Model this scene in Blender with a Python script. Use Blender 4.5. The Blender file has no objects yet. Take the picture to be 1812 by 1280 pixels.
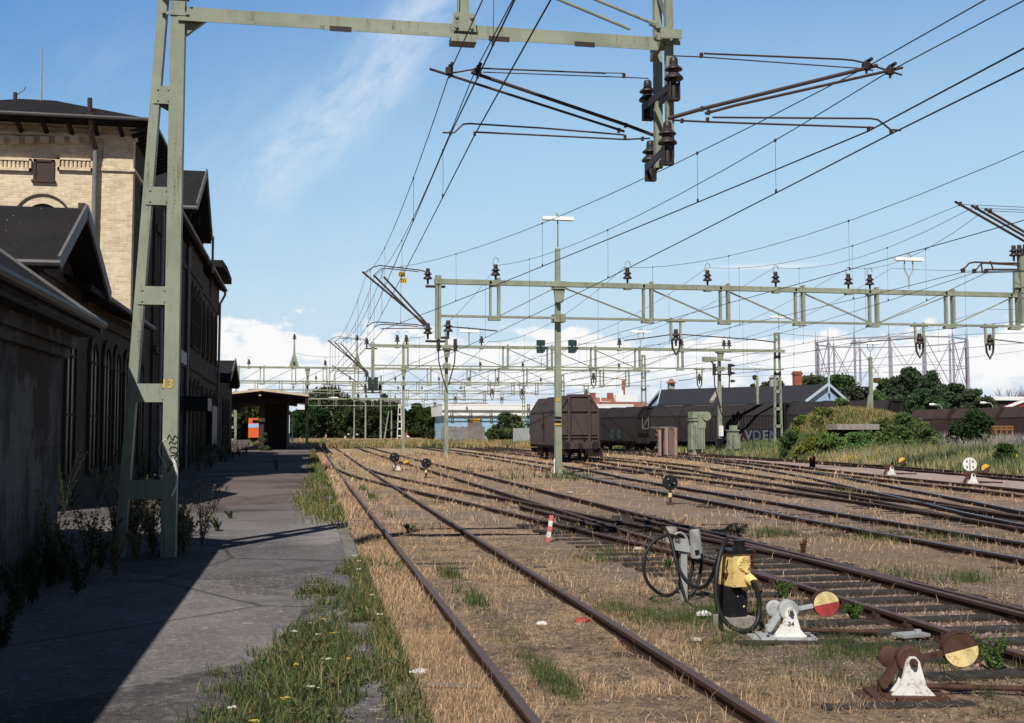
import bpy, math, random
import numpy as np
from mathutils import Vector, Matrix
random.seed(7)
rng = np.random.default_rng(11)
sc = bpy.context.scene
col = sc.collection
R_ = math.radians

# ------------------------------------------------------------------ camera survey
# world: +Y runs along the tracks, +X to the right, ground z=0, rail heads z=.12, platform z=.35
F_, CX, CY, HOR, VPX, CZ = 2000., 906., 640., 762., 540., 1.92
PIT = math.atan((HOR-CY)/F_)
YAW = math.atan((CX-VPX)/math.hypot(F_, HOR-CY))
RV = Vector((math.cos(YAW), -math.sin(YAW), 0))
F0 = Vector((math.sin(YAW), math.cos(YAW), 0))
FV = F0*math.cos(PIT)+Vector((0, 0, math.sin(PIT)))
UV = -F0*math.sin(PIT)+Vector((0, 0, math.cos(PIT)))
EYE = Vector((0, 0, CZ))
def ray(px, py): return FV+RV*((px-CX)/F_)-UV*((py-CY)/F_)
def az(px, py, z=0.):
    d = ray(px, py); return EYE+d*((z-CZ)/d.z)
def ay(px, py, y):
    d = ray(px, py); return EYE+d*(y/d.y)
def ax(px, py, x):
    d = ray(px, py); return EYE+d*(x/d.x)
cam = bpy.data.cameras.new('camera'); camo = bpy.data.objects.new('camera', cam); col.objects.link(camo)
camo.location = EYE
camo.rotation_euler = Matrix((RV, UV, -FV)).transposed().to_euler()
cam.sensor_width = 36; cam.lens = 36*F_/1812; cam.clip_end = 5000; cam.clip_start = .05
sc.camera = camo

# ------------------------------------------------------------------ node helper / materials
class G:
    def __init__(s, tree): s.t = tree; s.n = tree.nodes; s.l = tree.links
    def set(s, sock, v):
        if isinstance(v, bpy.types.NodeSocket): s.l.new(v, sock)
        elif v is not None:
            if hasattr(sock, 'default_value'):
                dv = sock.default_value
                if hasattr(dv, '__len__') and not isinstance(v, (tuple, list)): v = (v,)*len(dv)
                if hasattr(dv, '__len__') and len(dv) == 4 and len(v) == 3: v = tuple(v)+(1,)
                sock.default_value = v
    def node(s, typ, out=0, props=None, **ins):
        n = s.n.new(typ)
        for k, v in (props or {}).items(): setattr(n, k, v)
        for k, v in ins.items():
            if k.startswith('i') and k[1:].isdigit(): s.set(n.inputs[int(k[1:])], v)
            else: s.set(n.inputs[k.replace('_', ' ')], v)
        return n.outputs[out]
    def m(s, op, a, b=None, c=None):
        n = s.n.new('ShaderNodeMath'); n.operation = op
        for i, v in enumerate((a, b, c)):
            if v is not None: s.set(n.inputs[i], v)
        return n.outputs[0]
    def mix(s, f, a, b, typ='MIX'):
        n = s.n.new('ShaderNodeMix'); n.data_type = 'RGBA'; n.blend_type = typ
        s.set(n.inputs[0], f); s.set(n.inputs[6], a); s.set(n.inputs[7], b); return n.outputs[2]
    def noise(s, vec, scale, detail=4, rough=.55, out=0, dist=0):
        return s.node('ShaderNodeTexNoise', out, Vector=vec, Scale=scale, Detail=detail, Roughness=rough, Distortion=dist)
    def ramp(s, f, *stops):
        n = s.n.new('ShaderNodeValToRGB'); e = n.color_ramp.elements
        while len(e) < len(stops): e.new(.5)
        for el, (p, c) in zip(e, stops):
            el.position = p; el.color = (c, c, c, 1) if not isinstance(c, tuple) else c+(1,)
        s.set(n.inputs[0], f); return n.outputs[0]
    def ss(s, x, a, b):
        n = s.n.new('ShaderNodeMapRange'); n.interpolation_type = 'SMOOTHSTEP'
        s.set(n.inputs[0], x); s.set(n.inputs[1], a); s.set(n.inputs[2], b); return n.outputs[0]
    def vec(s, x, y, z): return s.node('ShaderNodeCombineXYZ', 0, X=x, Y=y, Z=z)
    def sep(s, v):
        n = s.n.new('ShaderNodeSeparateXYZ'); s.set(n.inputs[0], v); return n.outputs
    def bump(s, h, st=.3, d=.02): return s.node('ShaderNodeBump', 0, Strength=st, Distance=d, Height=h)
MATS = {}
def newmat(name):
    m = bpy.data.materials.new(name); m.use_nodes = True
    g = G(m.node_tree); b = g.n['Principled BSDF']; MATS[name] = m
    g.b = b; g.pos = g.node('ShaderNodeNewGeometry'); g.m_ = m
    b.inputs['Specular IOR Level'].default_value = .3
    return m, g
def worn(name, c, c2=None, rough=.6, scale=3, amt=.5, metal=0, dirt=(.05, .035, .025), dirtamt=.25, bump=.1, fine=40):
    m, g = newmat(name)
    n1 = g.noise(g.pos, scale, 6, .65); n2 = g.noise(g.pos, fine, 3, .6)
    c2 = c2 or tuple(x*.72 for x in c)
    k = g.mix(g.m('MULTIPLY', g.ss(n1, .35, .7), amt), c, c2)
    d = g.m('MULTIPLY', g.ss(g.m('ADD', g.m('MULTIPLY', n1, .5), g.m('MULTIPLY', n2, .5)), .52, .66), dirtamt)
    k = g.mix(d, k, dirt)
    g.set(g.b.inputs['Base Color'], k); g.set(g.b.inputs['Roughness'], rough); g.set(g.b.inputs['Metallic'], metal)
    if bump: g.set(g.b.inputs['Normal'], g.bump(n2, bump, .01))
    return m
def attr_mat(name, rough=.9, trans=.25):
    m, g = newmat(name)
    a = g.node('ShaderNodeAttribute', 0, props={'attribute_name': 'Col'})
    g.set(g.b.inputs['Base Color'], a); g.set(g.b.inputs['Roughness'], rough); g.b.inputs['Specular IOR Level'].default_value = .1
    t = g.node('ShaderNodeBsdfTranslucent', 0, Color=a)
    mx = g.node('ShaderNodeMixShader', 0, i0=trans, i1=g.b.outputs[0], i2=t)
    g.l.new(mx, g.n['Material Output'].inputs[0]); return m

def steel_paint():
    m, g = newmat('grey_green_paint'); x, y, z = g.sep(g.pos)
    n1 = g.noise(g.pos, 1.6, 6, .65); n2 = g.noise(g.pos, 45, 3, .6); st = g.noise(g.vec(g.m('MULTIPLY', x, 14.), g.m('MULTIPLY', y, 14.), g.m('MULTIPLY', z, .9)), 1., 5, .65)
    k = g.mix(g.ss(n1, .35, .7), (.30, .33, .255), (.225, .25, .19)); k = g.mix(g.m('MULTIPLY', g.ss(st, .54, .72), .45), k, (.14, .125, .09))
    rust = g.m('MULTIPLY', g.ss(g.m('ADD', g.m('MULTIPLY', st, .55), g.m('MULTIPLY', n2, .45)), .56, .64), .75); k = g.mix(rust, k, (.10, .05, .03))
    k = g.mix(g.m('MULTIPLY', g.ss(n2, .6, .72), .35), k, (.40, .42, .35))
    g.set(g.b.inputs['Base Color'], k); g.set(g.b.inputs['Roughness'], g.m('ADD', .5, g.m('MULTIPLY', st, .2))); g.set(g.b.inputs['Normal'], g.bump(n2, .12, .01)); return m
GREEN = steel_paint()
GREEN2 = worn('pale_green_paint', (.27, .31, .23), (.2, .235, .17), .6, 1.5, .7, dirtamt=.45)
DGREEN = worn('dark_green_sheet', (.02, .05, .048), (.014, .036, .036), .6, 2, .5, dirtamt=.1)
DARK = worn('dark_steel', (.045, .035, .033), (.03, .022, .02), .55, 4, .6, dirtamt=.2)
RODM = worn('brown_tube', (.075, .045, .038), (.045, .03, .028), .5, 8, .7, dirt=(.16, .08, .045), dirtamt=.45)
PORC = worn('brown_porcelain', (.045, .034, .038), (.03, .023, .026), .45, 5, .4, dirtamt=.15, bump=0)
WIRE = worn('wire', (.028, .026, .03), None, .6, 5, .3, dirtamt=0, bump=0)
ZINC = worn('zinc', (.36, .37, .38), (.25, .26, .27), .5, 6, .6, dirtamt=.35, dirt=(.16, .13, .11))
WHITE = worn('white_paint', (.8, .79, .77), (.62, .6, .57), .6, 9, .6, dirt=(.16, .09, .06), dirtamt=.8, bump=.3)
LAMPW = worn('lamp_white', (.82, .84, .86), (.7, .72, .75), .4, 3, .3, dirtamt=.1)
BOXY = worn('box_yellow', (.80, .60, .24), (.70, .50, .18), .55, 9, .5, dirt=(.16, .08, .04), dirtamt=.75, bump=.25)
YEL = worn('yellow_paint', (.72, .46, .06), (.6, .36, .05), .5, 9, .6, dirt=(.1, .06, .03), dirtamt=.4)
PALEY = worn('pale_yellow_paint', (.80, .66, .33), (.72, .54, .24), .6, 9, .6, dirt=(.22, .11, .05), dirtamt=.75, bump=.25)
RED = worn('faded_red_paint', (.42, .06, .06), (.36, .05, .05), .55, 9, .5, dirtamt=.2)
PINK = worn('pink_paint', (.72, .16, .2), (.62, .12, .16), .6, 9, .5, dirtamt=.2)
ORANGE = worn('orange_paint', (.75, .13, .03), (.6, .1, .03), .5, 2, .5, dirtamt=.2)
BLUE = worn('pale_blue_boards', (.36, .5, .72), (.28, .4, .6), .7, 3, .6, dirtamt=.2)
BLUEW = worn('blue_wall', (.32, .5, .66), (.25, .42, .6), .7, 1, .6, dirtamt=.2)
BLACK = worn('black_paint', (.012, .012, .014), (.02, .02, .022), .45, 6, .6, dirtamt=.2, dirt=(.06, .055, .05))
RUBBER = worn('black_rubber', (.014, .014, .015), (.03, .03, .03), .5, 9, .5, dirtamt=.25, dirt=(.07, .06, .05))
RAILM = worn('rail_side', (.055, .03, .024), (.035, .022, .02), .75, 6, .7, dirt=(.12, .06, .035), dirtamt=.5)
RAILT = worn('rail_head_rust', (.12, .075, .062), (.085, .055, .05), .5, 9, .6, dirt=(.05, .03, .025), dirtamt=.4, metal=.2)
RAILS = worn('rail_head_polished', (.2, .2, .23), (.14, .14, .16), .32, 9, .6, dirt=(.08, .055, .045), dirtamt=.35, metal=.7)
SLEEP = worn('creosote_wood', (.032, .027, .026), (.055, .045, .04), .85, 7, .8, dirt=(.11, .09, .075), dirtamt=.5, bump=.5)
RUST = worn('rust', (.085, .04, .026), (.05, .03, .024), .8, 12, .7, dirt=(.16, .08, .04), dirtamt=.5, bump=.3)
WAG = worn('wagon_brown', (.072, .053, .05), (.05, .038, .037), .65, 1.4, .9, dirt=(.15, .13, .125), dirtamt=.55)
WAGR = worn('wagon_roof', (.05, .037, .036), (.034, .027, .028), .7, 1.2, .8, dirt=(.1, .08, .07), dirtamt=.4)
WAGD = worn('wagon_far', (.024, .019, .021), (.017, .014, .016), .75, 1., .8, dirt=(.06, .045, .04), dirtamt=.4)
WAGDR = worn('wagon_far_roof', (.026, .022, .025), (.019, .016, .019), .75, .8, .8, dirt=(.05, .042, .04), dirtamt=.4)
UNDER = worn('underframe', (.018, .014, .013), None, .8, 4, .5, dirt=(.06, .04, .03), dirtamt=.3)
def tar_roof():
    m, g = newmat('tar_roof'); n = g.noise(g.pos, 1.1, 6, .65); n2 = g.noise(g.pos, 25, 4, .65)
    k = g.mix(n, (.010, .010, .012), (.030, .028, .030)); k = g.mix(g.m('MULTIPLY', g.ss(n2, .5, .75), .45), k, (.055, .052, .052))
    v = g.n.new('ShaderNodeTexVoronoi'); v.inputs['Scale'].default_value = 5.5; g.set(v.inputs['Vector'], g.pos)
    k = g.mix(g.m('MULTIPLY', g.ss(v.outputs[0], .10, .04), g.ss(g.noise(g.pos, .9, 3), .47, .6)), k, (.36, .36, .35))
    g.set(g.b.inputs['Base Color'], k); g.b.inputs['Roughness'].default_value = .9; g.b.inputs['Specular IOR Level'].default_value = .12; g.set(g.b.inputs['Normal'], g.bump(n2, .6, .015)); return m
TAR = tar_roof()
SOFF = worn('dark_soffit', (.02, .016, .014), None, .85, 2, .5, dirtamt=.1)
TRIM = worn('grey_trim', (.15, .145, .15), (.10, .095, .10), .6, 5, .6, dirtamt=.3)
GUTT = worn('grey_downpipe', (.2, .19, .21), (.15, .14, .16), .5, 3, .6, dirtamt=.2)
GUTD = worn('dark_gutter', (.055, .05, .055), (.035, .033, .036), .5, 3, .6, dirtamt=.2)
BROWNP = worn('brown_panel', (.055, .032, .03), (.045, .028, .027), .6, 3, .5, dirtamt=.1)
GLASS = worn('dark_glass', (.007, .008, .01), None, .3, 2, .3, dirtamt=.3, dirt=(.02, .018, .016), bump=.05)
GLASS.node_tree.nodes['Principled BSDF'].inputs['Specular IOR Level'].default_value = .12
SASH = worn('dark_sash', (.018, .013, .012), None, .8, 3, .5, dirtamt=.2)
CONC = worn('concrete', (.34, .31, .27), (.24, .22, .2), .85, 5, .7, dirt=(.1, .09, .07), dirtamt=.5, bump=.4)
KERB = worn('weathered_kerb', (.21, .195, .175), (.13, .12, .105), .9, 4, .9, dirt=(.05, .045, .03), dirtamt=.8, bump=.6)
WSHEET = worn('white_sheet', (.8, .82, .83), (.72, .75, .77), .5, .25, .6, dirtamt=.08)
GREYW = worn('weathered_boards', (.24, .215, .2), (.17, .15, .14), .85, 1.5, .8, dirtamt=.4)
PINKW = worn('pink_render', (.36, .245, .215), (.28, .19, .165), .85, 2, .7, dirtamt=.3)
REDBR = worn('red_brick_far', (.33, .1, .06), (.24, .08, .05), .85, 3, .7, dirtamt=.3)
REDROOF = worn('red_tile_far', (.33, .14, .1), (.25, .11, .09), .85, 2, .7, dirtamt=.3)
GREYROOF = worn('grey_roof', (.17, .15, .15), (.12, .11, .11), .85, .8, .7, dirtamt=.3)
SHEDROOF = worn('shed_roof', (.03, .032, .042), (.022, .023, .03), .8, .6, .8, dirt=(.08, .075, .08), dirtamt=.3)
BARK = worn('bark', (.07, .055, .045), (.045, .035, .03), .9, 3, .7, dirtamt=.3)
GASO = worn('gasometer_steel_hazed', (.34, .34, .42), (.27, .27, .34), .7, .6, .6, dirt=(.24, .16, .14), dirtamt=.25)  # distance haze mixed into the steel colour
STONE = worn('pale_stone', (.45, .38, .33), (.3, .24, .2), .9, 8, .8, dirtamt=.4, bump=.5)
LEAF = attr_mat('leaf', .8, .3)
GRASS = attr_mat('grass_blade', .9, .3)

def brick(name, axis, c1, c2, mort, dark=1., plaster=None):
    m, g = newmat(name)
    x, y, z = g.sep(g.pos)
    v = g.vec(x if axis == 'x' else y, z, 0)
    n = g.n.new('ShaderNodeTexBrick'); n.offset = .5
    for k, val in (('Scale', 1.), ('Mortar Size', .007), ('Mortar Smooth', .3), ('Bias', -.1), ('Brick Width', .25), ('Row Height', .075)):
        n.inputs[k].default_value = val
    g.set(n.inputs['Vector'], v); g.set(n.inputs['Color1'], c1); g.set(n.inputs['Color2'], c2); g.set(n.inputs['Mortar'], mort)
    big = g.noise(g.pos, .7, 6, .65); fine = g.noise(g.pos, 8, 4, .6)
    k = g.mix(g.m('MULTIPLY', g.ss(fine, .3, .75), .45), n.outputs[0], tuple(.55*a for a in c1))
    k = g.mix(g.m('MULTIPLY', g.ss(big, .45, .75), .45), k, tuple(.5*a for a in c2))
    if plaster:
        pm = g.ss(g.m('ADD', g.noise(g.pos, .55, 5, .6), g.m('MULTIPLY', g.noise(g.pos, 6, 3), .12)), .5, .56)
        stre = g.noise(g.vec(g.m('MULTIPLY', y, 1.6), g.m('MULTIPLY', z, .7), x), 1.3, 6, .7)
        pc = g.mix(g.ss(stre, .42, .62), tuple(1.5*a for a in plaster), tuple(.4*a for a in plaster))
        k = g.mix(pm, k, pc)
    if dark != 1: k = g.mix(1., k, (dark,)*3, 'MULTIPLY')  # shade multiplied into the brick colour
    g.set(g.b.inputs['Base Color'], k); g.set(g.b.inputs['Roughness'], .9)
    g.set(g.b.inputs['Normal'], g.bump(g.m('SUBTRACT', g.m('MULTIPLY', fine, .4), n.outputs[1]), .6, .012))
    return m
BRY = brick('yellow_brick_front', 'x', (.82, .68, .47), (.60, .45, .30), (.88, .80, .68))
BRY_SHADE = brick('yellow_brick_shaded', 'y', (.15, .11, .075), (.11, .08, .05), (.12, .1, .08), dark=.45)  # same yellow brick, darkened to carry the shade of the track-facing walls
BRD = brick('plastered_brick_shaded', 'y', (.15, .1, .075), (.1, .07, .05), (.13, .1, .08), dark=.3, plaster=(.27, .245, .235))  # deep shade of the near wall put into its colour
BRDX = brick('plastered_brick_end', 'x', (.4, .27, .18), (.3, .2, .13), (.34, .28, .2))

# ------------------------------------------------------------------ mesh builder
class MB:
    def __init__(s): s.v = []; s.f = []; s.sm = []; s.mi = []; s.cur = 0
    def add(s, vs, fs, smooth=False):
        b = len(s.v); s.v += [tuple(v) for v in vs]
        for f in fs: s.f.append([b+i for i in f]); s.sm.append(smooth); s.mi.append(s.cur)
        return s
    def box(s, c, d, rot=None):
        x, y, z = (a/2 for a in d)
        vs = [Vector(p) for p in ((-x,-y,-z),(x,-y,-z),(x,y,-z),(-x,y,-z),(-x,-y,z),(x,-y,z),(x,y,z),(-x,y,z))]
        if rot is not None: vs = [rot @ v for v in vs]
        c = Vector(c)
        return s.add([v+c for v in vs], [(0,3,2,1),(4,5,6,7),(0,1,5,4),(1,2,6,5),(2,3,7,6),(3,0,4,7)])
    def bb(s, x0, x1, y0, y1, z0, z1): return s.box(((x0+x1)/2, (y0+y1)/2, (z0+z1)/2), (abs(x1-x0), abs(y1-y0), abs(z1-z0)))
    def bar(s, p, q, w, h=None, up=(0, 0, 1)):
        h = h or w; p = Vector(p); q = Vector(q); d = (q-p).normalized()
        u = Vector(up); a = d.cross(u)
        if a.length < 1e-3: a = d.cross(Vector((0, 1, 0)))
        a.normalize(); b = a.cross(d)
        o = [a*(w/2)*i+b*(h/2)*j for i, j in ((-1,-1),(1,-1),(1,1),(-1,1))]
        return s.add([p+k for k in o]+[q+k for k in o], [(0,1,2,3)[::-1],(4,5,6,7)]+[(i,(i+1)%4,4+(i+1)%4,4+i) for i in range(4)])
    def tube(s, pts, r, n=8, cap=True):
        pts = [Vector(p) for p in pts]; L = len(pts); rr = r if hasattr(r, '__len__') else [r]*L
        vs = []; ref = None
        for i, p in enumerate(pts):
            d = (pts[min(i+1, L-1)]-pts[max(i-1, 0)])
            if d.length < 1e-9: d = Vector((0, 0, 1))
            d.normalize()
            if ref is None: ref = Vector((0, 0, 1)) if abs(d.z) < .9 else Vector((1, 0, 0))
            a = d.cross(ref)
            if a.length < 1e-4: ref = Vector((0, 1, .1)); a = d.cross(ref)
            a.normalize(); b = d.cross(a); ref = a.cross(d)
            for k in range(n):
                t = 2*math.pi*k/n; vs.append(p+(a*math.cos(t)+b*math.sin(t))*rr[i])
        fs = [(i*n+k, i*n+(k+1)%n, (i+1)*n+(k+1)%n, (i+1)*n+k) for i in range(L-1) for k in range(n)]
        s.add(vs, fs, n > 4)
        if cap:
            b = len(s.v)-len(vs)
            s.f.append([b+k for k in range(n)][::-1]); s.f.append([b+(L-1)*n+k for k in range(n)]); s.sm += [False]*2; s.mi += [s.cur]*2
        return s
    def cyl(s, p, q, r, n=16): return s.tube([p, q], r, n)
    def lathe(s, prof, o=(0, 0, 0), n=16, axis='z'):
        vs = []
        for r, h in prof:
            for k in range(n):
                t = 2*math.pi*k/n; a, b = r*math.cos(t), r*math.sin(t)
                vs.append({'z': (o[0]+a, o[1]+b, o[2]+h), 'y': (o[0]+a, o[1]+h, o[2]+b), 'x': (o[0]+h, o[1]+a, o[2]+b)}[axis])
        L = len(prof)
        return s.add(vs, [(i*n+k, i*n+(k+1)%n, (i+1)*n+(k+1)%n, (i+1)*n+k) for i in range(L-1) for k in range(n)], True)
    def prism(s, poly, axis, a, b):
        """poly of 2-D points extruded along axis from a to b"""
        def P(p, t): return {'x': (t, p[0], p[1]), 'y': (p[0], t, p[1]), 'z': (p[0], p[1], t)}[axis]
        n = len(poly)
        return s.add([P(p, a) for p in poly]+[P(p, b) for p in poly], [tuple(range(n))[::-1], tuple(range(n, 2*n))]+[(i,(i+1)%n,n+(i+1)%n,n+i) for i in range(n)])
    def ring(s, o, r0, r1, a0, a1, axis, t0, t1, n=16):
        """flat arch (r0..r1) in the plane across axis, thickness t0..t1"""
        vs = []
        for i in range(n+1):
            t = a0+(a1-a0)*i/n
            for r in (r0, r1):
                for tt in (t0, t1):
                    u, w = o[0]+r*math.cos(t), o[1]+r*math.sin(t)
                    vs.append((u, tt, w) if axis == 'y' else (tt, u, w))
        fs = []
        for i in range(n):
            a = 4*i; b = a+4
            fs += [(a, a+2, b+2, b), (a+1, b+1, b+3, a+3), (a+2, a+3, b+3, b+2), (a, b, b+1, a+1)]
        fs += [(0, 1, 3, 2), (4*n, 4*n+2, 4*n+3, 4*n+1)]
        return s.add(vs, fs)
    def mesh(s, name, mats):
        me = bpy.data.meshes.new(name); me.from_pydata(s.v, [], s.f); 
        for m in (mats if isinstance(mats, (list, tuple)) else [mats]): me.materials.append(m)
        me.polygons.foreach_set('use_smooth', s.sm); me.polygons.foreach_set('material_index', s.mi)
        me.update(); me.set_sharp_from_angle(angle=R_(42)); return me
    def pieces(s):
        """builders for the separate pieces of this one (touching shapes stay together)"""
        par = list(range(len(s.v)))
        def f(a):
            while par[a] != a: par[a] = par[par[a]]; a = par[a]
            return a
        for fc in s.f:
            for k in fc[1:]: par[f(fc[0])] = f(k)
        isl = {}
        for i in range(len(s.v)): isl.setdefault(f(i), []).append(i)
        keys = list(isl); bb = [(np.min([s.v[i] for i in isl[k]], 0)-.01, np.max([s.v[i] for i in isl[k]], 0)+.01) for k in keys]; p = list(range(len(keys)))
        def g_(a):
            while p[a] != a: a = p[a]
            return a
        for i in range(len(keys)):
            for j in range(i):
                if np.all(bb[i][0] <= bb[j][1]) and np.all(bb[j][0] <= bb[i][1]): p[g_(i)] = g_(j)
        lab = {}
        for i, k in enumerate(keys):
            for v in isl[k]: lab[v] = g_(i)
        out = {}
        for fc, sm, mi in zip(s.f, s.sm, s.mi):
            m = out.setdefault(lab[fc[0]], (MB(), {}))
            b, mp = m
            for v in fc:
                if v not in mp: mp[v] = len(b.v); b.v.append(s.v[v])
            b.f.append([mp[v] for v in fc]); b.sm.append(sm); b.mi.append(mi)
        return [m[0] for m in out.values()]
    SPLIT = {'rafter_ends': 'rafter_end', 'droppers': 'dropper', 'batten_plates': 'batten_plate', 'downpipe': 'downpipe', 'wire_clamp': 'wire_clamp', 'beam_slots': 'beam_slot', 'gusset': 'gusset', 'string_course': 'string_course', 'joint_plate': 'joint_plate', 'number_band': 'number_band', 'bracket': 'bracket', 'door': 'door', 'brace': 'brace', 'hanger': 'hanger', 'gable_brackets': 'gable_bracket', 'gutter': 'gutter', 'insulator_bracket': 'insulator_bracket', 'side_beam': 'side_beam', 'slots': 'slot', 'lenses': 'lens', 'rivets': 'rivet', 'steps_and_handles': 'step', 'white_marks': 'white_mark', 'insulator_post': 'insulator_post', 'verge_trim': 'verge_trim', 'corrugated': 'x', 'cornice': 'cornice', 'soffit': 'soffit', 'stand': 'stand_plate', 'bolts': 'bolt'}
    def build(s, name, mats, parent=None, local=False):
        """one mesh object; coordinates are world ones unless local (then relative to the parent)"""
        if parent is not None and name in MB.SPLIT:
            ps = s.pieces()
            if len(ps) > 1: return [p_.build2(MB.SPLIT[name], mats, parent, local) for p_ in ps][0]
        return s.build2(name, mats, parent, local)
    def build2(s, name, mats, parent=None, local=False):
        if parent is not None and not local:
            o = wloc(parent); s.v = [(a-o.x, b-o.y, c-o.z) for a, b, c in s.v]
        return link(name, s.mesh(name, mats), parent)
def wloc(o):
    v = Vector((0, 0, 0))
    while o is not None: v = v+o.location; o = o.parent
    return v
def link(name, me, parent=None, loc=(0, 0, 0), rot=(0, 0, 0), scale=(1, 1, 1)):
    o = bpy.data.objects.new(name, me); col.objects.link(o); o.parent = parent
    o.location = loc; o.rotation_euler = rot; o.scale = scale; return o
def tag(o, label=None, cat=None, group=None, kind=None):
    for k, v in (('label', label), ('category', cat), ('group', group), ('kind', kind)):
        if v: o[k] = v
    return o
def thing(name, label, cat, loc=(0, 0, 0), rotz=0, group=None):
    o = bpy.data.objects.new(name, None); col.objects.link(o); o.location = loc; o.rotation_euler = (0, 0, rotz)
    o.empty_display_size = .2
    return tag(o, label, cat, group)
def dup(root, loc, rotz, label, group=None):
    r = root.copy(); col.objects.link(r); r.location = loc; r.rotation_euler = (0, 0, rotz)
    tag(r, label, None, group)
    for ch in root.children:
        c = ch.copy(); col.objects.link(c); c.parent = r
        for gch in ch.children:
            d = gch.copy(); col.objects.link(d); d.parent = c
    return r
def text_mesh(body, size, mat, extrude=.002, bold=0., name='lettering'):
    cu = bpy.data.curves.new('t', 'FONT'); cu.body = body; cu.size = size; cu.extrude = extrude; cu.offset = bold
    cu.align_x = 'CENTER'; cu.align_y = 'CENTER'; cu.resolution_u = 3
    o = bpy.data.objects.new('t', cu); col.objects.link(o)
    dg = bpy.context.evaluated_depsgraph_get(); dg.update()
    me = bpy.data.meshes.new_from_object(o.evaluated_get(dg)); bpy.data.objects.remove(o); bpy.data.curves.remove(cu)
    me.name = name; me.materials.clear(); me.materials.append(mat); return me
def smooth_path(pts, step=1.5):
    """Catmull-Rom through 2-D (x, y) points ordered by y"""
    P = [pts[0]]+list(pts)+[pts[-1]]; out = []
    for i in range(1, len(P)-2):
        p0, p1, p2, p3 = (np.array(p, float) for p in P[i-1:i+3])
        n = max(2, int(np.linalg.norm(p2-p1)/step))
        for k in range(n):
            t = k/n
            out.append(tuple(.5*((2*p1)+(-p0+p2)*t+(2*p0-5*p1+4*p2-p3)*t*t+(-p0+3*p1-3*p2+p3)*t**3)))
    out.append(tuple(pts[-1])); return out
# ------------------------------------------------------------------ light and sky
SUN_EL, SHAD_AZ = R_(46.5), R_(28.5)        # shadows fall 28.5 degrees right of +Y
sl = bpy.data.lights.new('sun', 'SUN'); sl.energy = 5.; sl.angle = R_(.53); sl.color = (1, .95, .86)
so = bpy.data.objects.new('sun', sl); col.objects.link(so)
sd = Vector((math.sin(SHAD_AZ)*math.cos(SUN_EL), math.cos(SHAD_AZ)*math.cos(SUN_EL), -math.sin(SUN_EL)))
so.rotation_euler = sd.to_track_quat('-Z', 'Y').to_euler()
w = bpy.data.worlds.new('World'); sc.world = w; w.use_nodes = True
g = G(w.node_tree)
sky = g.n.new('ShaderNodeTexSky'); sky.sky_type = 'NISHITA'; sky.sun_disc = False
sky.sun_elevation = SUN_EL; sky.sun_rotation = R_(180+28.5); sky.altitude = 0; sky.air_density = 1.; sky.dust_density = .6; sky.ozone_density = 1.5
tc = g.node('ShaderNodeTexCoord', 0)
X, Y, Z = g.sep(tc)
DEG = 180/math.pi
el = g.m('MULTIPLY', g.m('ARCSINE', Z), DEG)
azd = g.m('MULTIPLY', g.m('ARCTAN2', X, Y), DEG)
# clear part: pale at the horizon, blackened overhead to cut the fill light in shadows
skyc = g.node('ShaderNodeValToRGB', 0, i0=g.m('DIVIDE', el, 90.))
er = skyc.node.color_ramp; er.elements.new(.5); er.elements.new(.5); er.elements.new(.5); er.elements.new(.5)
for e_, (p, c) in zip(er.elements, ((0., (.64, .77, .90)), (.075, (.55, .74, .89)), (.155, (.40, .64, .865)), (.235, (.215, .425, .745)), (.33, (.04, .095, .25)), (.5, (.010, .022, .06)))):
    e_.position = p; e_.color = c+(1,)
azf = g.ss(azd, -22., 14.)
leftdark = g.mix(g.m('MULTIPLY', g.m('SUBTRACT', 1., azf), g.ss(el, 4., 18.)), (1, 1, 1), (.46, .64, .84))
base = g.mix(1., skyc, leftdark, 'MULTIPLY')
off_ = g.m('MULTIPLY', g.ss(g.m('ABSOLUTE', g.m('SUBTRACT', azd, 12.)), 34., 85.), .72)  # sky to the sides and behind dimmed to weaken the fill light
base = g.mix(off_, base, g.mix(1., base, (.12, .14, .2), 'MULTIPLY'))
nis = g.mix(1., sky.outputs[0], (.1,)*3, 'MULTIPLY')
base = g.mix(.06, base, nis)
# cumulus bank along the horizon
p3 = g.vec(g.m('MULTIPLY', azd, .2), g.m('MULTIPLY', el, .34), 3.7)
b1 = g.noise(p3, .8, 2, .5); b2 = g.noise(p3, 2.6, 7, .62); b3 = g.noise(g.vec(g.m('MULTIPLY', azd, .09), 0., 1.2), 1., 2)
top = g.m('ADD', g.m('ADD', 4.0, g.m('MULTIPLY', g.m('SUBTRACT', b1, .5), 4.)), g.m('ADD', g.m('MULTIPLY', g.m('SUBTRACT', b2, .5), 5.), g.m('MULTIPLY', b3, 2.2)))
h_ = g.m('SUBTRACT', top, el)
cm = g.m('MULTIPLY', g.m('MULTIPLY', g.ss(h_, -.12, .6), g.ss(el, -1, .6)), g.ss(g.m('ABSOLUTE', g.m('SUBTRACT', azd, 12.)), 95., 50.))
inner = g.noise(g.vec(g.m('MULTIPLY', azd, .2), g.m('MULTIPLY', el, .55), 9.), 1.9, 6, .6)
lit = g.m('MULTIPLY', g.ss(g.m('ADD', inner, g.m('MULTIPLY', g.m('SUBTRACT', 2.8, h_), .09)), .34, .58), g.ss(el, .2, 2.6))
cc = g.mix(lit, (.66, .74, .88), (.96, .96, .96))
op = g.m('MULTIPLY', cm, g.m('ADD', .60, g.m('MULTIPLY', lit, .38)))
c1 = g.mix(op, base, cc)
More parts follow.
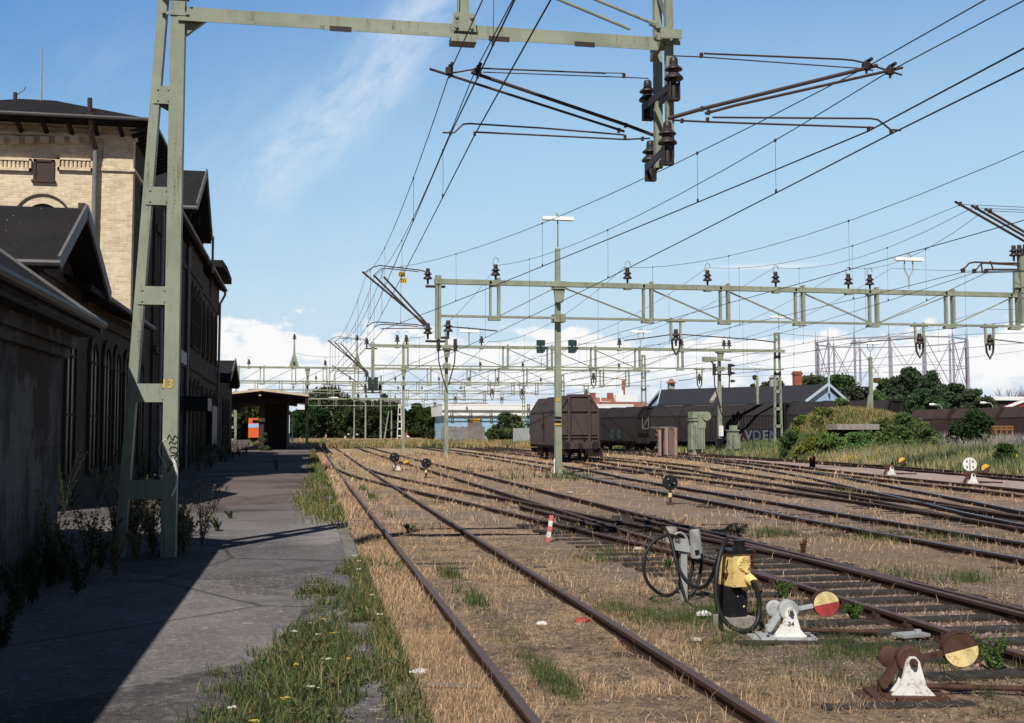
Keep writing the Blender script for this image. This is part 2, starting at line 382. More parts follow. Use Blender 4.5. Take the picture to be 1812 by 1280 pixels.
# cirrus streak, upper left
u = g.m('ADD', g.m('MULTIPLY', g.m('SUBTRACT', azd, 1.6), .72), g.m('MULTIPLY', g.m('SUBTRACT', el, 16.2), -.70))
v = g.m('ADD', g.m('MULTIPLY', g.m('SUBTRACT', azd, 1.6), .70), g.m('MULTIPLY', g.m('SUBTRACT', el, 16.2), .72))
wn = g.noise(g.vec(g.m('MULTIPLY', u, .35), g.m('MULTIPLY', v, .16), 2.), 1.5, 7, .62, dist=.4)
bandc = g.m('MULTIPLY', g.ss(g.m('ABSOLUTE', g.m('ADD', u, g.m('MULTIPLY', g.m('SUBTRACT', g.noise(g.vec(v, 1., 1.), .13, 2), .5), 2.5))), 2.9, .1), g.m('MULTIPLY', g.ss(v, -10., -3.), g.ss(v, 13., 4.)))
cir = g.m('MULTIPLY', g.m('MULTIPLY', bandc, g.ss(wn, .25, .75)), .72)
fib = g.noise(g.vec(g.m('MULTIPLY', u, 1.), g.m('MULTIPLY', v, .35), 7.), .5, 5, .6)
haze = g.m('MULTIPLY', g.m('MULTIPLY', g.ss(fib, .45, .8), g.ss(azd, 14., -4.)), g.m('MULTIPLY', g.ss(el, 24., 10.), .18))
c2 = g.mix(g.m('MAXIMUM', cir, haze), c1, (.80, .87, .96))
thin = g.m('MULTIPLY', g.m('MULTIPLY', g.ss(g.m('ABSOLUTE', g.m('SUBTRACT', el, 8.1)), .22, 0.), g.ss(g.m('ABSOLUTE', g.m('SUBTRACT', azd, 23.)), 4., .5)), .5)
c2 = g.mix(thin, c2, (.92, .95, .98))
fin = g.mix(1., c2, (10.,)*3, 'MULTIPLY')
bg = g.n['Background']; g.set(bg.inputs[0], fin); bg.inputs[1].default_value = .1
sc.view_settings.view_transform = 'Standard'; sc.view_settings.look = 'None'
sc.view_settings.exposure = 0; sc.view_settings.gamma = 1
sc.render.engine = 'CYCLES'; sc.cycles.max_bounces = 5; sc.cycles.diffuse_bounces = 2; sc.cycles.transparent_max_bounces = 4

# ------------------------------------------------------------------ tracks (centre lines)
TRK = {
 'a': [(2.15, -3), (2.15, 30), (2.2, 60), (2.4, 110), (2.7, 230)],
 'b': [(6.45, -3), (6.45, 30), (6.35, 50), (6.2, 75), (6.2, 120), (6.6, 230)],
 'x': [(6.42, 12.6), (6.32, 15), (6.0, 18), (5.35, 23.5), (4.6, 30), (3.6, 37.5), (2.7, 46), (2.3, 53), (2.2, 57)],
 'c': [(10.75, 6), (10.75, 20), (11.0, 27), (11.2, 36), (11.45, 42), (11.95, 48), (12.5, 60), (12.9, 85), (13, 150), (13, 240)],
 'd': [(13.3, 12), (13.85, 19), (14.35, 23), (14.85, 30), (15.15, 40), (15.4, 50), (16.0, 60), (16.7, 70), (17, 90), (17, 240)],
 'e': [(13.85, 19.2), (14.6, 23.5), (15.7, 29.5), (16.5, 36), (17.35, 43), (18.55, 52), (19.5, 62), (19.8, 78), (20, 110), (20, 240)],
 'f': [(13.3, 14), (14.8, 21.5), (16.15, 26.5), (17.8, 32.8), (19.7, 40), (21.6, 48.5), (23.7, 60), (25.4, 74), (26, 95), (26, 240)],
 'g': [(17.5, 18), (19.6, 25), (20.9, 31), (21.7, 38), (23., 48), (24.5, 57), (25.4, 66), (25.7, 80)],
 'h': [(25.6, 28), (27.0, 38), (28.3, 48), (29.1, 63), (29.3, 90), (29.3, 115)],
}
RAILX = []      # sampled rail points, used to keep grass off the rail heads
def offset_path(path, off):
    out = []
    for i, p in enumerate(path):
        a = np.array(path[max(i-1, 0)]); b = np.array(path[min(i+1, len(path)-1)])
        d = b-a; d = d/np.linalg.norm(d); out.append((p[0]+d[1]*off, p[1]-d[0]*off))
    return out
def rail_mesh(path, top, topm):
    mb = MB(); prof = [(-.062, -.15), (.062, -.15), (.062, -.138), (.012, -.118), (.010, -.045), (.034, -.036), (.034, -.006), (.027, 0), (-.027, 0), (-.034, -.006), (-.034, -.036), (-.010, -.045), (-.012, -.118), (-.062, -.138)]
    n = len(prof); vs = []; L = len(path)
    for i, p in enumerate(path):
        a = np.array(path[max(i-1, 0)]); b = np.array(path[min(i+1, L-1)]); d = b-a; d = d/np.linalg.norm(d)
        for u, h in prof: vs.append((p[0]+d[1]*u, p[1]-d[0]*u, top+h))
    mb.v = vs
    for i in range(L-1):
        for k in range(n):
            k2 = (k+1) % n
            mb.f.append([i*n+k, i*n+k2, (i+1)*n+k2, (i+1)*n+k]); mb.sm.append(False); mb.mi.append(1 if k in (6, 7, 8) else 0)
    for e in (0, L-1): mb.f.append([e*n+k for k in range(n)]); mb.sm.append(False); mb.mi.append(0)
    return mb.mesh('rail', [RAILM, topm])
sleeper_rng = random.Random(3)
def sleeper_obj(t, x, y, length, ang=0, z=.0, w_=.24, h_=.16, cache={}):
    key = round(length, 1)
    if key not in cache:
        mb = MB(); L = length/2; mb.box((0, 0, 0), (length, w_, h_)); cache[key] = mb.mesh('sleeper', SLEEP)
    return link('sleeper', cache[key], t, Vector((x, y, z-h_/2))-wloc(t), (sleeper_rng.uniform(-.01, .01), 0, ang+sleeper_rng.uniform(-.02, .02)))
TL = {'a': 'rusty overgrown track running along the platform edge', 'b': 'track with bare creosoted sleepers behind the yellow charging post',
 'x': 'crossover track curving from the platform track to the next one', 'c': 'track with bright worn rail heads passing the tall single pole',
 'd': 'brown track carrying the hooded wagon', 'e': 'track branching right just beyond the wagon track',
 'f': 'second branch track swinging right across the yard', 'g': 'short track beside the pink gravel strip', 'h': 'outermost track along the tall weeds'}
TOPM = {'a': RAILT, 'b': RAILT, 'x': RAILT, 'c': RAILS, 'd': RAILT, 'e': RAILT, 'f': RAILS, 'g': RAILT, 'h': RAILT}
for k, pts in TRK.items():
    path = smooth_path(pts, 1.2 if k != 'a' else 2)
    t = thing('railway_track', TL[k], 'railway track', (pts[0][0], pts[0][1], 0))
    for s in (-1, 1):
        off = offset_path(path, s*.7175)
        z = {'x': .115, 'd': .117, 'e': .113, 'f': .109, 'g': .12}.get(k, .12)
        link('rail', rail_mesh(off, z, TOPM[k]), t, -Vector((pts[0][0], pts[0][1], 0)))
        RAILX.append(np.array(off))
    if k in 'abcd':
        y = {'a': 4.6, 'b': 6.3, 'c': 9, 'd': 20}[k]; i = 0
        while y < {'a': 34, 'b': 25, 'c': 60, 'd': 60}[k] and i < 100:
            xs = np.interp(y, [p[1] for p in path], [p[0] for p in path])
            turnout = k == 'b' and 8 < y < 23
            sleeper_obj(t, xs-(.25+.018*(y-8) if turnout else 0), y, 2.9+.04*(y-8) if turnout else 2.5, 0, {'a': -.012, 'b': .028, 'c': .0, 'd': .01}[k])
            y += .62+sleeper_rng.uniform(-.04, .04); i += 1
# rail chairs / fastenings along the bare turnout, near the camera
t_b = [o for o in bpy.data.objects if o.name.startswith('railway_track') and 'charging' in o.get('label', '')][0]
ch = MB(); ch.box((0, 0, .005), (.3, .16, .014)); ch.box((.09, 0, .03), (.05, .1, .05)); ch.box((-.09, 0, .03), (.05, .1, .05)); ch.cyl((.11, 0, .03), (.11, 0, .085), .014, 6); ch.cyl((-.11, 0, .03), (-.11, 0, .085), .014, 6)
chm = ch.mesh('rail_chair', RAILM); n_ch = 0
for o in list(t_b.children):
    if o.name.startswith('sleeper') and n_ch < 70:
        w_ = wloc(o)
        for xr in (5.7325, 7.1675):
            link('rail_chair', chm, o, (xr-w_.x, 0, .082)); n_ch += 1
# loose check rails of the crossing
for i, (pp, lb) in enumerate((([(7.0, 9.5), (7.02, 14), (6.93, 19), (6.8, 23)], 'rusty closure rail lying close beside the far rail behind the yellow post'),
                ([(5.55, 21), (5.35, 24), (5.12, 27)], 'short check rail beside the crossing near the red and white stake'),
                ([(10.95, 21.4), (10.85, 26), (10.9, 30)], ''),)):
    if not lb: continue
    tag(link('check_rail', rail_mesh(smooth_path(pp, 1.), .118, RAILT)), lb, 'rail')

# ------------------------------------------------------------------ ground
def ground_mat():
    m, g = newmat('ground')
    x, y, z = g.sep(g.pos); P = g.pos
    n0 = g.noise(P, .22, 5, .6); n1 = g.noise(P, 1.1, 6, .65); n2 = g.noise(P, 9, 5, .65); n3 = g.noise(P, 60, 5, .75)
    straw = g.mix(n2, (.38, .255, .165), (.68, .49, .33)); soil = g.mix(n3, (.12, .08, .063), (.44, .325, .26)); grav = g.mix(n3, (.16, .125, .108), (.42, .335, .29))
    mixv = g.m('ADD', g.m('MULTIPLY', n1, .55), g.m('MULTIPLY', n2, .45))
    k = g.mix(g.ss(mixv, .44, .57), soil, straw)
    k = g.mix(g.m('MULTIPLY', g.ss(g.noise(P, 3.2, 5, .7), .56, .66), .8), k, (.075, .055, .042))
    k = g.mix(g.m('MULTIPLY', g.ss(g.noise(P, .8, 5, .7), .55, .7), .6), k, (.17, .115, .075))
    nearb = g.m('MULTIPLY', g.ss(x, 3.3, 4.2), g.ss(y, 40., 24.))
    k = g.mix(g.m('MULTIPLY', g.ss(g.m('ADD', n0, g.m('MULTIPLY', nearb, .1)), .5, .62), .8), k, grav)
    for c_, w_, y0, y1 in ((6.3, .9, 14., 24.), (11.2, 2., 8., 12.)):          # bare ballast between rails
        mk = g.m('MULTIPLY', g.ss(g.m('ABSOLUTE', g.m('SUBTRACT', x, c_)), w_, w_*.7), 1.)
        k = g.mix(g.m('MULTIPLY', mk, .75), k, g.mix(n3, (.17, .125, .105), (.36, .28, .245)))
    wear = g.m('MULTIPLY', g.ss(g.m('ABSOLUTE', g.m('SUBTRACT', x, 8.8)), 1.5, .3), g.ss(y, 40, 25))
    k = g.mix(g.m('MULTIPLY', wear, .55), k, g.mix(n3, (.22, .155, .12), (.46, .34, .265)))
    gr = g.m('MULTIPLY', g.ss(g.noise(P, .5, 4, .6), .53, .66), .5)
    k = g.mix(g.m('MULTIPLY', gr, .55), k, (.12, .125, .05))
    far = g.ss(y, 25., 70.)
    k = g.mix(g.m('MULTIPLY', far, g.ss(n1, .35, .6)), k, (.48, .34, .2))
    ft = g.m('MULTIPLY', g.ss(x, 24., 30.), g.m('MULTIPLY', g.ss(n1, .4, .6), .7))
    k = g.mix(ft, k, (.16, .15, .06))
    g.set(g.b.inputs['Base Color'], k); g.b.inputs['Roughness'].default_value = .95; g.b.inputs['Specular IOR Level'].default_value = .1
    hb = g.m('ADD', g.m('MULTIPLY', n2, .5), g.m('MULTIPLY', n3, .5))
    g.set(g.b.inputs['Normal'], g.bump(hb, 1., .08)); return m
xs_ = np.unique(np.concatenate([np.linspace(-1200, -40, 8), np.linspace(-40, 0, 14), np.linspace(0, 16, 60), np.linspace(16, 60, 50), np.linspace(60, 1800, 10)]))
ys_ = np.unique(np.concatenate([np.linspace(-200, 2, 6), np.linspace(2, 30, 110), np.linspace(30, 110, 80), np.linspace(110, 3500, 14)]))
XX, YY = np.meshgrid(xs_, ys_)
def vnoise(x, y, seed=0):
    """smooth value noise in [0,1]"""
    x = np.asarray(x, float); y = np.asarray(y, float); xi = np.floor(x).astype(np.int64); yi = np.floor(y).astype(np.int64); fx = x-xi; fy = y-yi
    def h(a, b):
        n = (a*374761393+b*668265263+seed*974711) & 0x7fffffff; n = ((n ^ (n >> 13))*1274126177) & 0x7fffffff; return ((n ^ (n >> 16)) & 0xffff)/65535.
    sx = fx*fx*(3-2*fx); sy = fy*fy*(3-2*fy)
    return (h(xi, yi)*(1-sx)+h(xi+1, yi)*sx)*(1-sy)+(h(xi, yi+1)*(1-sx)+h(xi+1, yi+1)*sx)*sy
def fbm(x, y, seed=0): return .5*vnoise(x, y, seed)+.3*vnoise(x*2.1, y*2.1, seed+1)+.2*vnoise(x*4.3, y*4.3, seed+2)
nearw = np.clip((110-YY)/60, 0, 1)*np.clip((XX+1)/1.5, 0, 1)
ZZ = (-.035+.075*fbm(XX*1.1, YY*1.1, 5))*nearw - .03*(1-nearw)
ZZ = np.where(np.abs(XX-6.3) < 1.3, np.minimum(ZZ, -.005), ZZ)
me = bpy.data.meshes.new('ground'); nx, ny = len(xs_), len(ys_)
vv = np.stack([XX, YY, ZZ], -1).reshape(-1, 3)
fi = [(j*nx+i, j*nx+i+1, (j+1)*nx+i+1, (j+1)*nx+i) for j in range(ny-1) for i in range(nx-1)]
me.from_pydata(vv.tolist(), [], fi); me.materials.append(ground_mat()); me.polygons.foreach_set('use_smooth', [True]*len(fi))
tag(link('ground', me), kind='structure')

def platform_mat():
    m, g = newmat('platform'); x, y, z = g.sep(g.pos); P = g.pos
    n0 = g.noise(P, .35, 5, .6); n1 = g.noise(P, 2.2, 6, .65); n2 = g.noise(P, 22, 4, .6); n3 = g.noise(P, 110, 2, .6)
    k = g.mix(n1, (.07, .06, .062), (.115, .1, .102))
    pale = g.m('MULTIPLY', g.ss(g.m('ADD', n0, g.m('MULTIPLY', n2, .25)), .5, .72), g.ss(y, 26., 17.))
    k = g.mix(g.m('MULTIPLY', pale, .65), k, (.235, .22, .225))
    edge = g.m('MULTIPLY', g.ss(g.m('ADD', x, g.m('MULTIPLY', n1, .5)), -.1, .55), g.m('MULTIPLY', g.ss(y, 24.5, 22.), g.ss(y, 13., 17.)))
    k = g.mix(g.m('MULTIPLY', edge, .7), k, (.31, .29, .29))
    sp = g.m('MULTIPLY', g.ss(g.m('ADD', g.m('MULTIPLY', n3, .6), g.m('MULTIPLY', n2, .4)), .54, .64), g.ss(y, 30., 12.))
    k = g.mix(g.m('MULTIPLY', sp, .8), k, (.42, .40, .42))
    spk = g.ss(g.noise(g.vec(g.m('MULTIPLY', x, 6.), g.m('MULTIPLY', y, 11.), 0.), 1., 4, .6), .62, .68)
    k = g.mix(g.m('MULTIPLY', spk, .85), k, (.42, .40, .41))
    dk = g.ss(n3, .5, .34); k = g.mix(g.m('MULTIPLY', dk, .5), k, (.05, .042, .045))
    warm = g.ss(y, 19., 30.); k = g.mix(g.m('MULTIPLY', warm, .7), k, g.mix(n1, (.145, .108, .102), (.20, .155, .145)))
    st_ = g.noise(P, .9, 6, .7); k = g.mix(g.m('MULTIPLY', g.ss(st_, .54, .66), .55), k, (.035, .031, .033)); k = g.mix(g.m('MULTIPLY', g.ss(g.noise(P, 4.5, 5, .7), .57, .66), g.m('MULTIPLY', g.ss(y, 26., 14.), .6)), k, (.26, .25, .255))
    vc = g.n.new('ShaderNodeTexVoronoi'); vc.inputs['Scale'].default_value = .42; g.set(vc.inputs['Vector'], g.mix(.1, P, g.noise(P, 1.5, 4, .6, out=1)))
    pv_ = g.sep(vc.outputs[1])[0]; k = g.mix(g.m('MULTIPLY', g.ss(pv_, .62, .66), .35), k, (.045, .041, .044)); k = g.mix(g.m('MULTIPLY', g.ss(pv_, .30, .26), .25), k, (.24, .225, .225))
    # cracks
    vo = g.n.new('ShaderNodeTexVoronoi'); vo.feature = 'DISTANCE_TO_EDGE'; vo.inputs['Scale'].default_value = .33
    g.set(vo.inputs['Vector'], g.mix(.12, P, g.noise(P, 1.2, 4, .6, out=1)))
    k = g.mix(g.m('MULTIPLY', g.ss(vo.outputs[0], .012, .003), .6), k, (.03, .03, .022))
    g.set(g.b.inputs['Base Color'], k); g.b.inputs['Roughness'].default_value = .9; g.b.inputs['Specular IOR Level'].default_value = .15
    g.set(g.b.inputs['Normal'], g.bump(g.m('ADD', n3, n2), .5, .012)); return m
PLAT = platform_mat()
# platform sheet, edge slightly uneven
pm = MB(); pys = np.concatenate([np.arange(-12, 40, 1.2), np.arange(40, 240, 6.)]); pv = []
for y in pys: pv += [(-14, y, .35), (.30, y, .35), (.52, y, .35)]
pm.add(pv, [(3*i+k, 3*i+k+1, 3*i+k+4, 3*i+k+3) for i in range(len(pys)-1) for k in (0, 1)])
pm.bb(-14, .51, -12, 240, -.3, .25)
tag(pm.build('platform', PLAT), kind='structure')
kb = MB(); y = -10.
kr = random.Random(5)
while y < 232:
    L = 1.0 if y < 60 else 8.; jx = kr.uniform(-.012, .012) if y < 60 else 0
    kb.bb(.525+jx, .69+jx, y+.008, y+L-.008, -.2, .346+kr.uniform(-.008, .008)); y += L
tag(kb.build('platform_kerb', KERB), kind='structure')
# pink gravel strip between the two outer tracks
def strip_mat():
    m, g = newmat('gravel_path'); n = g.noise(g.pos, 1.5, 6, .65); n3 = g.noise(g.pos, 40, 3, .7)
    k = g.mix(n3, (.30, .225, .205), (.46, .36, .33)); k = g.mix(g.m('MULTIPLY', g.ss(n, .52, .7), .6), k, (.22, .17, .09))
    g.set(g.b.inputs['Base Color'], k); g.b.inputs['Roughness'].default_value = .95; g.set(g.b.inputs['Normal'], g.bump(n3, .6, .02)); return m
gp = MB(); pts = []
for y in np.arange(29, 74, 1.5):
    xl = np.interp(y, [p[1] for p in TRK['g']], [p[0] for p in TRK['g']])+1.0; xr = np.interp(y, [p[1] for p in TRK['h']], [p[0] for p in TRK['h']])-1.0
    j = .25*math.sin(y*1.7)+.2*math.sin(y*.63); pts.append((xl+j, y, .045)); pts.append((max(xr+j*.7, xl+.3), y, .045))
gp.add(pts, [(2*i, 2*i+1, 2*i+3, 2*i+2) for i in range(len(pts)//2-1)])
tag(gp.build('gravel_path', strip_mat()), kind='structure')
# ------------------------------------------------------------------ buildings on the platform (left)
ZP = .35
def gable_roof(mb, axis, a0, a1, c0, c1, ze, zr, th=.14):
    """two slopes, ridge along axis from a0 to a1, eaves at c0/c1"""
    cm_ = (c0+c1)/2
    poly = [(c0, ze), (cm_, zr), (c1, ze), (c1, ze-th), (cm_, zr-th), (c0, ze-th)]
    def P(c, z, a): return (a, c, z) if axis == 'x' else (c, a, z)
    n = 6
    mb.add([P(c, z, a0) for c, z in poly]+[P(c, z, a1) for c, z in poly], [(0,1,4,5),(1,2,3,4),(6,11,10,7),(7,10,9,8)]+[(i,(i+1)%n,n+(i+1)%n,n+i) for i in range(n)])
def arched_window(parent, axis, pos, c, z0, z1, w_, surround=BRY_SHADE, pane=GLASS, arch=True, sill=True, bars=True):
    """window part: brick surround, glass pane as sub-part; axis = wall normal ('x' or 'y'), pos = wall plane, outward +x or -y"""
    s = 1 if axis == 'x' else -1
    fr = MB(); r = w_/2; zt = z1-(r if arch else 0); ax2 = axis
    def B(u0, u1, w0, w1, t0, t1):
        if axis == 'x': fr.bb(pos+t0, pos+t1, u0, u1, w0, w1)
        else: fr.bb(u0, u1, pos-t0, pos-t1, w0, w1)
    B(c-r-.12, c-r, z0, zt, .0, .06); B(c+r, c+r+.12, z0, zt, .0, .06)
    if arch:
        fr.ring((c, zt), r, r+.22, 0, math.pi, 'x' if axis == 'x' else 'y', pos, pos+s*.06, 14)
    else: B(c-r-.12, c+r+.12, zt, zt+.18, .0, .06)
    if sill: B(c-r-.16, c+r+.16, z0-.1, z0, .0, .1)
    f = fr.build('window', surround, parent)
    pn = MB(); poly = [(c-r, z0), (c+r, z0), (c+r, zt)]
    if arch: poly += [(c+r*math.cos(t), zt+r*math.sin(t)) for t in np.linspace(.2, math.pi-.2, 9)]
    poly += [(c-r, zt)]
    if axis == 'x': pn.prism(poly, 'x', pos+.006, pos+.02)
    else: pn.prism(poly, 'y', pos-.006, pos-.02)
    p = pn.build('pane', pane, f)
    if bars:
        b = MB()
        def B2(u0, u1, w0, w1):
            if axis == 'x': b.bb(pos+.02, pos+.045, u0, u1, w0, w1)
            else: b.bb(u0, u1, pos-.045, pos-.02, w0, w1)
        B2(c-.03, c+.03, z0, zt+(r*.9 if arch else 0)); B2(c-r, c+r, zt-.03, zt+.03); B2(c-r, c+r, (z0+zt)/2-.025, (z0+zt)/2+.025)
        b.build('sash', SASH, f)
    return f

# --- low outbuilding close on the left (x wall -2.87, ends at y 14.2)
t = thing('outbuilding', 'low outbuilding with peeling plaster wall in deep shade, nearest on the left', 'outbuilding', (-2.87, 14.2, ZP))
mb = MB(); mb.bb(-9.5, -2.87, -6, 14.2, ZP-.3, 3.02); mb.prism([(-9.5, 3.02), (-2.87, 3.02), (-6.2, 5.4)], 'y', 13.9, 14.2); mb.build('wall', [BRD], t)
mb = MB(); mb.bb(-2.87, -2.79, -6, 14.28, 2.78, 3.0); mb.bb(-2.87, -2.72, -6, 14.3, 2.9, 3.06); mb.build('cornice', BRD, t)
mb = MB(); mb.prism([(-2.49, 3.25), (-6.2, 5.91), (-6.2, 5.77), (-2.49, 3.12)], 'y', -6, 14.42); mb.prism([(-6.2, 5.91), (-9.9, 3.25), (-9.9, 3.12), (-6.2, 5.77)], 'y', -6, 14.42); mb.build('roof', TAR, t)
mb = MB(); mb.prism([(-2.46, 3.27), (-6.2, 5.945), (-6.2, 5.75), (-2.46, 3.09)], 'y', 14.42, 14.47); mb.build('verge_trim', TRIM, t)
mb = MB(); mb.tube([(-2.44, -6, 3.2), (-2.44, 14.44, 3.2)], .055, 8); mb.build('gutter', GUTD, t)
mb = MB(); mb.bb(-2.86, -2.52, -6, 14.4, 3.05, 3.1); mb.build('soffit', SOFF, t)

# --- cross wing with gable to the platform (y 22..28) and link to the tower
WX = -5.
t = thing('station_wing', 'low station wing with dark speckled gable roof in front of the tower', 'building', (WX, 25, ZP))
mb = MB(); mb.bb(-16, WX, 22.6, 27.2, ZP-.3, 5.0); mb.prism([(22.6, 5.0), (27.2, 5.0), (24.9, 6.3)], 'x', -16, WX); mb.bb(-13, WX-.012, 27.2, 34.85, ZP-.3, 4.95); mb.build('wall', BRY_SHADE, t)
GX = -4.42
nr = ax(103, 460, GX); fr_ = ax(193, 524, GX); apx = ax(152, 369, GX)
mb = MB(); ze = (nr.z+fr_.z)/2
for sx, y in ((0, nr.y), (1, fr_.y)):
    pts = [(GX, y, ze), (GX, apx.y, apx.z), (-16.5, apx.y, apx.z), (-16.5, y, ze)]
    mb.add([Vector(p) for p in pts]+[Vector(p)-Vector((0, 0, .16)) for p in pts], [(0,1,2,3),(7,6,5,4),(0,4,5,1),(1,5,6,2),(2,6,7,3),(3,7,4,0)])
mb.build('roof', TAR, t)
mb = MB()
for y in (nr.y, fr_.y): mb.bar((GX+.025, y, ze-.04), (GX+.025, apx.y, apx.z-.04), .05, .26)
mb.build('verge_trim', TRIM, t)
mb = MB(); mb.tube([(-16.5, nr.y-.06, ze-.06), (GX+.06, nr.y-.06, ze-.06)], .07, 8); mb.tube([(-4.45, fr_.y, ze-.05), (-4.45, 34.8, ze-.05)], .07, 8); mb.build('gutter', GUTD, t)
mb = MB(); mb.prism([(-4.45, ze), (-9.5, ze+2.0), (-9.5, ze+1.86), (-4.45, ze-.14)], 'y', fr_.y-2, 34.85); mb.build('link_roof', TAR, t)
mb = MB(); q_ = ay(144, 372, apx.y-.1); mb.box((q_.x, apx.y, q_.z), (.14, .14, .3)); mb.build('vent_stub', BROWNP, t)
mb = MB(); mb.bb(WX, WX+.07, 22.6, 34.85, 4.5, 4.72); mb.bb(WX, WX+.05, 22.7, 27.1, 4.95, 5.07); mb.build('string_course', BRY_SHADE, t)
for y in (25.6, 28.3, 30.1, 31.7, 33.4): arched_window(t, 'x', WX, y, 1.0, 4.0, .95)

# --- tower
TY = 34.4
def tp(px, py): return ay(px, py, TY)
t = thing('station_tower', 'tall yellow brick station tower with sunlit front and low hipped roof', 'tower', (WX-3, TY, ZP))
xr, xl = tp(235, 300).x, tp(-150, 300).x
zt_ = tp(200, 222).z
mb = MB(); mb.cur = 0; y1 = 39.0
mb.add([(xl, TY, 0), (xr, TY, 0), (xr, TY, zt_), (xl, TY, zt_)], [(0, 1, 2, 3)]); mb.cur = 1
mb.add([(xr, TY, 0), (xr, y1, 0), (xr, y1, zt_), (xr, TY, zt_)], [(0, 1, 2, 3)]); mb.add([(xr, y1, 0), (xl, y1, 0), (xl, y1, zt_), (xr, y1, zt_)], [(0, 1, 2, 3)]); mb.add([(xl, y1, 0), (xl, TY, 0), (xl, TY, zt_), (xl, y1, zt_)], [(0, 1, 2, 3)])
mb.build('wall', [BRY, BRY_SHADE], t)
mb = MB(); a = tp(183, 300); mb.bb(a.x, xr+.02, TY-.06, TY+.3, 0, tp(200, 226).z); mb.build('corner_pilaster', BRY, t)
mb = MB(); mb.bb(a.x-.04, xr+.07, TY-.12, TY+.1, tp(200, 304).z, tp(200, 299).z); mb.bb(xl, xr+.1, TY-.11, TY+.2, tp(200, 247).z, tp(200, 241).z)
mb.bb(xl, xr+.12, TY-.2, TY+.2, tp(200, 230).z, tp(200, 222).z); mb.bb(xr, xr+.08, TY, y1, tp(200, 304).z, tp(200, 299).z)
for i in range(22):
    px = 163-i*26.5
    b0 = tp(px, 247); mb.bb(b0.x-.16, b0.x+.08, TY-.19, TY, b0.z-.14, b0.z+.05)
mb.build('cornice', BRY, t)
def panel(px0, px1):
    mb = MB(); p0 = tp(px0, 280); p1 = tp(px1, 304)
    mb.bb(p0.x, p1.x, TY-.09, TY+.02, p0.z-.06, p0.z); mb.bb(p0.x, p1.x, TY-.09, TY+.02, p1.z, p1.z+.08); mb.bb(p0.x, p0.x+.06, TY-.09, TY+.02, p1.z, p0.z); mb.bb(p1.x-.06, p1.x, TY-.09, TY+.02, p1.z, p0.z)
    n = int((p1.x-p0.x)/.13)
    for i in range(n):
        x = p0.x+.08+(p1.x-p0.x-.16)*(i+.5)/n; mb.tube([(x, TY-.02, p1.z+.08), (x, TY-.02, p0.z-.06)], .05, 8)
    mb.build('baluster_panel', BRY, t)
panel(103, 165); panel(-6, 56); panel(-110, -50)
mb = MB(); p0 = tp(60, 282); p1 = tp(96, 323); mb.bb(p0.x, p0.x+.07, TY-.05, TY, p1.z, p0.z); mb.bb(p1.x-.07, p1.x, TY-.05, TY, p1.z, p0.z); mb.bb(p0.x, p1.x, TY-.05, TY, p0.z-.07, p0.z); mb.bb(p0.x-.04, p1.x+.04, TY-.09, TY, p1.z-.02, p1.z+.05)
f = mb.build('window', BROWNP, t); mb = MB(); mb.bb(p0.x+.07, p1.x-.07, TY-.02, TY-.004, p1.z+.05, p0.z-.07); mb.build('pane', BROWNP, f)
ac = tp(76, 390); ro = abs(tp(125, 372).x-ac.x); ri = ro*.7
mb = MB(); mb.ring((ac.x, ac.z-.05), ri, ro, 0, math.pi, 'y', TY, TY-.05, 20); mb.build('arch', BRY, t); mb = MB(); mb.ring((ac.x, ac.z-.05), ro, ro+.06, 0, math.pi, 'y', TY, TY-.085, 20); f = mb.build('window', BROWNP, t)
mb = MB(); poly = [(ac.x+ri*math.cos(q), ac.z-.05+ri*math.sin(q)) for q in np.linspace(0, math.pi, 14)]; poly += [(ac.x-ri, ac.z-2.2), (ac.x+ri, ac.z-2.2)]; mb.prism(poly, 'y', TY-.004, TY-.02); mb.build('pane', GLASS, f)
mb = MB(); mb.tube([(tp(177, 0).x, TY-.16, tp(0, 262).z), (tp(176, 0).x, TY-.13, 5.2)], .075, 10); mb.build('downpipe', GUTT, t)
mb = MB(); h0 = tp(170, 212); mb.tube([(h0.x, TY-.7, h0.z-.02), (h0.x, TY-.66, h0.z-.3), (tp(171, 0).x, TY-.5, tp(0, 236).z), (tp(177, 0).x, TY-.17, tp(0, 262).z+.05)], [.15, .09, .08, .08], 10); mb.build('rainwater_head', worn('rust_brown_pipe', (.12, .07, .065), None, .6, 4, .5), t)
e0 = ay(269, 211, TY-.78); EX = e0.x; e1y = 39.3; exl = xl-.7; ez = e0.z
hy = (e0.y+e1y)/2; hz = ez+1.2; hxr = ay(97, 177, hy).x
mb = MB(); c_ = [(exl, e0.y, ez), (EX, e0.y, ez), (EX, e1y, ez), (exl, e1y, ez), (exl+3, hy, hz), (hxr, hy, hz)]
mb.add(c_+[(a, b, z-.12) for a, b, z in c_[:4]], [(0,1,5,4),(1,2,5),(2,3,4,5),(3,0,4),(0,6,7,1),(1,7,8,2),(2,8,9,3),(3,9,6,0),(9,8,7,6)]); mb.build('roof', TAR, t)
mb = MB(); mb.tube([(exl, e0.y-.05, ez-.03), (EX+.05, e0.y-.05, ez-.03), (EX+.05, e1y, ez-.03)], .06, 8); mb.build('gutter', GUTD, t)
mb = MB()
for y in np.arange(e0.y+.2, e1y, .45): mb.bar((xr-.02, y, ez-.38), (EX-.06, y, ez-.17), .1, .12)
for i in range(14):
    x = xr-.3-i*.7; mb.bar((x, TY+.02, ez-.38), (x, e0.y+.06, ez-.17), .1, .12)
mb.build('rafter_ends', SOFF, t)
def roof_pt(px): return ay(px, 178, hy)
mb = MB(); p = ay(73, 175, hy-.1); q = ay(74, 80, hy-.1); mb.tube([p-Vector((0, 0, .3)), q], [.035, .02], 6); mb.build('antenna_pole', ZINC, t)
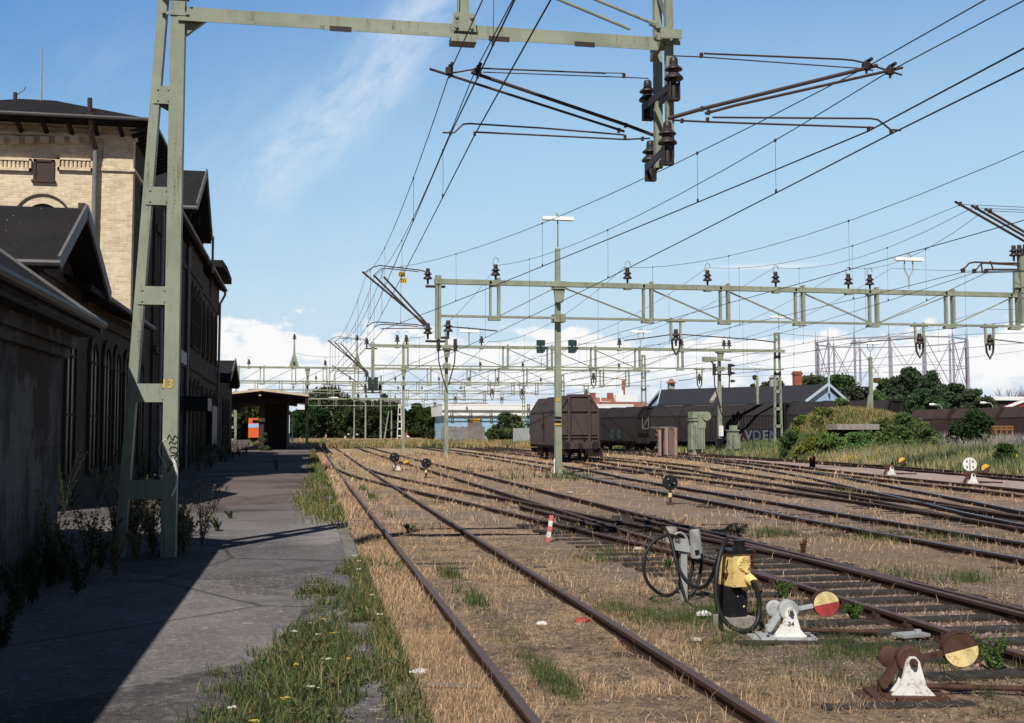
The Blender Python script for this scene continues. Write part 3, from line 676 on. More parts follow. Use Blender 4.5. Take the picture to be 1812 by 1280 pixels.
for (px, y0, y1_, r) in ((159, 196, 174, .07), (27, 178, 164, .06)):
    yy = hy-.3 if px < 100 else e0.y+1.0
    p = ay(px, y0+6, yy); q = ay(px, y1_, yy); mb = MB(); mb.tube([p, q], r, 8)
    if px == 27: mb.tube([q-Vector((0, 0, .1)), q+Vector((.25, 0, .08)), q+Vector((.3, 0, .2))], .012, 5)
    mb.build('vent_pipe', BROWNP, t)
for y, z0, z1 in ((36.8, 8.0, 9.6), (36.8, 5.5, 7.6), (36.8, 1., 4.)): arched_window(t, 'x', xr, y, z0, z1, .9)

# --- main station block, cross gable to the platform
t = thing('station_building', 'two storey main station building with cross gable, dark against the sky beyond the tower', 'building', (WX, 52, ZP))
mb = MB(); mb.bb(-15, WX, 39.0, 66.5, 0, 9.7); mb.bb(-15, WX+.12, 49, 55.4, 0, 11.0); mb.prism([(49, 11.0), (55.4, 11.0), (52.2, 13.1)], 'x', -15, WX+.12); mb.build('wall', BRY_SHADE, t)
n2 = ax(347, 364, -4.2); f2 = ax(374, 425, -4.2); a2 = ax(365, 303, -4.2)
mb = MB()
for y, z in ((n2.y, n2.z), (f2.y, n2.z)):
    pts = [(-4.2, y, z), (-4.2, a2.y, a2.z), (-15, a2.y, a2.z), (-15, y, z)]
    mb.add([Vector(p) for p in pts]+[Vector(p)-Vector((0, 0, .3)) for p in pts], [(0,1,2,3),(7,6,5,4),(0,4,5,1),(1,5,6,2),(2,6,7,3),(3,7,4,0)])
mb.build('gable_roof', TAR, t)
mb = MB(); mb.bar((-4.17, n2.y, n2.z-.05), (-4.17, a2.y, a2.z-.05), .06, .3); mb.bar((-4.17, f2.y, n2.z-.05), (-4.17, a2.y, a2.z-.05), .06, .3); mb.tube([(-15, n2.y-.08, n2.z-.1), (-4.15, n2.y-.08, n2.z-.1)], .08, 8); mb.build('verge_trim', TRIM, t)
EXM = -4.6; e3 = ax(399, 513, EXM); ez3 = e3.z; yend = e3.y
mb = MB(); mb.prism([(EXM, ez3), (-10, ez3+2.7), (-10, ez3+2.5), (EXM, ez3-.2)], 'y', 39.6, yend); mb.prism([(-10, ez3+2.7), (-15.8, ez3), (-15.8, ez3-.2), (-10, ez3+2.5)], 'y', 39.6, yend); mb.build('roof', TAR, t)
# low second cross gable at the far end of the roof
q0, q1 = ax(402, 472, -4.3), ax(410, 493, -4.3); yn = 2*q0.y-q1.y+.6
mb = MB(); mb.prism([(yn, q1.z), (q0.y, q0.z), (q1.y, q1.z), (q1.y, q1.z-.35), (q0.y, q0.z-.3), (yn, q1.z-.35)], 'x', -12, -4.3); mb.build('gablet_roof', TAR, t)
mb = MB(); mb.bb(-12, WX+.06, yn+.7, q1.y-.6, ez3-1.5, q1.z-.3); mb.build('end_bay', BRY_SHADE, t)
mb = MB(); mb.tube([(EXM+.05, 39.7, ez3-.05), (EXM+.05, yend, ez3-.05)], .08, 8); mb.build('gutter', GUTD, t)
mb = MB(); mb.tube([(EXM, yend-.3, ez3-.1), (EXM, yend-.3, ez3-.35), (-4.85, yend-.6, ez3-.9), (-4.88, yend-.6, ZP)], .07, 8); mb.tube([(-4.3, 53.6, 10.9), (-4.3, 53.6, 9.2)], .06, 6); mb.tube([(-4.88, 48.8, 9.6), (-4.88, 48.8, ZP)], .07, 8); mb.tube([(-4.88, 39.9, 9.6), (-4.88, 39.9, ZP)], .07, 8); mb.build('downpipe', GUTT, t)
mb = MB(); mb.bb(WX, WX+.1, 39, 66.5, 4.5, 4.75); mb.bb(WX+.12, WX+.2, 49, 55.4, 4.52, 4.77); mb.bb(WX, WX+.08, 39, 66.5, 8.6, 8.8); mb.bb(WX+.12, WX+.19, 49, 55.4, 8.62, 8.82); mb.build('string_course', BRY_SHADE, t)
mb = MB()
for y in np.arange(49.2, 52, .3): mb.box((WX+.3, y, 11.0-.35+.62*(y-49)), (.35, .12, .18))
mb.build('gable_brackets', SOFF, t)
for y in (41.5, 44, 46.5, 57.5, 60, 62.5, 65): arched_window(t, 'x', WX, y, 5.6, 8.1, .9)
for y in (50.6, 52.2, 53.8): arched_window(t, 'x', WX+.12, y, 5.6, 8.2, .85)
for y in (41.5, 44, 46.5, 57.5, 60, 62.5, 65): arched_window(t, 'x', WX, y, .9, 3.9, 1.1)
for y in (50.4, 52.2, 54.): arched_window(t, 'x', WX+.12, y, .5, 4.0, 1.1)
# --- low far wing
t = thing('far_station_wing', 'low gabled end wing beyond the main station building', 'building', (WX, 76, ZP))
gp0 = ax(412, 634, -4.5); gz = ax(403, 668, -4.5).z; mb = MB(); mb.bb(-14, WX-.1, 70.6, 82, 0, gz); mb.prism([(71, gz), (79, gz), (75, gp0.z-.2)], 'x', -14, WX-.1); mb.build('wall', BRY_SHADE, t)
mb = MB()
for y in (70.2, 79.8):
    pts = [(-4.5, y, gz), (-4.5, 75, gp0.z), (-14, 75, gp0.z), (-14, y, gz)]
    mb.add([Vector(p) for p in pts]+[Vector(p)-Vector((0, 0, .25)) for p in pts], [(0,1,2,3),(7,6,5,4),(0,4,5,1),(1,5,6,2),(2,6,7,3),(3,7,4,0)])
mb.build('roof', TAR, t)
mb = MB(); mb.bar((-4.47, 70.2, gz), (-4.47, 75, gp0.z), .06, .3); mb.bar((-4.47, 79.8, gz), (-4.47, 75, gp0.z), .06, .3); mb.build('verge_trim', TRIM, t)
for y in (73, 75.5, 78): arched_window(t, 'x', WX-.1, y, 1, 3.8, .9)
# hanging platform sign and notice board on the station front, white name plate
t = thing('platform_sign', 'dark oblong sign projecting over the platform from the station wall', 'sign', (-4.3, 55, 3.))
a = ax(343, 703, -4.3); mb = MB(); mb.box((-4.3, a.y+2, a.z-.25), (.9, 1.9, .5)); mb.build('panel', BLACK, t); mb = MB(); mb.tube([(-5, a.y+1.5, a.z+.05), (-3.9, a.y+1.5, a.z+.05)], .03, 6); mb.tube([(-5, a.y+2.5, a.z+.05), (-3.9, a.y+2.5, a.z+.05)], .03, 6); mb.build('bracket', DARK, t)
mb = MB(); mb.bb(-4.85, -4.7, 60, 63.2, 1.2, 3.2); tag(mb.build('notice_board', BLACK), 'dark glazed notice board on the station wall below the oblong sign', 'notice board')
mb = MB(); a = ax(321, 622, -4.86); mb.bb(-4.87, -4.84, a.y-.2, a.y+1.9, a.z-.45, a.z+.05); tag(mb.build('name_plate', worn('faded_plate', (.34, .35, .38), None, .6, 4, .5)), 'pale faded name plate high on the station front below the upper windows', 'name plate')

# --- platform canopy
cyy = 90.
cap = ay(463, 689, cyy); cr = ay(546, 699, cyy); cl_x = 2*cap.x-cr.x
t = thing('platform_canopy', 'dark gabled platform canopy with pale edge boards standing at the end of the platform', 'canopy', (cap.x, cyy, ZP))
mb = MB()
for s_, xe in ((1, cr.x), (-1, cl_x)):
    pts = [(cap.x, cyy, cap.z), (xe, cyy, cr.z), (xe, cyy+42, cr.z), (cap.x, cyy+42, cap.z)]
    mb.add([Vector(p) for p in pts]+[Vector(p)-Vector((0, 0, .2)) for p in pts], [(0,1,2,3),(7,6,5,4),(0,4,5,1),(1,5,6,2),(2,6,7,3),(3,7,4,0)])
mb.build('roof', TAR, t)
mb = MB()
for xe in (cr.x, cl_x): mb.bar((cap.x, cyy-.03, cap.z-.05), (xe, cyy-.03, cr.z-.05), .05, .16)
mb.build('edge_board', worn('cream_board', (.62, .5, .36), None, .6, 3, .4), t)
mb = MB(); mb.bb(cr.x-.25, cr.x-.02, cyy+.1, cyy+42, cr.z-.75, cr.z-.2); mb.bb(cl_x+.02, cl_x+.25, cyy+.1, cyy+42, cr.z-.75, cr.z-.2)
mb.prism([(cap.x, cap.z-.25), (cr.x-.1, cr.z-.25), (cr.x-.1, cr.z-.55), (cap.x+1, cap.z-1.1), (cap.x-1, cap.z-1.1), (cl_x+.1, cr.z-.55), (cl_x+.1, cr.z-.25)], 'y', cyy+1.2, cyy+1.4); mb.build('soffit', SOFF, t)
px_ = ay(463, 700, cyy+2).x
for i in range(5):
    mb = MB(); mb.bb(px_-.2, px_+.2, cyy+2+9*i, cyy+2.4+9*i, ZP, cap.z-.5); mb.build('post', BROWNP, t)
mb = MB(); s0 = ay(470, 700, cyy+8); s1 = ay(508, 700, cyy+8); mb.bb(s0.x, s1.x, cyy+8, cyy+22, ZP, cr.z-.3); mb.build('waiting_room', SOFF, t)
mb = MB(); a = ay(526, 714, cyy+.6); b = ay(539, 725, cyy+.6); mb.bb(a.x, b.x, cyy+.55, cyy+.65, b.z, a.z); tag(mb.build('hanging_sign', LAMPW), 'small white sign hanging under the right edge of the platform canopy', 'sign')
mb = MB(); a = ay(457, 740, cyy+1.95); b = ay(469, 746, cyy+1.95); mb.bb(a.x, b.x, cyy+1.9, cyy+1.95, b.z, a.z); tag(mb.build('post_sign', PALEY), 'yellow oblong sign fixed to the front post of the platform canopy', 'sign')
mb = MB(); a = ay(460, 700, cyy+.3); mb.lathe([(0, .12), (.12, .1), (.14, 0), (.05, -.06), (0, -.07)], (a.x, cyy+.3, a.z), 12); tag(mb.build('canopy_lamp', LAMPW), 'small white lamp under the ridge of the platform canopy', 'lamp')
# --- orange railcar beyond
yy = 150.
a = ay(444, 740, yy); b = ay(462, 768, yy)
t = thing('orange_railcar', 'orange rail vehicle with pale blue band, half hidden behind the platform canopy post', 'rail vehicle', ((a.x+b.x)/2, yy, 0))
mb = MB(); mb.bb(a.x-.3, b.x+1.6, yy, yy+12, 1.0, a.z); mb.build('body', ORANGE, t)
mb = MB(); z0 = ay(450, 757, yy).z; z1 = ay(450, 750, yy).z; mb.bb(a.x-.32, b.x+1.62, yy-.02, yy+11.9, z0, z1); mb.build('stripe', BLUE, t)
mb = MB(); mb.bb(a.x, b.x+1.3, yy+.4, yy+11, .3, 1.0)
for k in (1.5, 9.5): mb.cyl((a.x, yy+k, .5), (b.x+1.3, yy+k, .5), .45, 14)
mb.build('underframe', UNDER, t)
mb = MB(); mb.bb(a.x+.2, b.x+1., yy-.03, yy, z1+.1, a.z-.25); mb.build('windscreen', GLASS, t)
# ------------------------------------------------------------------ insulators, arms
def ins_mesh(big):
    mb = MB(); n = 18 if big else 10
    mb.lathe([(0, .47), (.055, .465), (.075, .44), (.08, .36), (.075, .335), (.085, .325), (.10, .30), (.155, .255), (.16, .235), (.10, .235), (.085, .19), (.10, .17), (.165, .10), (.175, .07), (.165, .06), (.07, .075), (.045, .06), (.04, -.04), (.04, -.14), (0, -.14)], (0, 0, 0), n)
    return mb.mesh('insulator', PORC)
INS_B, INS_S = ins_mesh(True), ins_mesh(False)
def insulator(t, p, rot=(0, 0, 0), s=1., big=False):
    return link('insulator', INS_B if big else INS_S, t, Vector(p)-wloc(t), rot, (s, s, s))
def clamp(mb, p, s=.05):
    mb.box(p, (s*1.2, s*1.6, s*2)); mb.cyl(Vector(p)+Vector((0, -s*1.3, s*.4)), Vector(p)+Vector((0, s*1.3, s*.4)), s*.35, 6)

# ------------------------------------------------------------------ portal 13 (nearest)
YP = 14.74
m0 = Vector((-1.68, YP, ZP))
t13 = thing('catenary_portal', 'nearest grey green portal with yellow number 13 on its A-shaped mast', 'catenary portal', m0)
def p13(px, py, y=YP): return ay(px, py, y)
# upright: channel section, web to the camera
ux = p13(298.5, 985).x
mb = MB(); wv = .178
topz = 7.95
for x0, x1_, yy0, yy1 in ((-wv/2, wv/2, YP-.11, YP-.10), (-wv/2, -wv/2+.012, YP-.10, YP+.08), (wv/2-.012, wv/2, YP-.10, YP+.08)):
    mb.bb(ux+x0, ux+x1_, yy0, yy1, ZP-.1, topz)
mb.build('upright', GREEN, t13)
lo, hi = p13(219, 905), p13(289, 10)
lo = lo+(lo-hi)*.12; lo.z = ZP-.1; dv = (hi-lo).normalized(); hi = hi+dv*.35
mb = MB(); mb.bar(lo, hi, .18, .115, up=(1, 0, 0)); mb.build('inclined_leg', GREEN, t13)
def leg_x(z): return lo.x+(hi.x-lo.x)*(z-lo.z)/(hi.z-lo.z)
mb = MB()
for py in (172, 350, 525, 696, 866):
    z = p13(290, py).z; hh = .115
    for xx in (leg_x(z)+.03, ux-wv/2-.01):
        for dz in (-.07, .07): mb.cyl((xx, YP-.115, z+dz), (xx, YP-.1, z+dz), .014, 6)
    mb.bb(leg_x(z)-.02, ux-wv/2+.02, YP-.102, YP-.09, z-hh, z+hh); mb.bb(leg_x(z)+.03, ux-wv/2, YP+.05, YP+.06, z-hh, z+hh); mb.prism([(ux-wv/2-.12, z-hh), (ux-wv/2, z-hh), (ux-wv/2, z-hh-.06)], 'y', YP+.05, YP+.06)
mb.build('batten_plates', GREEN, t13)
bl, br = p13(329, 41), p13(1166, 75)
zb0, zb1 = p13(330, 38).z, p13(330, 15.6).z
mb = MB(); x0, x1_ = ux, br.x+.05
mb.bb(x0, x1_, YP-.075, YP-.062, zb0, zb1); mb.bb(x0, x1_, YP-.062, YP+.075, zb1-.014, zb1); mb.bb(x0, x1_, YP-.13, YP-.062, zb0-.002, zb0+.012); mb.bb(x0, x1_, YP-.14, YP-.13, zb0-.04, zb0+.012)
for px in (600, 742, 880, 1030):
    x = p13(px, 60).x
mb.build('beam', GREEN, t13)
mb = MB()
for px in (602, 880, 1030): x = p13(px, 60).x; mb.bb(x-.14, x+.14, YP-.147, YP-.141, zb0-.06, zb0+.01)
mb.build('beam_slots', DARK, t13)
mb = MB()
for z in (p13(318, 33).z, p13(318, 5).z): mb.bb(ux-.2, ux+.14, YP-.125, YP-.112, z, z+.04); mb.cyl((ux-.17, YP-.16, z+.02), (ux-.17, YP-.05, z+.02), .022, 6); mb.cyl((ux+.12, YP-.16, z+.02), (ux+.12, YP-.05, z+.02), .022, 6)
mb.prism([(ux+.1, zb0+.02), (ux+.36, zb0+.02), (ux+.1, zb0-.2)], 'y', YP-.06, YP+.02); mb.build('gusset', GREEN, t13)
# upper chord (above the frame), posts, tie rods
zu = 8.75
mb = MB(); mb.bb(ux-.1, x1_+.2, YP-.07, YP+.07, zu, zu+.25); mb.bb(ux-.1, ux+.1, YP-.06, YP+.06, topz, zu); mb.build('upper_chord', GREEN, t13)
pc = p13(818, 20)
mb = MB(); mb.bb(pc.x-.075, pc.x-.06, YP-.13, YP-.03, zb0-.05, zu); mb.bb(pc.x+.06, pc.x+.075, YP-.13, YP-.03, zb0-.05, zu); mb.bb(pc.x-.06, pc.x+.06, YP-.095, YP-.08, zb0-.05, zu); mb.prism([(pc.x-.17, zb0+.05), (pc.x+.17, zb0+.05), (pc.x+.14, zb0+.30), (pc.x-.14, zb0+.30)], 'y', YP-.155, YP-.141); mb.bb(pc.x-.17, pc.x+.17, YP-.18, YP+.06, zb0-.1, zb0-.02)
for dx in (-.1, .1):
    for dz in (.1, .24): mb.cyl((pc.x+dx, YP-.18, zb0+dz), (pc.x+dx, YP-.14, zb0+dz), .025, 6)
mb.build('truss_post', GREEN, t13)
mb = MB()
for (pa, pb) in (((985, -2), (1115, 52)), ((1050, -2), (1166, 46))):
    a, b = p13(*pa, YP-.05), p13(*pb, YP-.05); mb.tube([b, a, a+(a-b)*1.6], .022, 8)
b = p13(1150, 40, YP-.05); mb.tube([b, p13(1166, 47, YP-.05)], .045, 8); mb.build('tie_rod', GREEN, t13)
# twin drop posts at the beam end
YN, YFR = 14.42, 15.12
pn_, pf = p13(1184, 150, YN), p13(1164, 150, YFR)
for nm, x, y, zbot, ww in (('drop_post', pn_.x, YN, p13(1176, 280, YN).z, .10), ('drop_post', pf.x, YFR, p13(1160, 298, YFR).z, .11)):
    mb = MB(); mb.bb(x-ww/2, x+ww/2, y-.05, y-.035, zbot, 9.); mb.bb(x-ww/2, x-ww/2+.012, y-.035, y+.05, zbot, 9.); mb.bb(x+ww/2-.012, x+ww/2, y-.035, y+.05, zbot, 9.); mb.build(nm, GREEN, t13)
mb = MB(); mb.bar((pf.x, YFR, 8.3), (pn_.x, YN, 7.55), .09, .12); mb.build('stay', GREEN, t13)
mb = MB()
xc_ = (pn_.x+pf.x)/2
for z in (zb1-.02, zb0+.02):
    mb.bar((pn_.x-.09, YN-.05, z), (pf.x-.09, YFR, z), .05, .1)
p = p13(1178, 62, YN-.08); mb.box((p.x-.05, YN-.1, p.z), (.2, .02, .2)); mb.box((p.x+.1, YN-.085, p.z-.03), (.2, .02, .2)); mb.box((pf.x-.1, YN-.2, zb0+.06), (.3, .02, .12))
for dx, dz in ((-.13, -.06), (.12, -.08), (-.13, .1)): mb.cyl((p.x+dx, YN-.15, p.z+dz), (p.x+dx, YN-.08, p.z+dz), .045, 6)
mb.build('joint_plate', GREEN, t13)
# brackets along the track with four insulators
iu_n, iu_f = p13(1192, 126, YN-.22), p13(1146, 165, YFR+.28)
il_n, il_f = p13(1181, 240, YN-.22), p13(1151, 272, YFR+.28)
mb = MB()
for a, b in ((iu_n, iu_f), (il_n, il_f)):
    a2_, b2_ = a-Vector((0, 0, .22)), b-Vector((0, 0, .22))
    for dx in (-.07, .07):
        mb.bar(a2_+Vector((dx, 0, 0)), b2_+Vector((dx, 0, 0)), .025, .1)
    for q in (a, b):
        mb.bb(q.x-.075, q.x-.055, q.y-.05, q.y+.05, q.z-.38, q.z-.15); mb.bb(q.x+.055, q.x+.075, q.y-.05, q.y+.05, q.z-.38, q.z-.15); mb.bb(q.x-.075, q.x+.075, q.y-.05, q.y+.05, q.z-.40, q.z-.37); mb.cyl((q.x, q.y, q.z-.36), (q.x, q.y, q.z-.1), .04, 8)
mb.build('insulator_bracket', DARK, t13)
for q in (iu_n, iu_f, il_n, il_f): insulator(t13, q-Vector((0, 0, .16)), (0, 0, 0), .74, True)
def arm(name, y, lst, t, r, clamps=()):
    mb = MB()
    for pts, rr in lst: mb.tube([ay(px, py, y) for px, py in pts], rr, 8)
    for c in clamps: clamp(mb, ay(*c, y), r*.62)
    return mb.build(name, RODM, t)
YL = YFR+.28; YR = YN-.22
arm('cantilever_tube', YL, [([(1160, 241), (1110, 222), (834, 128)], .026)], t13, .05, [(1107, 222)])
arm('cantilever_tube', YL, [([(1105, 233), (1093, 229), (760, 122)], .019)], t13, .05, [(1095, 231)])
arm('tie_tube', YL, [([(1072, 130), (850, 121), (797, 130)], .012), ([(1148, 139), (1104, 137), (855, 128)], .008), ([(1104, 130), (1060, 129)], .008)], t13, .05, [(1104, 134)])
arm('registration_tube', YL, [([(1105, 239), (960, 227), (832, 219), (820, 220), (811, 228), (804, 235), (783, 235)], .0125), ([(1150, 245), (1106, 247), (840, 234)], .0125)], t13, .045, [(797, 236), (840, 237), (1106, 243), (1137, 246)])
arm('cantilever_tube', YR, [([(1183, 210), (1242, 193), (1552, 116)], .027)], t13, .05, [(1242, 193)])
arm('cantilever_tube', YR, [([(1248, 201), (1300, 187), (1597, 120)], .02)], t13, .05, [(1254, 199)])
arm('tie_tube', YR, [([(1246, 95), (1487, 105), (1510, 107), (1532, 112), (1567, 124), (1596, 133)], .0135), ([(1192, 99), (1240, 101), (1517, 121), (1545, 125)], .009)], t13, .05, [(1241, 98)])
arm('registration_tube', YR, [([(1261, 208), (1540, 210), (1553, 212), (1565, 221), (1576, 230), (1594, 231)], .0135), ([(1190, 213), (1252, 216), (1546, 226)], .0135)], t13, .045, [(1537, 228), (1577, 234), (1252, 212), (1207, 214)])
mb = MB()
for c, y in (((795, 126), YL), ((845, 127), YL), ((1533, 118), YR), ((1575, 126), YR)):
    q = ay(*c, y); mb.box(q, (.1, .08, .09)); mb.cyl(q+Vector((.03, -.1, .08)), q+Vector((.03, .1, .08)), .025, 6); mb.cyl(q+Vector((0, 0, -.1)), q+Vector((0, 0, .09)), .018, 6)
mb.build('wire_clamp', DARK, t13)
# number and graffiti on the upright
def facept(px, py): return ay(px, py, YP-.114)
q = facept(296, 680); link('number', text_mesh('13', .15, YEL, .001, .004), t13, q-wloc(t13), (R_(90), 0, 0))
def strokes(lines, mat, r, name):
    mb = MB()
    for ln in lines:
        pts = [ay(310-24.6+(x-655)*.4376+10.5, 770+(y-760)*.4376+3, YP-.1135) for x, y in ln]
        for a, b in zip(pts[:-1], pts[1:]): mb.bar(a, b, r, .003, up=(0, 1, 0)) if False else mb.tube([a, b], r/2, 5)
    return mb.build(name, mat, t13)
strokes([[(655,768),(663,752),(676,775),(686,755),(703,772)], [(662,790),(668,778),(684,790),(698,778)], [(664,812),(672,800),(690,803),(700,816),(690,826),(672,824),(664,812)], [(665,838),(698,830),(670,862),(668,874),(696,860)], [(660,888),(690,852),(686,880),(704,872)], [(694,880),(688,906)], [(655,890),(664,902)], [(664,888),(655,902)]], BLACK, .012, 'graffiti')
strokes([[(676,850),(686,866),(692,900),(694,930),(690,960),(680,980),(672,1000)]], WHITE, .034, 'paint_drip')
strokes([[(652,768),(632,782),(620,806),(626,838),(640,862),(650,886)]], WHITE, .009, 'loose_wire_loop')

# ------------------------------------------------------------------ the rows of gantries behind
POLEX = 10.5
def gx(px, y, py=600): return ay(px, py, y).x
def box_pole(t, x, y, h, w_=.29):
    mb = MB(); mb.add([(x-w_/2, y-w_/2, -.1), (x+w_/2, y-w_/2, -.1), (x+w_/2, y+w_/2, -.1), (x-w_/2, y+w_/2, -.1), (x-w_/2*.7, y-w_/2*.7, h), (x+w_/2*.7, y-w_/2*.7, h), (x+w_/2*.7, y+w_/2*.7, h), (x-w_/2*.7, y+w_/2*.7, h)], [(0,3,2,1),(4,5,6,7),(0,1,5,4),(1,2,6,5),(2,3,7,6),(3,0,4,7)])
    mb.bb(x-w_*.62, x+w_*.62, y-w_*.62, y+w_*.62, -.1, .12)
    return mb.build('pole', GREEN, t)
def lattice_pole(t, x, y, h, w_=.62, mat=None, name='lattice_mast'):
    mb = MB(); wt = .5
    def hw(z): return w_/2*(1-(1-wt)*z/h)
    for s_ in (-1, 1): mb.bar((x+s_*hw(0), y, -.1), (x+s_*hw(h), y, h), .13, .2, up=(0, 1, 0))
    z = .9
    while z < h-.3: mb.bb(x-hw(z), x+hw(z), y-.1, y+.1, z-.12, z+.12); z += 1.35
    mb.bb(x-hw(h)-.03, x+hw(h)+.03, y-.12, y+.12, h-.25, h)
    return mb.build(name, mat or GREEN, t)
ARMS = [([(755, 576), (641, 481)], .04), ([(752, 577), (661, 487)], .04), ([(756, 574), (679, 490)], .04), ([(753, 481), (741, 478), (672, 470), (660, 473), (643, 484)], .022), ([(741, 481), (690, 476), (675, 475), (661, 488)], .018), ([(752, 578), (739, 575), (668, 570), (659, 571), (648, 579)], .022), ([(739, 578), (680, 574), (670, 575), (662, 580)], .02), ([(751, 581), (674, 582)], .02)]
def left_arms(t, y, off):
    """side-arm set of the left drop post; off = shift from the set surveyed at y=48"""
    k = 0
    for pts, r in ARMS:
        mb = MB(); mb.tube([ay(px, py, 48.)+off for px, py in pts], r*1.15, 6)
        mb.build('cantilever_tube' if r > .03 else 'registration_tube', RODM, t)
    for px, py in ((757, 497), (757, 594)): insulator(t, ay(px, py, 48.)+off, (0, 0, 0), 1.15)
    for px, py in ((757, 503), (757, 600)):
        mb = MB(); q = ay(px, py, 48.)+off; mb.bar(q+Vector((-.1, 0, -.1)), q+Vector((.75, 0, -.1)), .08, .1); mb.build('insulator_bracket', DARK, t)
def hanger(t, x, y, zb, left=None, right=None, twin=.5):
    """U-shaped drop bracket under the lower chord with insulator and side arms"""
    mb = MB(); zd = 1.0
    for s_ in (-1, 1): mb.bar((x+s_*.22, y, zb+.1), (x+s_*.2, y, zb-zd*.85), .09, .09); mb.bb(x+s_*.22-.2, x+s_*.22+.2, y-.06, y+.06, zb-.1, zb-.02)
    mb.build('hanger', GREEN, t)
    mb = MB(); mb.tube([(x-.2, y, zb-zd*.8), (x-.16, y, zb-zd*1.25), (x, y, zb-zd*1.55), (x+.16, y, zb-zd*1.25), (x+.2, y, zb-zd*.8)], .05, 6); mb.build('hanger_loop', DARK, t)
    insulator(t, (x, y, zb-zd*.98), (0, 0, 0), 1.25)
    if left is not None: mb = MB(); mb.tube([(x-.05, y, zb-.62), (left+1., y, zb-.82), (left, y, zb-.94)], .028, 6); mb.build('registration_tube', RODM, t)
    if right is not None: mb = MB(); mb.tube([(x+.05, y, zb-.62), (right-1., y, zb-.82), (right, y, zb-.92)], .028, 6); mb.build('registration_tube', RODM, t)
def gantry(y, x0, x1, zt, zb, poles, posts, tops, drops, label, dropx=None, off=None, braces=True, hgt=.22):
    t = thing('catenary_gantry', label, 'catenary gantry', (poles[0][0], y, 0), group='gantries spanning the yard')
    mb = MB(); mb.bb(x0, x1, y-.1, y+.1, zt-hgt, zt); mb.bb(x0, x1, y-.16, y-.1, zt-hgt-.002, zt-hgt+.03); mb.build('top_beam', GREEN, t)
    mb = MB(); mb.bb(x0+.2, x1-.1, y-.09, y+.09, zb-.045, zb+.045); mb.build('bottom_beam', GREEN, t)
    for x, kind, h in poles:
        if kind == 'box':
            box_pole(t, x, y+.35, h)
            mb = MB()
            for z in (zt-.15, zb): mb.bb(x-.26, x+.26, y-.12, y+.5, z-.17, z+.17)
            mb.prism([(x-.25, zt-.25), (x+.25, zt-.25), (x+.17, zt-.9), (x-.17, zt-.9)], 'y', y-.05, y+.15); mb.build('pole_clamp', GREEN, t)
        else: lattice_pole(t, x, y+.35, h)
    for x in posts:
        mb = MB()
        mb.bb(x-.25, x-.16, y-.1, y+.1, zb-.1, zt-.05); mb.bb(x+.1, x+.22, y-.13, y+.13, zb-.15, zt+.1)
        mb.bb(x-.3, x+.24, y-.15, y+.15, zb-.16, zb-.06); mb.build('truss_post', GREEN, t)
    ps = sorted(posts+[p[0] for p in poles[:1]])
    if braces:
        xp = poles[0][0]
        for a, b in zip(ps[:-1], ps[1:]):
            if b-a < 1.2: continue
            mb = MB(); up_ = (b <= xp+.1)          # left of the pole braces rise to the right, right of it they fall, then rise again
            if not up_ and a > xp+ (x1-xp)*.55: up_ = True
            za, z_b = (zb, zt-hgt) if up_ else (zt-hgt, zb)
            for dy in (-.08, .08): mb.tube([(a+.1, y+dy, za), (b-.1, y+dy, z_b)], .022, 5)
            mb.build('brace', GREEN, t)
    for x in tops:
        insulator(t, (x, y, zt+.14), (0, 0, 0), 1.2)
        mb = MB(); mb.tube([(x-.12, y, zt+.62), (x-.1, y, zt+.9), (x, y, zt+1.02), (x+.1, y, zt+.95), (x+.14, y, zt+.8)], .022, 5); mb.build('wire_holder', ZINC, t)
        mb = MB(); mb.bb(x-.16, x+.16, y-.14, y+.14, zt-hgt-.06, zt-hgt); mb.build('saddle', GREEN, t)
    for d in drops: hanger(t, d[0], y, zb, *d[1:])
    if dropx is not None:
        mb = MB(); mb.bb(dropx-.12, dropx-.02, y-.12, y+.12, zb-1., zt+.15); mb.bb(dropx+.03, dropx+.12, y-.12, y+.12, zb-1., zt+.15); mb.bb(dropx-.1, dropx+.1, y-.06, y+.06, zb-1., zt); mb.build('drop_post', GREEN, t)
        left_arms(t, y, off if off is not None else Vector((0, 0, 0)))
    return t
Y2 = 48.
zt2, zb2 = ay(987, 499, Y2).z, ay(987, 563, Y2).z
print('gantry2', zt2, zb2, gx(987, Y2))
PX2 = gx(987, Y2+.35)
g2 = gantry(Y2, gx(768, Y2), gx(1830, Y2), zt2, zb2, [(PX2, 'box', ay(987, 438, Y2).z), (gx(1840, Y2), 'lattice', 10)],
       [gx(p, Y2) for p in (876, 1147, 1283, 1416, 1547, 1682, 1797)], [gx(p, Y2) for p in (877, 1111, 1253, 1374, 1503, 1541)],
       [(gx(1196, Y2), gx(1105, Y2), gx(1372, Y2)), (gx(1627, Y2), gx(1505, Y2), None), (gx(1751, Y2), None, gx(1860, Y2))],
       'large gantry with the tall single pole in the middle of the photo', gx(775, Y2))
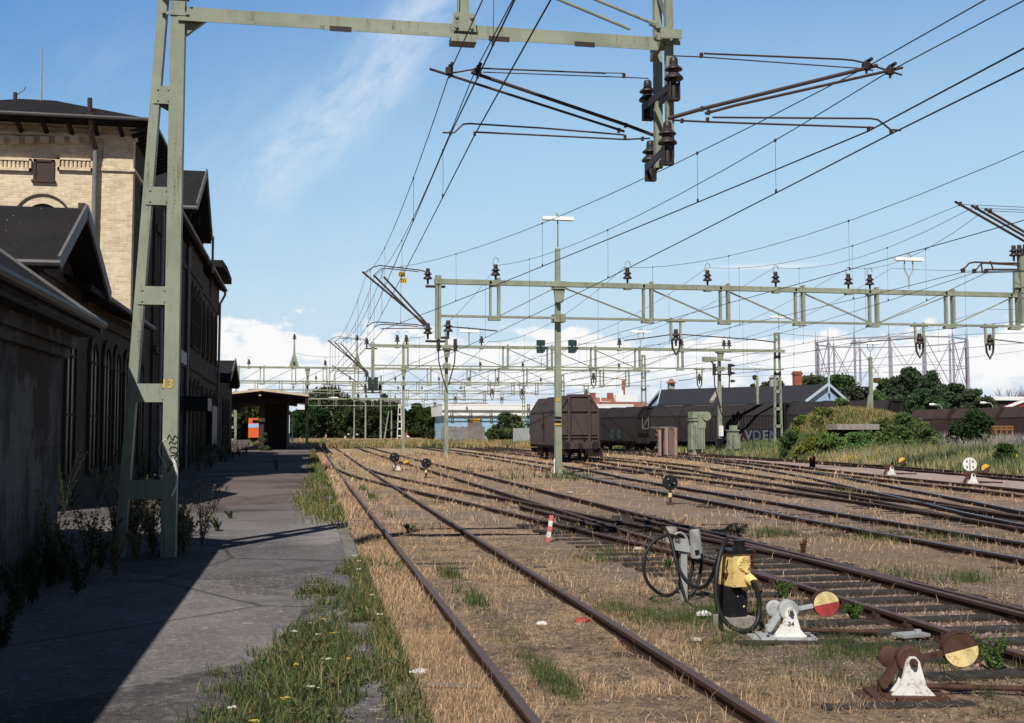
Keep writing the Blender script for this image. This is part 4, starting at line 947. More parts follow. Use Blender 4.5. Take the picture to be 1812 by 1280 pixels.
# right-hand arm of the same drop post, marks on the pole
mb = MB(); mb.tube([ay(790, 578, Y2), ay(830, 581, Y2), ay(880, 586, Y2)], .03, 6); mb.build('registration_tube', RODM, g2); insulator(g2, ay(793, 590, Y2), (0, 0, 0), 1.2)
mb = MB(); mb.bar(ay(775, 598, Y2), ay(795, 598, Y2), .08, .1); mb.build('insulator_bracket', DARK, g2)
mb = MB()
for py in (739, 746): q = ay(987, py, Y2+.2); mb.bb(q.x-.15, q.x+.15, Y2+.2-.02, Y2+.2, q.z-.05, q.z+.04)
mb.build('number_band', BLACK, g2)
mb = MB(); q = ay(987, 751, Y2+.2); mb.bb(q.x-.14, q.x+.14, Y2+.17, Y2+.19, q.z-.04, q.z+.04); mb.build('yellow_band', YEL, g2)
link('number', text_mesh('18', .2, YEL, .001, .006), g2, ay(987, 708, Y2+.2)-wloc(g2), (R_(90), 0, 0))
mb = MB(); mb.tube([ay(981, 838, Y2+.1), ay(981, 812, Y2+.15)], .03, 6); mb.build('earth_cable', LAMPW, g2)
for i, (px, py, s) in enumerate(((711, 486, 'D2'), (714, 497, 'D1'))):
    q = ay(px, py, Y2-.3-i*.1); t = thing('section_sign', f'small yellow plate lettered {s} hanging from the side arms of the large gantry', 'sign', q)
    mb = MB(); mb.box((0, 0, 0), (.27, .02, .21)); mb.build('plate', YEL, t, True); mb = MB(); mb.tube([(.05, .0, .1), (.05, .02, .32)], .012, 5); mb.build('hook', DARK, t, True)
    link('lettering', text_mesh(s, .2, BLACK, .001, .004), t, (0, -.014, 0), (R_(90), 0, 0))
# third gantry
Y3 = 82.5
zt3, zb3 = ay(790, 611, Y3).z, ay(790, 648, Y3).z
off3 = Vector((gx(660, Y3)-gx(775, Y2), Y3-Y2, zt3-zt2))
g3 = gantry(Y3, gx(654, Y3), gx(1388, Y3), zt3, zb3, [(gx(790, Y3+.35), 'box', ay(790, 588, Y3).z), (gx(1378, Y3), 'lattice', ay(1378, 588, Y3).z), (gx(1275, Y3), 'box', ay(1275, 622, Y3).z)],
       [gx(p, Y3) for p in (718, 895, 973, 1050, 1128, 1204)], [gx(p, Y3) for p in (703, 719, 852, 1096, 1206, 1281, 1290)],
       [(gx(1237, Y3), gx(1200, Y3), None), (gx(1050, Y3), gx(1010, Y3), gx(1110, Y3))], 'second row gantry carrying dark green boards, ending at a lattice mast right of the transformers', gx(660, Y3), off3)
# cable heads on both poles of the third gantry
def cable_heads(t, x, y, z, nm):
    mb = MB()
    for s_ in (-1, 1):
        mb.cyl((x+s_*.62, y-.1, z), (x+s_*.62, y-.1, z+.9), .13, 10); mb.tube([(x+s_*.62, y-.1, z), (x+s_*.58, y-.1, z-.8), (x+s_*.3, y-.1, z-1.9), (x+s_*.12, y-.1, z-2.5)], .05, 6)
    mb.bar((x-.7, y, z+.1), (x+.7, y, z+.1), .08, .08); mb.build(nm, DARK, t)
cable_heads(g3, gx(790, Y3), Y3-.1, ay(790, 622, Y3).z, 'cable_head')
cable_heads(g3, gx(1275, Y3), Y3-.1, ay(1275, 665, Y3).z, 'cable_head')
q = gx(1275, Y3); zq = ay(1275, 640, Y3).z
mb = MB(); mb.bar((q-.8, Y3-.1, zq), (q-.1, Y3-.1, zq-1.), .1, .1); mb.bar((q-1.1, Y3-.1, zq+.1), (q+.8, Y3-.1, zq+.1), .12, .12); mb.box((q-1., Y3-.2, zq+.15), (1., .5, .35)); mb.build('switch_bracket', GREEN, g3)
for dz in (-.3, -.9, -1.5): insulator(g3, (q+.75, Y3-.1, zq+dz), (0, R_(90), 0), .8)
q = ay(1275, 780, Y3); mb = MB(); mb.bb(q.x-.2, q.x+.2, Y3+.1, Y3+.6, -.1, 1.3); mb.build('pole_foot', BLACK, g3); mb = MB(); z_ = ay(1277, 763, Y3).z; mb.bb(q.x-.05, q.x+.28, Y3+.1, Y3+.2, z_-.4, z_+.4); mb.build('white_plate', LAMPW, g3)
for i, px in enumerate((957, 1013)):
    a = ay(px, 613, Y3-.4); t = thing('signal_board', ('dark green signal back board left of the tall single pole' if i == 0 else 'dark green signal back board right of the tall single pole'), 'signal board', a, group='signal boards on the second row gantry')
    mb = MB()
    for z0, z1 in ((.02, .47), (-.52, -.02)): mb.prism([(-.33, z0+.05), (-.28, z0), (.22 if z0 < 0 else .28, z0), (.22 if z0 < 0 else .33, z0+.1), (.33, z0+.12), (.33, z1-.05), (.28, z1), (-.28, z1), (-.33, z1-.05)], 'y', -.03, .03)
    mb.build('board', DGREEN, t, True); mb = MB(); mb.bb(-.05, .05, .03, .2, -.5, .45); mb.bb(-.3, .3, .2, .3, -.1, 0); mb.build('hood_frame', DARK, t, True)
# further gantries, same plan, ever smaller in the picture
far = [(118., gx(405, 118.), gx(1150, 118.), 651, 680, 715, 'third row gantry reaching left over the station roof', [421, 465, 521, 576, 632, 760, 830, 880, 930, 985, 1065, 1110], [441, 521, 576, 632, 850, 925, 1045, 1095], [(871, 843, 905), (923, 900, 950), (1037, 1000, 1060)]),
       (160., gx(415, 160.), gx(1000, 160.), 675, 696, 675, 'fourth row gantry, half lost among the poles left of the hooded wagon', [455, 498, 540, 583, 632, 740, 781, 820, 866, 908, 950], [560, 620, 700, 777, 830, 880, 957], [(806, 790, 825), (888, 870, 905)]),
       (202., gx(440, 202.), gx(930, 202.), 690, 707, 648, 'fifth row gantry seen below the fourth, near the far bushes', [500, 545, 590, 690, 722, 755, 788, 822, 858], [520, 600, 660, 705, 747, 815], [(770, 755, 785)]),
       (256., gx(545, 256.), gx(860, 256.), 705, 718, 628, 'sixth row gantry in front of the dark far trees', [566, 596, 660, 690, 720, 750], [580, 650, 700], [(640, 630, 655)]),
       (318., gx(545, 318.), gx(780, 318.), 714, 724, 603, 'farthest gantry low in front of the dark far trees', [566, 625, 650, 680, 710], [600, 670], [])]
for i, (y, x0, x1, pt, pb, pp, lb, po, to, dr) in enumerate(far):
    zt, zb = ay(pp, pt, y).z, ay(pp, pb, y).z; sc_ = min(1., 1.)
    poles = [(gx(pp, y), 'box', ay(pp, {715: 606, 675: 664, 648: 677, 628: 685, 603: 700}[pp], y).z)]
    if y == 118.: poles.append((gx(1140, y), 'lattice', ay(1140, 628, y).z)); poles.append((gx(545, y), 'box', zt))
    elif y < 300: poles.append((x1-.3, 'lattice', zt+1.2))
    if y in (160., 202.): poles.append((x0+.3, 'box', zt))
    t = gantry(y, x0, x1, zt, zb, poles, [gx(p, y) for p in po], [gx(p, y) for p in to], [(gx(a, y), gx(b, y), gx(c, y)) for a, b, c in dr], lb, None, None, y < 250, .2)
    if y in (118., 160.):
        px = {118.: 660, 160.: 625}[y]
        mb = MB(); x = gx(px, y); mb.bb(x-.12, x+.12, y-.12, y+.12, zb-1., zt+(.8 if y == 118. else 0)); mb.build('drop_post', GREEN, t)
        for s_ in (-.75, .75): insulator(t, (x+s_, y, zb-.7), (0, 0, 0), 1.5)
        mb = MB(); mb.bar((x-.8, y, zb-.9), (x+.8, y, zb-.9), .1, .1); mb.build('insulator_bracket', DARK, t)
        mb = MB(); mb.tube([(x-.75, y, zb-.4), (x-4.2, y, zb+1.9)], .05, 5); mb.tube([(x-.7, y, zb-.3), (x-4.8, y, zb-.1), (x-5.2, y, zb-.5)], .035, 5); mb.build('cantilever_tube', RODM, t)
q = ay(660, 677, 117.2); mb = MB(); mb.bb(q.x-.52, q.x-.03, 117.2, 117.3, q.z-.85, q.z+.55); mb.bb(q.x+.03, q.x+.52, 117.2, 117.3, q.z-.85, q.z+.55); tag(mb.build('signal_board', DGREEN), 'small dark twin board hanging below the third row gantry, above the far trees', 'signal board')
# posts with insulator flare on the third-row gantry
for px in (521, 632):
    x = gx(px, 118.); zt = ay(715, 651, 118.).z; par = [o for o in bpy.data.objects if o.get('label') == far[0][6]][0]
    mb = MB(); mb.prism([(x-.5, zt), (x+.5, zt), (x+.12, zt+1.3), (x+.08, zt+2.6), (x-.08, zt+2.6), (x-.12, zt+1.3)], 'y', 117.9, 118.1); mb.build('insulator_post', GREEN, par); insulator(par, (x, 118., zt+2.75), (0, 0, 0), 1.3)
# white lattice mast far back; slim masts by the trees
t = thing('white_lattice_mast', 'slim white lattice mast in front of the far dark trees', 'mast', (gx(708, 215.), 215, 0)); lattice_pole(t, gx(708, 215.), 215, ay(708, 716, 215).z, .9, WHITE, 'lattice')
for i, (px, y, top, lb) in enumerate(((688, 270., 728, 'thin leaning grey green pole before the far trees, left of the white lattice mast'), (693, 262., 726, 'thin upright pole next to the leaning one before the far trees'))):
    t = thing('slim_pole', lb, 'pole', (gx(px, y), y, 0)); q = ay(px, top, y); mb = MB(); mb.tube([(q.x-(1. if i == 0 else 0), y, -.1), q], [.2, .13], 8); mb.build('shaft', GREEN, t)
for i, (px, y, top, lb) in enumerate(((512, 135., 735, 'white thin post right of the canopy waiting room'), (518, 128., 732, 'second white thin post right of the canopy waiting room'))):
    q = ay(px, top, y); mb = MB(); mb.tube([(q.x, y, 0), q], .07, 6); tag(mb.build('thin_post', LAMPW), lb, 'post')
q = ay(412, 715, 130.); t = thing('lattice_mast', 'lattice mast glimpsed between the end wing and the canopy post', 'mast', (q.x, 130, 0)); lattice_pole(t, q.x, 130., q.z, .7)

# right edge support: drop post with three side arms
YS = 26.
t = thing('side_support', 'drop post with three side arms and insulators at the right edge of the picture', 'catenary support', ay(1806, 600, YS))
q = ay(1806, 445, YS); q2 = ay(1806, 572, YS)
mb = MB(); mb.bb(q.x-.06, q.x+.14, YS-.08, YS+.08, q2.z, q.z-.1); mb.build('drop_post', GREEN, t)
mb = MB(); mb.bb(q.x, q.x+3.2, YS-.1, YS+.1, q2.z+.1, q2.z+.25); mb.bb(q.x+.9, q.x+3.2, YS-.1, YS+.1, q.z-.4, q.z-.2); mb.build('side_beam', GREEN, t)
lattice_pole(t, q.x+3.3, YS+.3, 9.)
for (a, b) in (((1690, 357), (1830, 437)), ((1719, 364), (1830, 428)), ((1743, 370), (1830, 421))):
    mb = MB(); mb.tube([ay(*a, YS), ay(*b, YS)], .034, 8); clamp(mb, ay(a[0]+9, a[1]+4, YS), .05); mb.build('cantilever_tube', RODM, t)
for px, py in ((1794, 452), (1804, 451), (1814, 450)): insulator(t, ay(px, py+4, YS), (0, 0, 0), .68)
mb = MB(); mb.tube([ay(1812, 466, YS), ay(1770, 466, YS), ay(1725, 464, YS), ay(1715, 466, YS), ay(1708, 474, YS), ay(1700, 478, YS)], .022, 8); mb.tube([ay(1812, 470, YS), ay(1740, 466, YS), ay(1733, 470, YS), ay(1728, 477, YS)], .02, 8); mb.tube([ay(1812, 477, YS), ay(1745, 477, YS)], .02, 8)
mb.tube([ay(1736, 466, YS), ay(1739, 484, YS)], .02, 6); mb.tube([ay(1752, 462, YS), ay(1758, 479, YS)], .02, 6)
for px, py in ((1704, 479), (1724, 480), (1745, 480)): clamp(mb, ay(px, py, YS), .055)
mb.build('registration_tube', RODM, t)
mb = MB(); mb.bar(ay(1797, 480, YS), ay(1797, 520, YS), .1, .1); mb.prism([(ay(1790, 510, YS).x, ay(1790, 510, YS).z), (ay(1804, 510, YS).x, ay(1804, 510, YS).z), (ay(1799, 494, YS).x, ay(1799, 494, YS).z), (ay(1795, 494, YS).x, ay(1795, 494, YS).z)], 'y', YS-.1, YS-.08); mb.build('insulator_post', GREEN, t)

# ------------------------------------------------------------------ overhead lines
WH = 0.
def oline(label, sup, group=None, rc=.0095, rm=.008, step=8.5, sag=None, mess=True, drop_off=0.):
    """sup = [(x, y, z_contact, z_messenger)] supports"""
    t = thing('overhead_line', label, 'overhead line', sup[0][:3], group=group)
    c = []; m = []; dr = MB()
    for a, b in zip(sup[:-1], sup[1:]):
        L = math.dist(a[:2], b[:2]); n = max(6, int(L/3)); gap = min(a[3]-a[2], b[3]-b[2]); sg = sag if sag is not None else max(.12, min(.9, gap-.35))*(.6 if L < 25 else 1)
        for i in range(n):
            k = i/n; f = 4*k*(1-k)
            p = (a[0]+(b[0]-a[0])*k, a[1]+(b[1]-a[1])*k); c.append((*p, a[2]+(b[2]-a[2])*k-.05*f)); m.append((*p, a[3]+(b[3]-a[3])*k-sg*f))
        nd = max(2, int(L/step))
        for i in range(nd):
            k = (i+.5+drop_off)/nd; f = 4*k*(1-k); p = (a[0]+(b[0]-a[0])*k, a[1]+(b[1]-a[1])*k); z0 = a[2]+(b[2]-a[2])*k-.05*f; z1 = a[3]+(b[3]-a[3])*k-sg*f
            if p[1] > 2: dr.tube([(*p, z0), (p[0]+.012, p[1]+.03, (z0+z1)/2), (*p, z1)], .0038 if p[1] < 40 else .006, 4); dr.box((*p, z1), (.025, .05, .05)); dr.box((*p, z0+.03), (.025, .04, .06))
    c.append(sup[-1][:3]); m.append((*sup[-1][:2], sup[-1][3]))
    def radii(pts, r): return [r*max(1., min(2.3, p[1]/45)) for p in pts]
    mb = MB(); mb.tube(c, radii(c, rc), 5); mb.build('contact_wire', WIRE, t)
    if mess: mb = MB(); mb.tube(m, radii(m, rm), 5); mb.build('messenger_wire', WIRE, t)
    if dr.v: dr.build('droppers', WIRE, t)
    return t
def S(pc_, pm_, y): a = ay(*pc_, y); b = ay(*pm_, y); return (a.x, y, a.z, b.z)
a1, a2_ = S((797, 238), (795, 125), YL), S((840, 239), (845, 127), YL)
b1, b2 = S((1537, 232), (1533, 118), YR), S((1577, 237), (1575, 126), YR)
g2a, g2b, g2c = S((648, 580), (645, 484), Y2), S((662, 581), (661, 489), Y2), S((679, 583), (690, 490), Y2)
def shift(p, o): return (p[0]+o.x, p[1]+o.y, p[2]+o.z, p[3]+o.z)
def back(p, q, y=-24.): k = (y-p[1])/(q[1]-p[1]); return (p[0]+(q[0]-p[0])*k*.3, y, p[2], p[3]+.25)
L1 = [back(a1, g2a), a1, g2a, shift(g2a, off3), (2.4, 118., 6.3, 8.2), (2.5, 160., 6.3, 8.1), (2.6, 202., 6.3, 8.), (2.7, 256., 6.3, 8.)]
oline('left wire pair over the platform track, outermost on the nearest portal', L1, 'overhead lines', drop_off=.12)
L2 = [back(a2_, g2b), a2_, g2b, shift(g2b, off3), (3.0, 118., 6.3, 8.2), (3.2, 160., 6.3, 8.1), (4.5, 202., 6.3, 8.)]
oline('second wire pair over the platform track, inner on the nearest portal', L2, 'overhead lines', drop_off=-.1)
t757, t877 = ay(757, 478, Y2), ay(879, 470, Y2)
def toS(px, y, pt, pc_): a = ay(px, pc_, y); b = ay(px, pt, y); return (a.x, y, a.z, b.z)
L3 = [(b1[0]-.35, -24., b1[2], b1[3]+.3), b1, (g2c[0], Y2, g2c[2], t757.z), shift((g2c[0], Y2, g2c[2], t757.z), off3)]
oline('upper of the two bold wires crossing from upper right toward the left side arms', L3, 'overhead lines', .0115, .0085, drop_off=.1)
q = ay(880, 588, Y2); L4 = [(b2[0]+.1, -24., b2[2], b2[3]+.3), b2, (q.x, Y2, q.z, t877.z), (q.x-.6, Y3, 6.35, 8.7), (6.6, 118., 6.3, 8.3), (6.6, 160, 6.3, 8.2), (6.7, 256., 6.3, 8.)]
oline('lower of the two bold wires running from upper right past the single pole', L4, 'overhead lines', .0115, .0085, drop_off=-.15)
def g2s(pt, pcx, pcy): a = ay(pt, 474, Y2); b = ay(pcx, pcy, Y2); return (b.x, Y2, b.z, a.z)
s5 = g2s(1111, 1105, 586); s6 = g2s(1253, 1253, 588); s7 = g2s(1374, 1372, 592); s8 = g2s(1503, 1503, 592); s9 = g2s(1541, 1580, 592); s10 = g2s(1751, 1751, 600)
L5 = [(12.5, -24, 5.9, 7.6), (13.6, 14., 5.95, 7.55), s5, (13.3, Y3, 6.3, 8.5), (13.2, 118., 6.3, 8.3), (13.2, 202., 6.3, 8.), (13.2, 256., 6.3, 8.)]
oline('wire pair over the bright railed track, right of the single pole', L5, 'overhead lines', .0105, .0085)
def ss_(px, pm_, pc_): a = ay(px, pc_, YS); b = ay(px, pm_, YS); return (a.x, YS, a.z, b.z)
r1, r2, r3 = ss_(1704, 362, 482), ss_(1724, 368, 483), ss_(1745, 373, 483)
for lb, r, s, xf in (('first of the three wire pairs on the side arms at the right edge', r1, s6, 17.0), ('second of the three wire pairs on the side arms at the right edge', r2, s7, 19.8), ('third of the three wire pairs on the side arms at the right edge', r3, s8, 25.5)):
    oline(lb, [(r[0]+14, YS-6.5, r[2]+.1, r[3]+.25), r, s, (xf, Y3, 6.3, 8.4), (xf, 118., 6.3, 8.2), (xf+.3, 202., 6.3, 8.)], 'overhead lines', .009, .0075, drop_off=.1)
oline('wire pair farthest right under the large gantry', [(30, 18, 6.0, 7.6), s9, (29.3, Y3, 6.3, 8.5), (29.3, 118, 6.3, 8.2)], 'overhead lines', .009, .0075)
oline('low wire pair over the outermost track at the right', [(44, 22, 6.2, 7.8), (s10[0], Y2, 5.9, s10[2]+1.4), (31.5, Y3, 6.2, 8.)], 'overhead lines', .009, .0075)
# single feeder wires
for i, (lb, pts) in enumerate((('bare feeder wire high over the left gantry ends', [(ay(521, 628, 118.).x, 118., ay(521, 625, 118.).z), (ay(632, 628, 118.).x, 118., ay(632, 627, 118.).z), (gx(657, Y3), Y3, zt3+.6)]),
      ('slack cross wire between the right lattice mast and the shed', [(gx(1378, Y3), Y3, ay(1378, 590, Y3).z), (45., 70., 8.5), (62., 55., 9.2)]),
      ('long thin wire rising to the right above the transformers', [(gx(1275, Y3), Y3, ay(1275, 668, Y3).z), (46., 62., 7.2), (60., 45., 7.6)]))):
    mb = MB(); P = []
    for a, b in zip(pts[:-1], pts[1:]):
        for k in np.linspace(0, 1, 9): P.append(tuple(a[j]+(b[j]-a[j])*k-(.35*4*k*(1-k) if j == 2 else 0) for j in range(3)))
    mb.tube(P, .009 if i > 1 else .014, 5); tag(mb.build('feeder_wire', WIRE), lb, 'wire')

# ------------------------------------------------------------------ yard lamps: white reflector troughs on wire stems
def yard_lamp(px, py, y, w_, stem, label, fork=True):
    q = ay(px, py, y); t = thing('yard_lamp', label, 'lamp', q, group='white yard lamps')
    hw = w_/2; mb = MB()
    mb.prism([(-.14, -.05), (-.1, .06), (-.05, .11), (.05, .11), (.1, .06), (.14, -.05), (.1, -.06), (-.1, -.06)], 'x', -hw, hw)
    mb.v = [(a, b, c) for a, b, c in mb.v]; mb.build('reflector', LAMPW, t, True)
    mb = MB()
    if fork: mb.tube([(0, .02, -stem), (0, .02, -stem*.62), (-.22, .02, -stem*.34), (-.2, .02, .1), (0, .02, .3), (.2, .02, .1), (.22, .02, -stem*.34), (0, .02, -stem*.62)], .03, 6)
    else: mb.tube([(0, .02, -stem), (0, .02, .22)], .035, 6)
    mb.tube([(-.02, .02, .0), (-.06, .02, .3)], .02, 5); mb.build('stem', GREEN2 if not fork else ZINC, t, True); return t
yard_lamp(987, 388, Y2+.3, 1.4, 1.25, 'white trough lamp on top of the tall single pole', False)
yard_lamp(1608, 460, Y2, 1.4, 1.35, 'white forked trough lamp standing on the large gantry at the right')
yard_lamp(830, 587, Y2+22, 1.2, .9, 'white trough lamp just right of the cable heads above the second row gantry', False)
yard_lamp(1134, 588, Y3, 1.55, 1.1, 'white forked trough lamp on the second row gantry left of the lattice mast')
yard_lamp(1378, 562, Y3+.3, 1.5, 1., 'white trough lamp on the right lattice mast of the second row gantry', False)
yard_lamp(742, 638, 118., 1.3, .9, 'small white trough lamp above the third row gantry left of the cable pole', False)
yard_lamp(958, 634, 118., 1.3, .9, 'small white trough lamp behind the tall single pole', False)
yard_lamp(864, 664, 140., 1.2, 1.4, 'small white trough lamp above the fourth row gantry', False)
yard_lamp(822, 690, 190., 1.6, 1.5, 'tiny white trough lamp above the white warehouse', False)
yard_lamp(590, 704, 200., 1.6, 1.5, 'tiny white trough lamp in front of the far trees', False)
def lamp_pole(px, top, y, lamp_py, label, w_=1.4):
    q = ay(px, top, y); t = thing('lamp_pole', label, 'lamp pole', (q.x, y, 0))
    mb = MB(); mb.bar((q.x, y, -.1), (q.x, y, q.z), .22, .2); mb.build('pole', GREEN, t)
    mb = MB(); mb.bar((q.x-.65, y, -.1), (q.x-.15, y, q.z*.62), .14, .14); 
    for f in (.15, .3, .45, .58): mb.bb(q.x-.65+.5*f/.62, q.x, y-.05, y+.05, q.z*f-.07, q.z*f+.07)
    mb.build('strut', GREEN, t); h = ay(px, lamp_py, y).z-q.z
    yard_lamp(px, lamp_py, y, w_, h, label.replace('pole with', 'trough lamp crowning the pole with') if False else 'white forked trough lamp on the '+label)
lamp_pole(1540, 632, 75., 608, 'strutted pole rising from the grassy mound')
lamp_pole(1340, 668, 112., 650, 'strutted pole in front of the dark shed roof', 1.9)
# ------------------------------------------------------------------ hooded goods wagons
def wagon(label, loc, rotz, L, mats, group=None, near=False, W=2.75, zroof=4.05, graff=False):
    """local frame: end face toward -Y at y=0, body along +Y, rail top at z=.12"""
    body, roof, und = mats
    t = thing('hooded_wagon', label, 'goods wagon', loc, rotz, group)
    hw = W/2; zs, zb = 3.15, 1.0; prof = [(-hw, zb), (hw, zb), (hw, zs), (hw*.56, zroof-.03), (hw*.3, zroof), (-hw*.3, zroof), (-hw*.56, zroof-.03), (-hw, zs)]
    mb = MB(); mb.prism(prof, 'y', .35, L-.35); mb.build('hood', body, t, True)
    mb = MB()
    for a, b in zip(prof[2:-1], prof[3:]):
        mb.add([(a[0]*1.006, .3, a[1]+.012), (b[0]*1.006, .3, b[1]+.012), (b[0]*1.006, L-.3, b[1]+.012), (a[0]*1.006, L-.3, a[1]+.012)], [(0, 1, 2, 3)])
    mb.build('roof', roof, t, True)
    nsec = 3 if L < 12 else 4
    for k in range(nsec+1):
        mb = MB(); y = .4+(L-.8)*k/nsec; pr = prof[2:]; pr = [(hw, zb)]+pr+[(-hw, zb)]
        for a, b in zip(pr[:-1], pr[1:]): mb.bar((a[0]*1.012, y, a[1]+.01), (b[0]*1.012, y, b[1]+.01), .11, .07, up=(0, 1, 0))
        mb.build('hoop_rib', body, t, True)
    mb = MB()
    for s_ in (-1, 1):                                       # corrugations of the sides
        n = int((L-.8)/.28) if not near else int((L-.8)/1.4)
        for i in range(n): y = .5+(L-1)*(i+.5)/n; mb.bb(s_*hw, s_*(hw+.03), y-.035, y+.035, zb+.25, zs-.1)
        mb.bb(s_*hw, s_*(hw+.05), .35, L-.35, zb, zb+.16); mb.bb(s_*hw, s_*(hw+.035), .35, L-.35, zs-.08, zs)
    mb.build('side_ribs', body, t, True)
    for y0, s_ in ((.35, -1), (L-.35, 1)):                   # end walls: posts, rails, handrail
        mb = MB(); e = y0+s_*.001
        for x in (-.62, .62): mb.box((x, e+s_*.07, 2.3), (.16, .14, 3.35))
        mb.box((0, e+s_*.05, zs-.02), (W*.98, .1, .12)); mb.box((0, e+s_*.04, 1.5), (W*.98, .08, .07)); mb.box((0, e+s_*.04, 1.68), (W*.98, .08, .05))
        for a, b in zip(prof[2:-1], prof[3:]): mb.bar((a[0]*.985, e+s_*.04, a[1]-.04), (b[0]*.985, e+s_*.04, b[1]-.04), .1, .08, up=(0, 1, 0))
        for x in (-hw+.06, hw-.06): mb.box((x, e+s_*.04, 2.05), (.1, .09, 2.2))
        mb.build('end_frame', body, t, True)
        mb = MB(); mb.box((0, e+s_*.14, 1.02), (W+.02, .3, .42)); mb.build('headstock', body, t, True)
        for x in (-.88, .88):
            mb = MB(); mb.cyl((x, e+s_*.25, 1.02), (x, e+s_*.62, 1.02), .11, 12); mb.cyl((x, e+s_*.62, 1.02), (x, e+s_*.68, 1.02), .23, 20); mb.build('buffer', und, t, True)
        mb = MB(); mb.box((0, e+s_*.34, 1.0), (.2, .2, .3)); mb.tube([(0, e+s_*.4, 1.05), (0, e+s_*.55, .95), (.02, e+s_*.56, .6), (0, e+s_*.5, .5)], .045, 6); mb.tube([(.35, e+s_*.3, .9), (.36, e+s_*.42, .55), (.3, e+s_*.4, .45)], .03, 6)
        mb.build('coupling', und, t, True)
        if near:
            mb = MB()
            for x in (-.62, .62): mb.box((x-.33, e+s_*.08, 1.28), (.06, .05, .55))
            mb.tube([(-1.2, e+s_*.2, 1.35), (-.75, e+s_*.2, 1.35)], .02, 5); mb.tube([(.75, e+s_*.2, 1.35), (1.2, e+s_*.2, 1.35)], .02, 5); mb.box((.9, e+s_*.3, .62), (.9, .4, .5)); mb.box((-.95, e+s_*.3, .6), (.4, .4, .3))
            mb.build('steps_and_handles', und, t, True)
    mb = MB(); mb.bb(-hw+.1, hw-.1, .3, L-.3, .82, 1.0)
    for y in (L*.35, L*.5, L*.65): mb.box((0, y, .7), (1.9, .35, .35))
    mb.build('underframe', und, t, True)
    ax_ = [1.7, 3.5, L-3.5, L-1.7]
    for y in ax_:
        mb = MB()
        for s_ in (-1, 1):
            mb.lathe([(0, -.09), (.2, -.09), (.42, -.06), (.46, -.05), (.46, .05), (.44, .05), (.42, .03), (.12, .06), (0, .1)], (s_*.75, y, .58), 18, 'x'); mb.box((s_*1.02, y, .62), (.14, .3, .34))
        mb.cyl((-1.02, y, .58), (1.02, y, .58), .07, 8); mb.build('wheelset', und, t, True)
    for y in (2.6, L-2.6):
        mb = MB()
        for s_ in (-1, 1):
            mb.prism([(y-1.3, .5), (y-1.2, .72), (y-.4, .82), (y+.4, .82), (y+1.2, .72), (y+1.3, .5), (y+.7, .42), (y+.35, .3), (y-.35, .3), (y-.7, .42)], 'x', s_*1.02-.05, s_*1.02+.05)
            for dy in (-.22, 0, .22): mb.cyl((s_*1.05, y+dy, .35), (s_*1.05, y+dy, .75), .07, 8)
        mb.box((0, y, .6), (2.1, .3, .16)); mb.build('bogie_frame', und, t, True)
    if near:
        mb = MB()
        for i in range(4): mb.bb(-hw-.062, -hw-.055, .55, 1.35-.1*(i % 2), 2.42-.09*i, 2.46-.09*i)
        mb.build('stencilled_lines', TRIM, t, True)
        mb = MB(); mb.bb(-hw-.06, -hw-.03, L*.5-.05, L*.5+.05, zb+.2, zs-.1); mb.box((-hw-.08, L*.5, 2.2), (.12, .2, .3)); mb.build('locking_bar', und, t, True)
        mb = MB(); mb.bb(-hw-.06, -hw-.05, 1.5, 1.62, 1.5, 1.66); mb.build('red_mark', RED, t, True)
    return t
Lw = 10.2
c0 = az(996, 812, .12); c1 = az(1062, 812, .12)
wy = 66.2
xa, xb = ay(991, 780, wy).x, ay(1062, 780, wy).x
wagon('dark brown hooded goods wagon standing alone behind the tall single pole', ((xa+xb)/2, wy, 0), R_(-1.2), Lw, (WAG, WAGR, UNDER), None, True, W=xb-xa)
# the string of far wagons, running away to the left
WM = (WAGD, WAGDR, UNDER)
def far_wagon(label, pxr, dr, pxl, dl, mats=WM, **kw):
    """from the right (near) end to the left (far) end, at slant depths dr, dl"""
    def at(px, d): r_ = ray(px, 762); k = d/r_.dot(F0); p = EYE+r_*k; return Vector((p.x, p.y, 0))
    a, b = at(pxr, dr), at(pxl, dl); v_ = b-a; L = v_.length
    return wagon(label, a, math.atan2(v_.y, v_.x)-math.pi/2, L, mats, 'hooded wagons parked in front of the sheds', **kw)
wB = far_wagon('long dark hooded wagon with large bubble graffiti low on its side', 1401, 90, 1162, 99, W=3.0, zroof=4.02)
wC = far_wagon('dark hooded wagon right of the grafittied one, its end showing above the mound'.replace('grafittied', 'graffitied'), 1594, 82.5, 1407, 89.6, W=3.0, zroof=4.15)
wA = far_wagon('dark green black hooded wagon directly right of the lone wagon', 1156, 99.4, 1040, 112, W=3.0, zroof=4.0)
WM2 = (worn('wagon_redbrown', (.05, .03, .028), (.036, .022, .022), .75, 1, .7, dirtamt=.3), worn('wagon_redbrown_roof', (.06, .04, .038), (.045, .03, .03), .75, .8, .7, dirtamt=.3), UNDER)
wD = far_wagon('reddish brown ribbed wagon right of the mound, left of the small tree', 1700, 116, 1627, 123, WM2, W=3.0, zroof=4.1)
wE = far_wagon('reddish brown ribbed wagon behind the small dark tree', 1790, 107.5, 1703, 115.7, WM2, W=3.0, zroof=4.1)
wF = far_wagon('reddish brown ribbed wagon cut by the right edge of the picture', 1900, 98, 1792, 107.2, WM2, W=3.0, zroof=4.1)
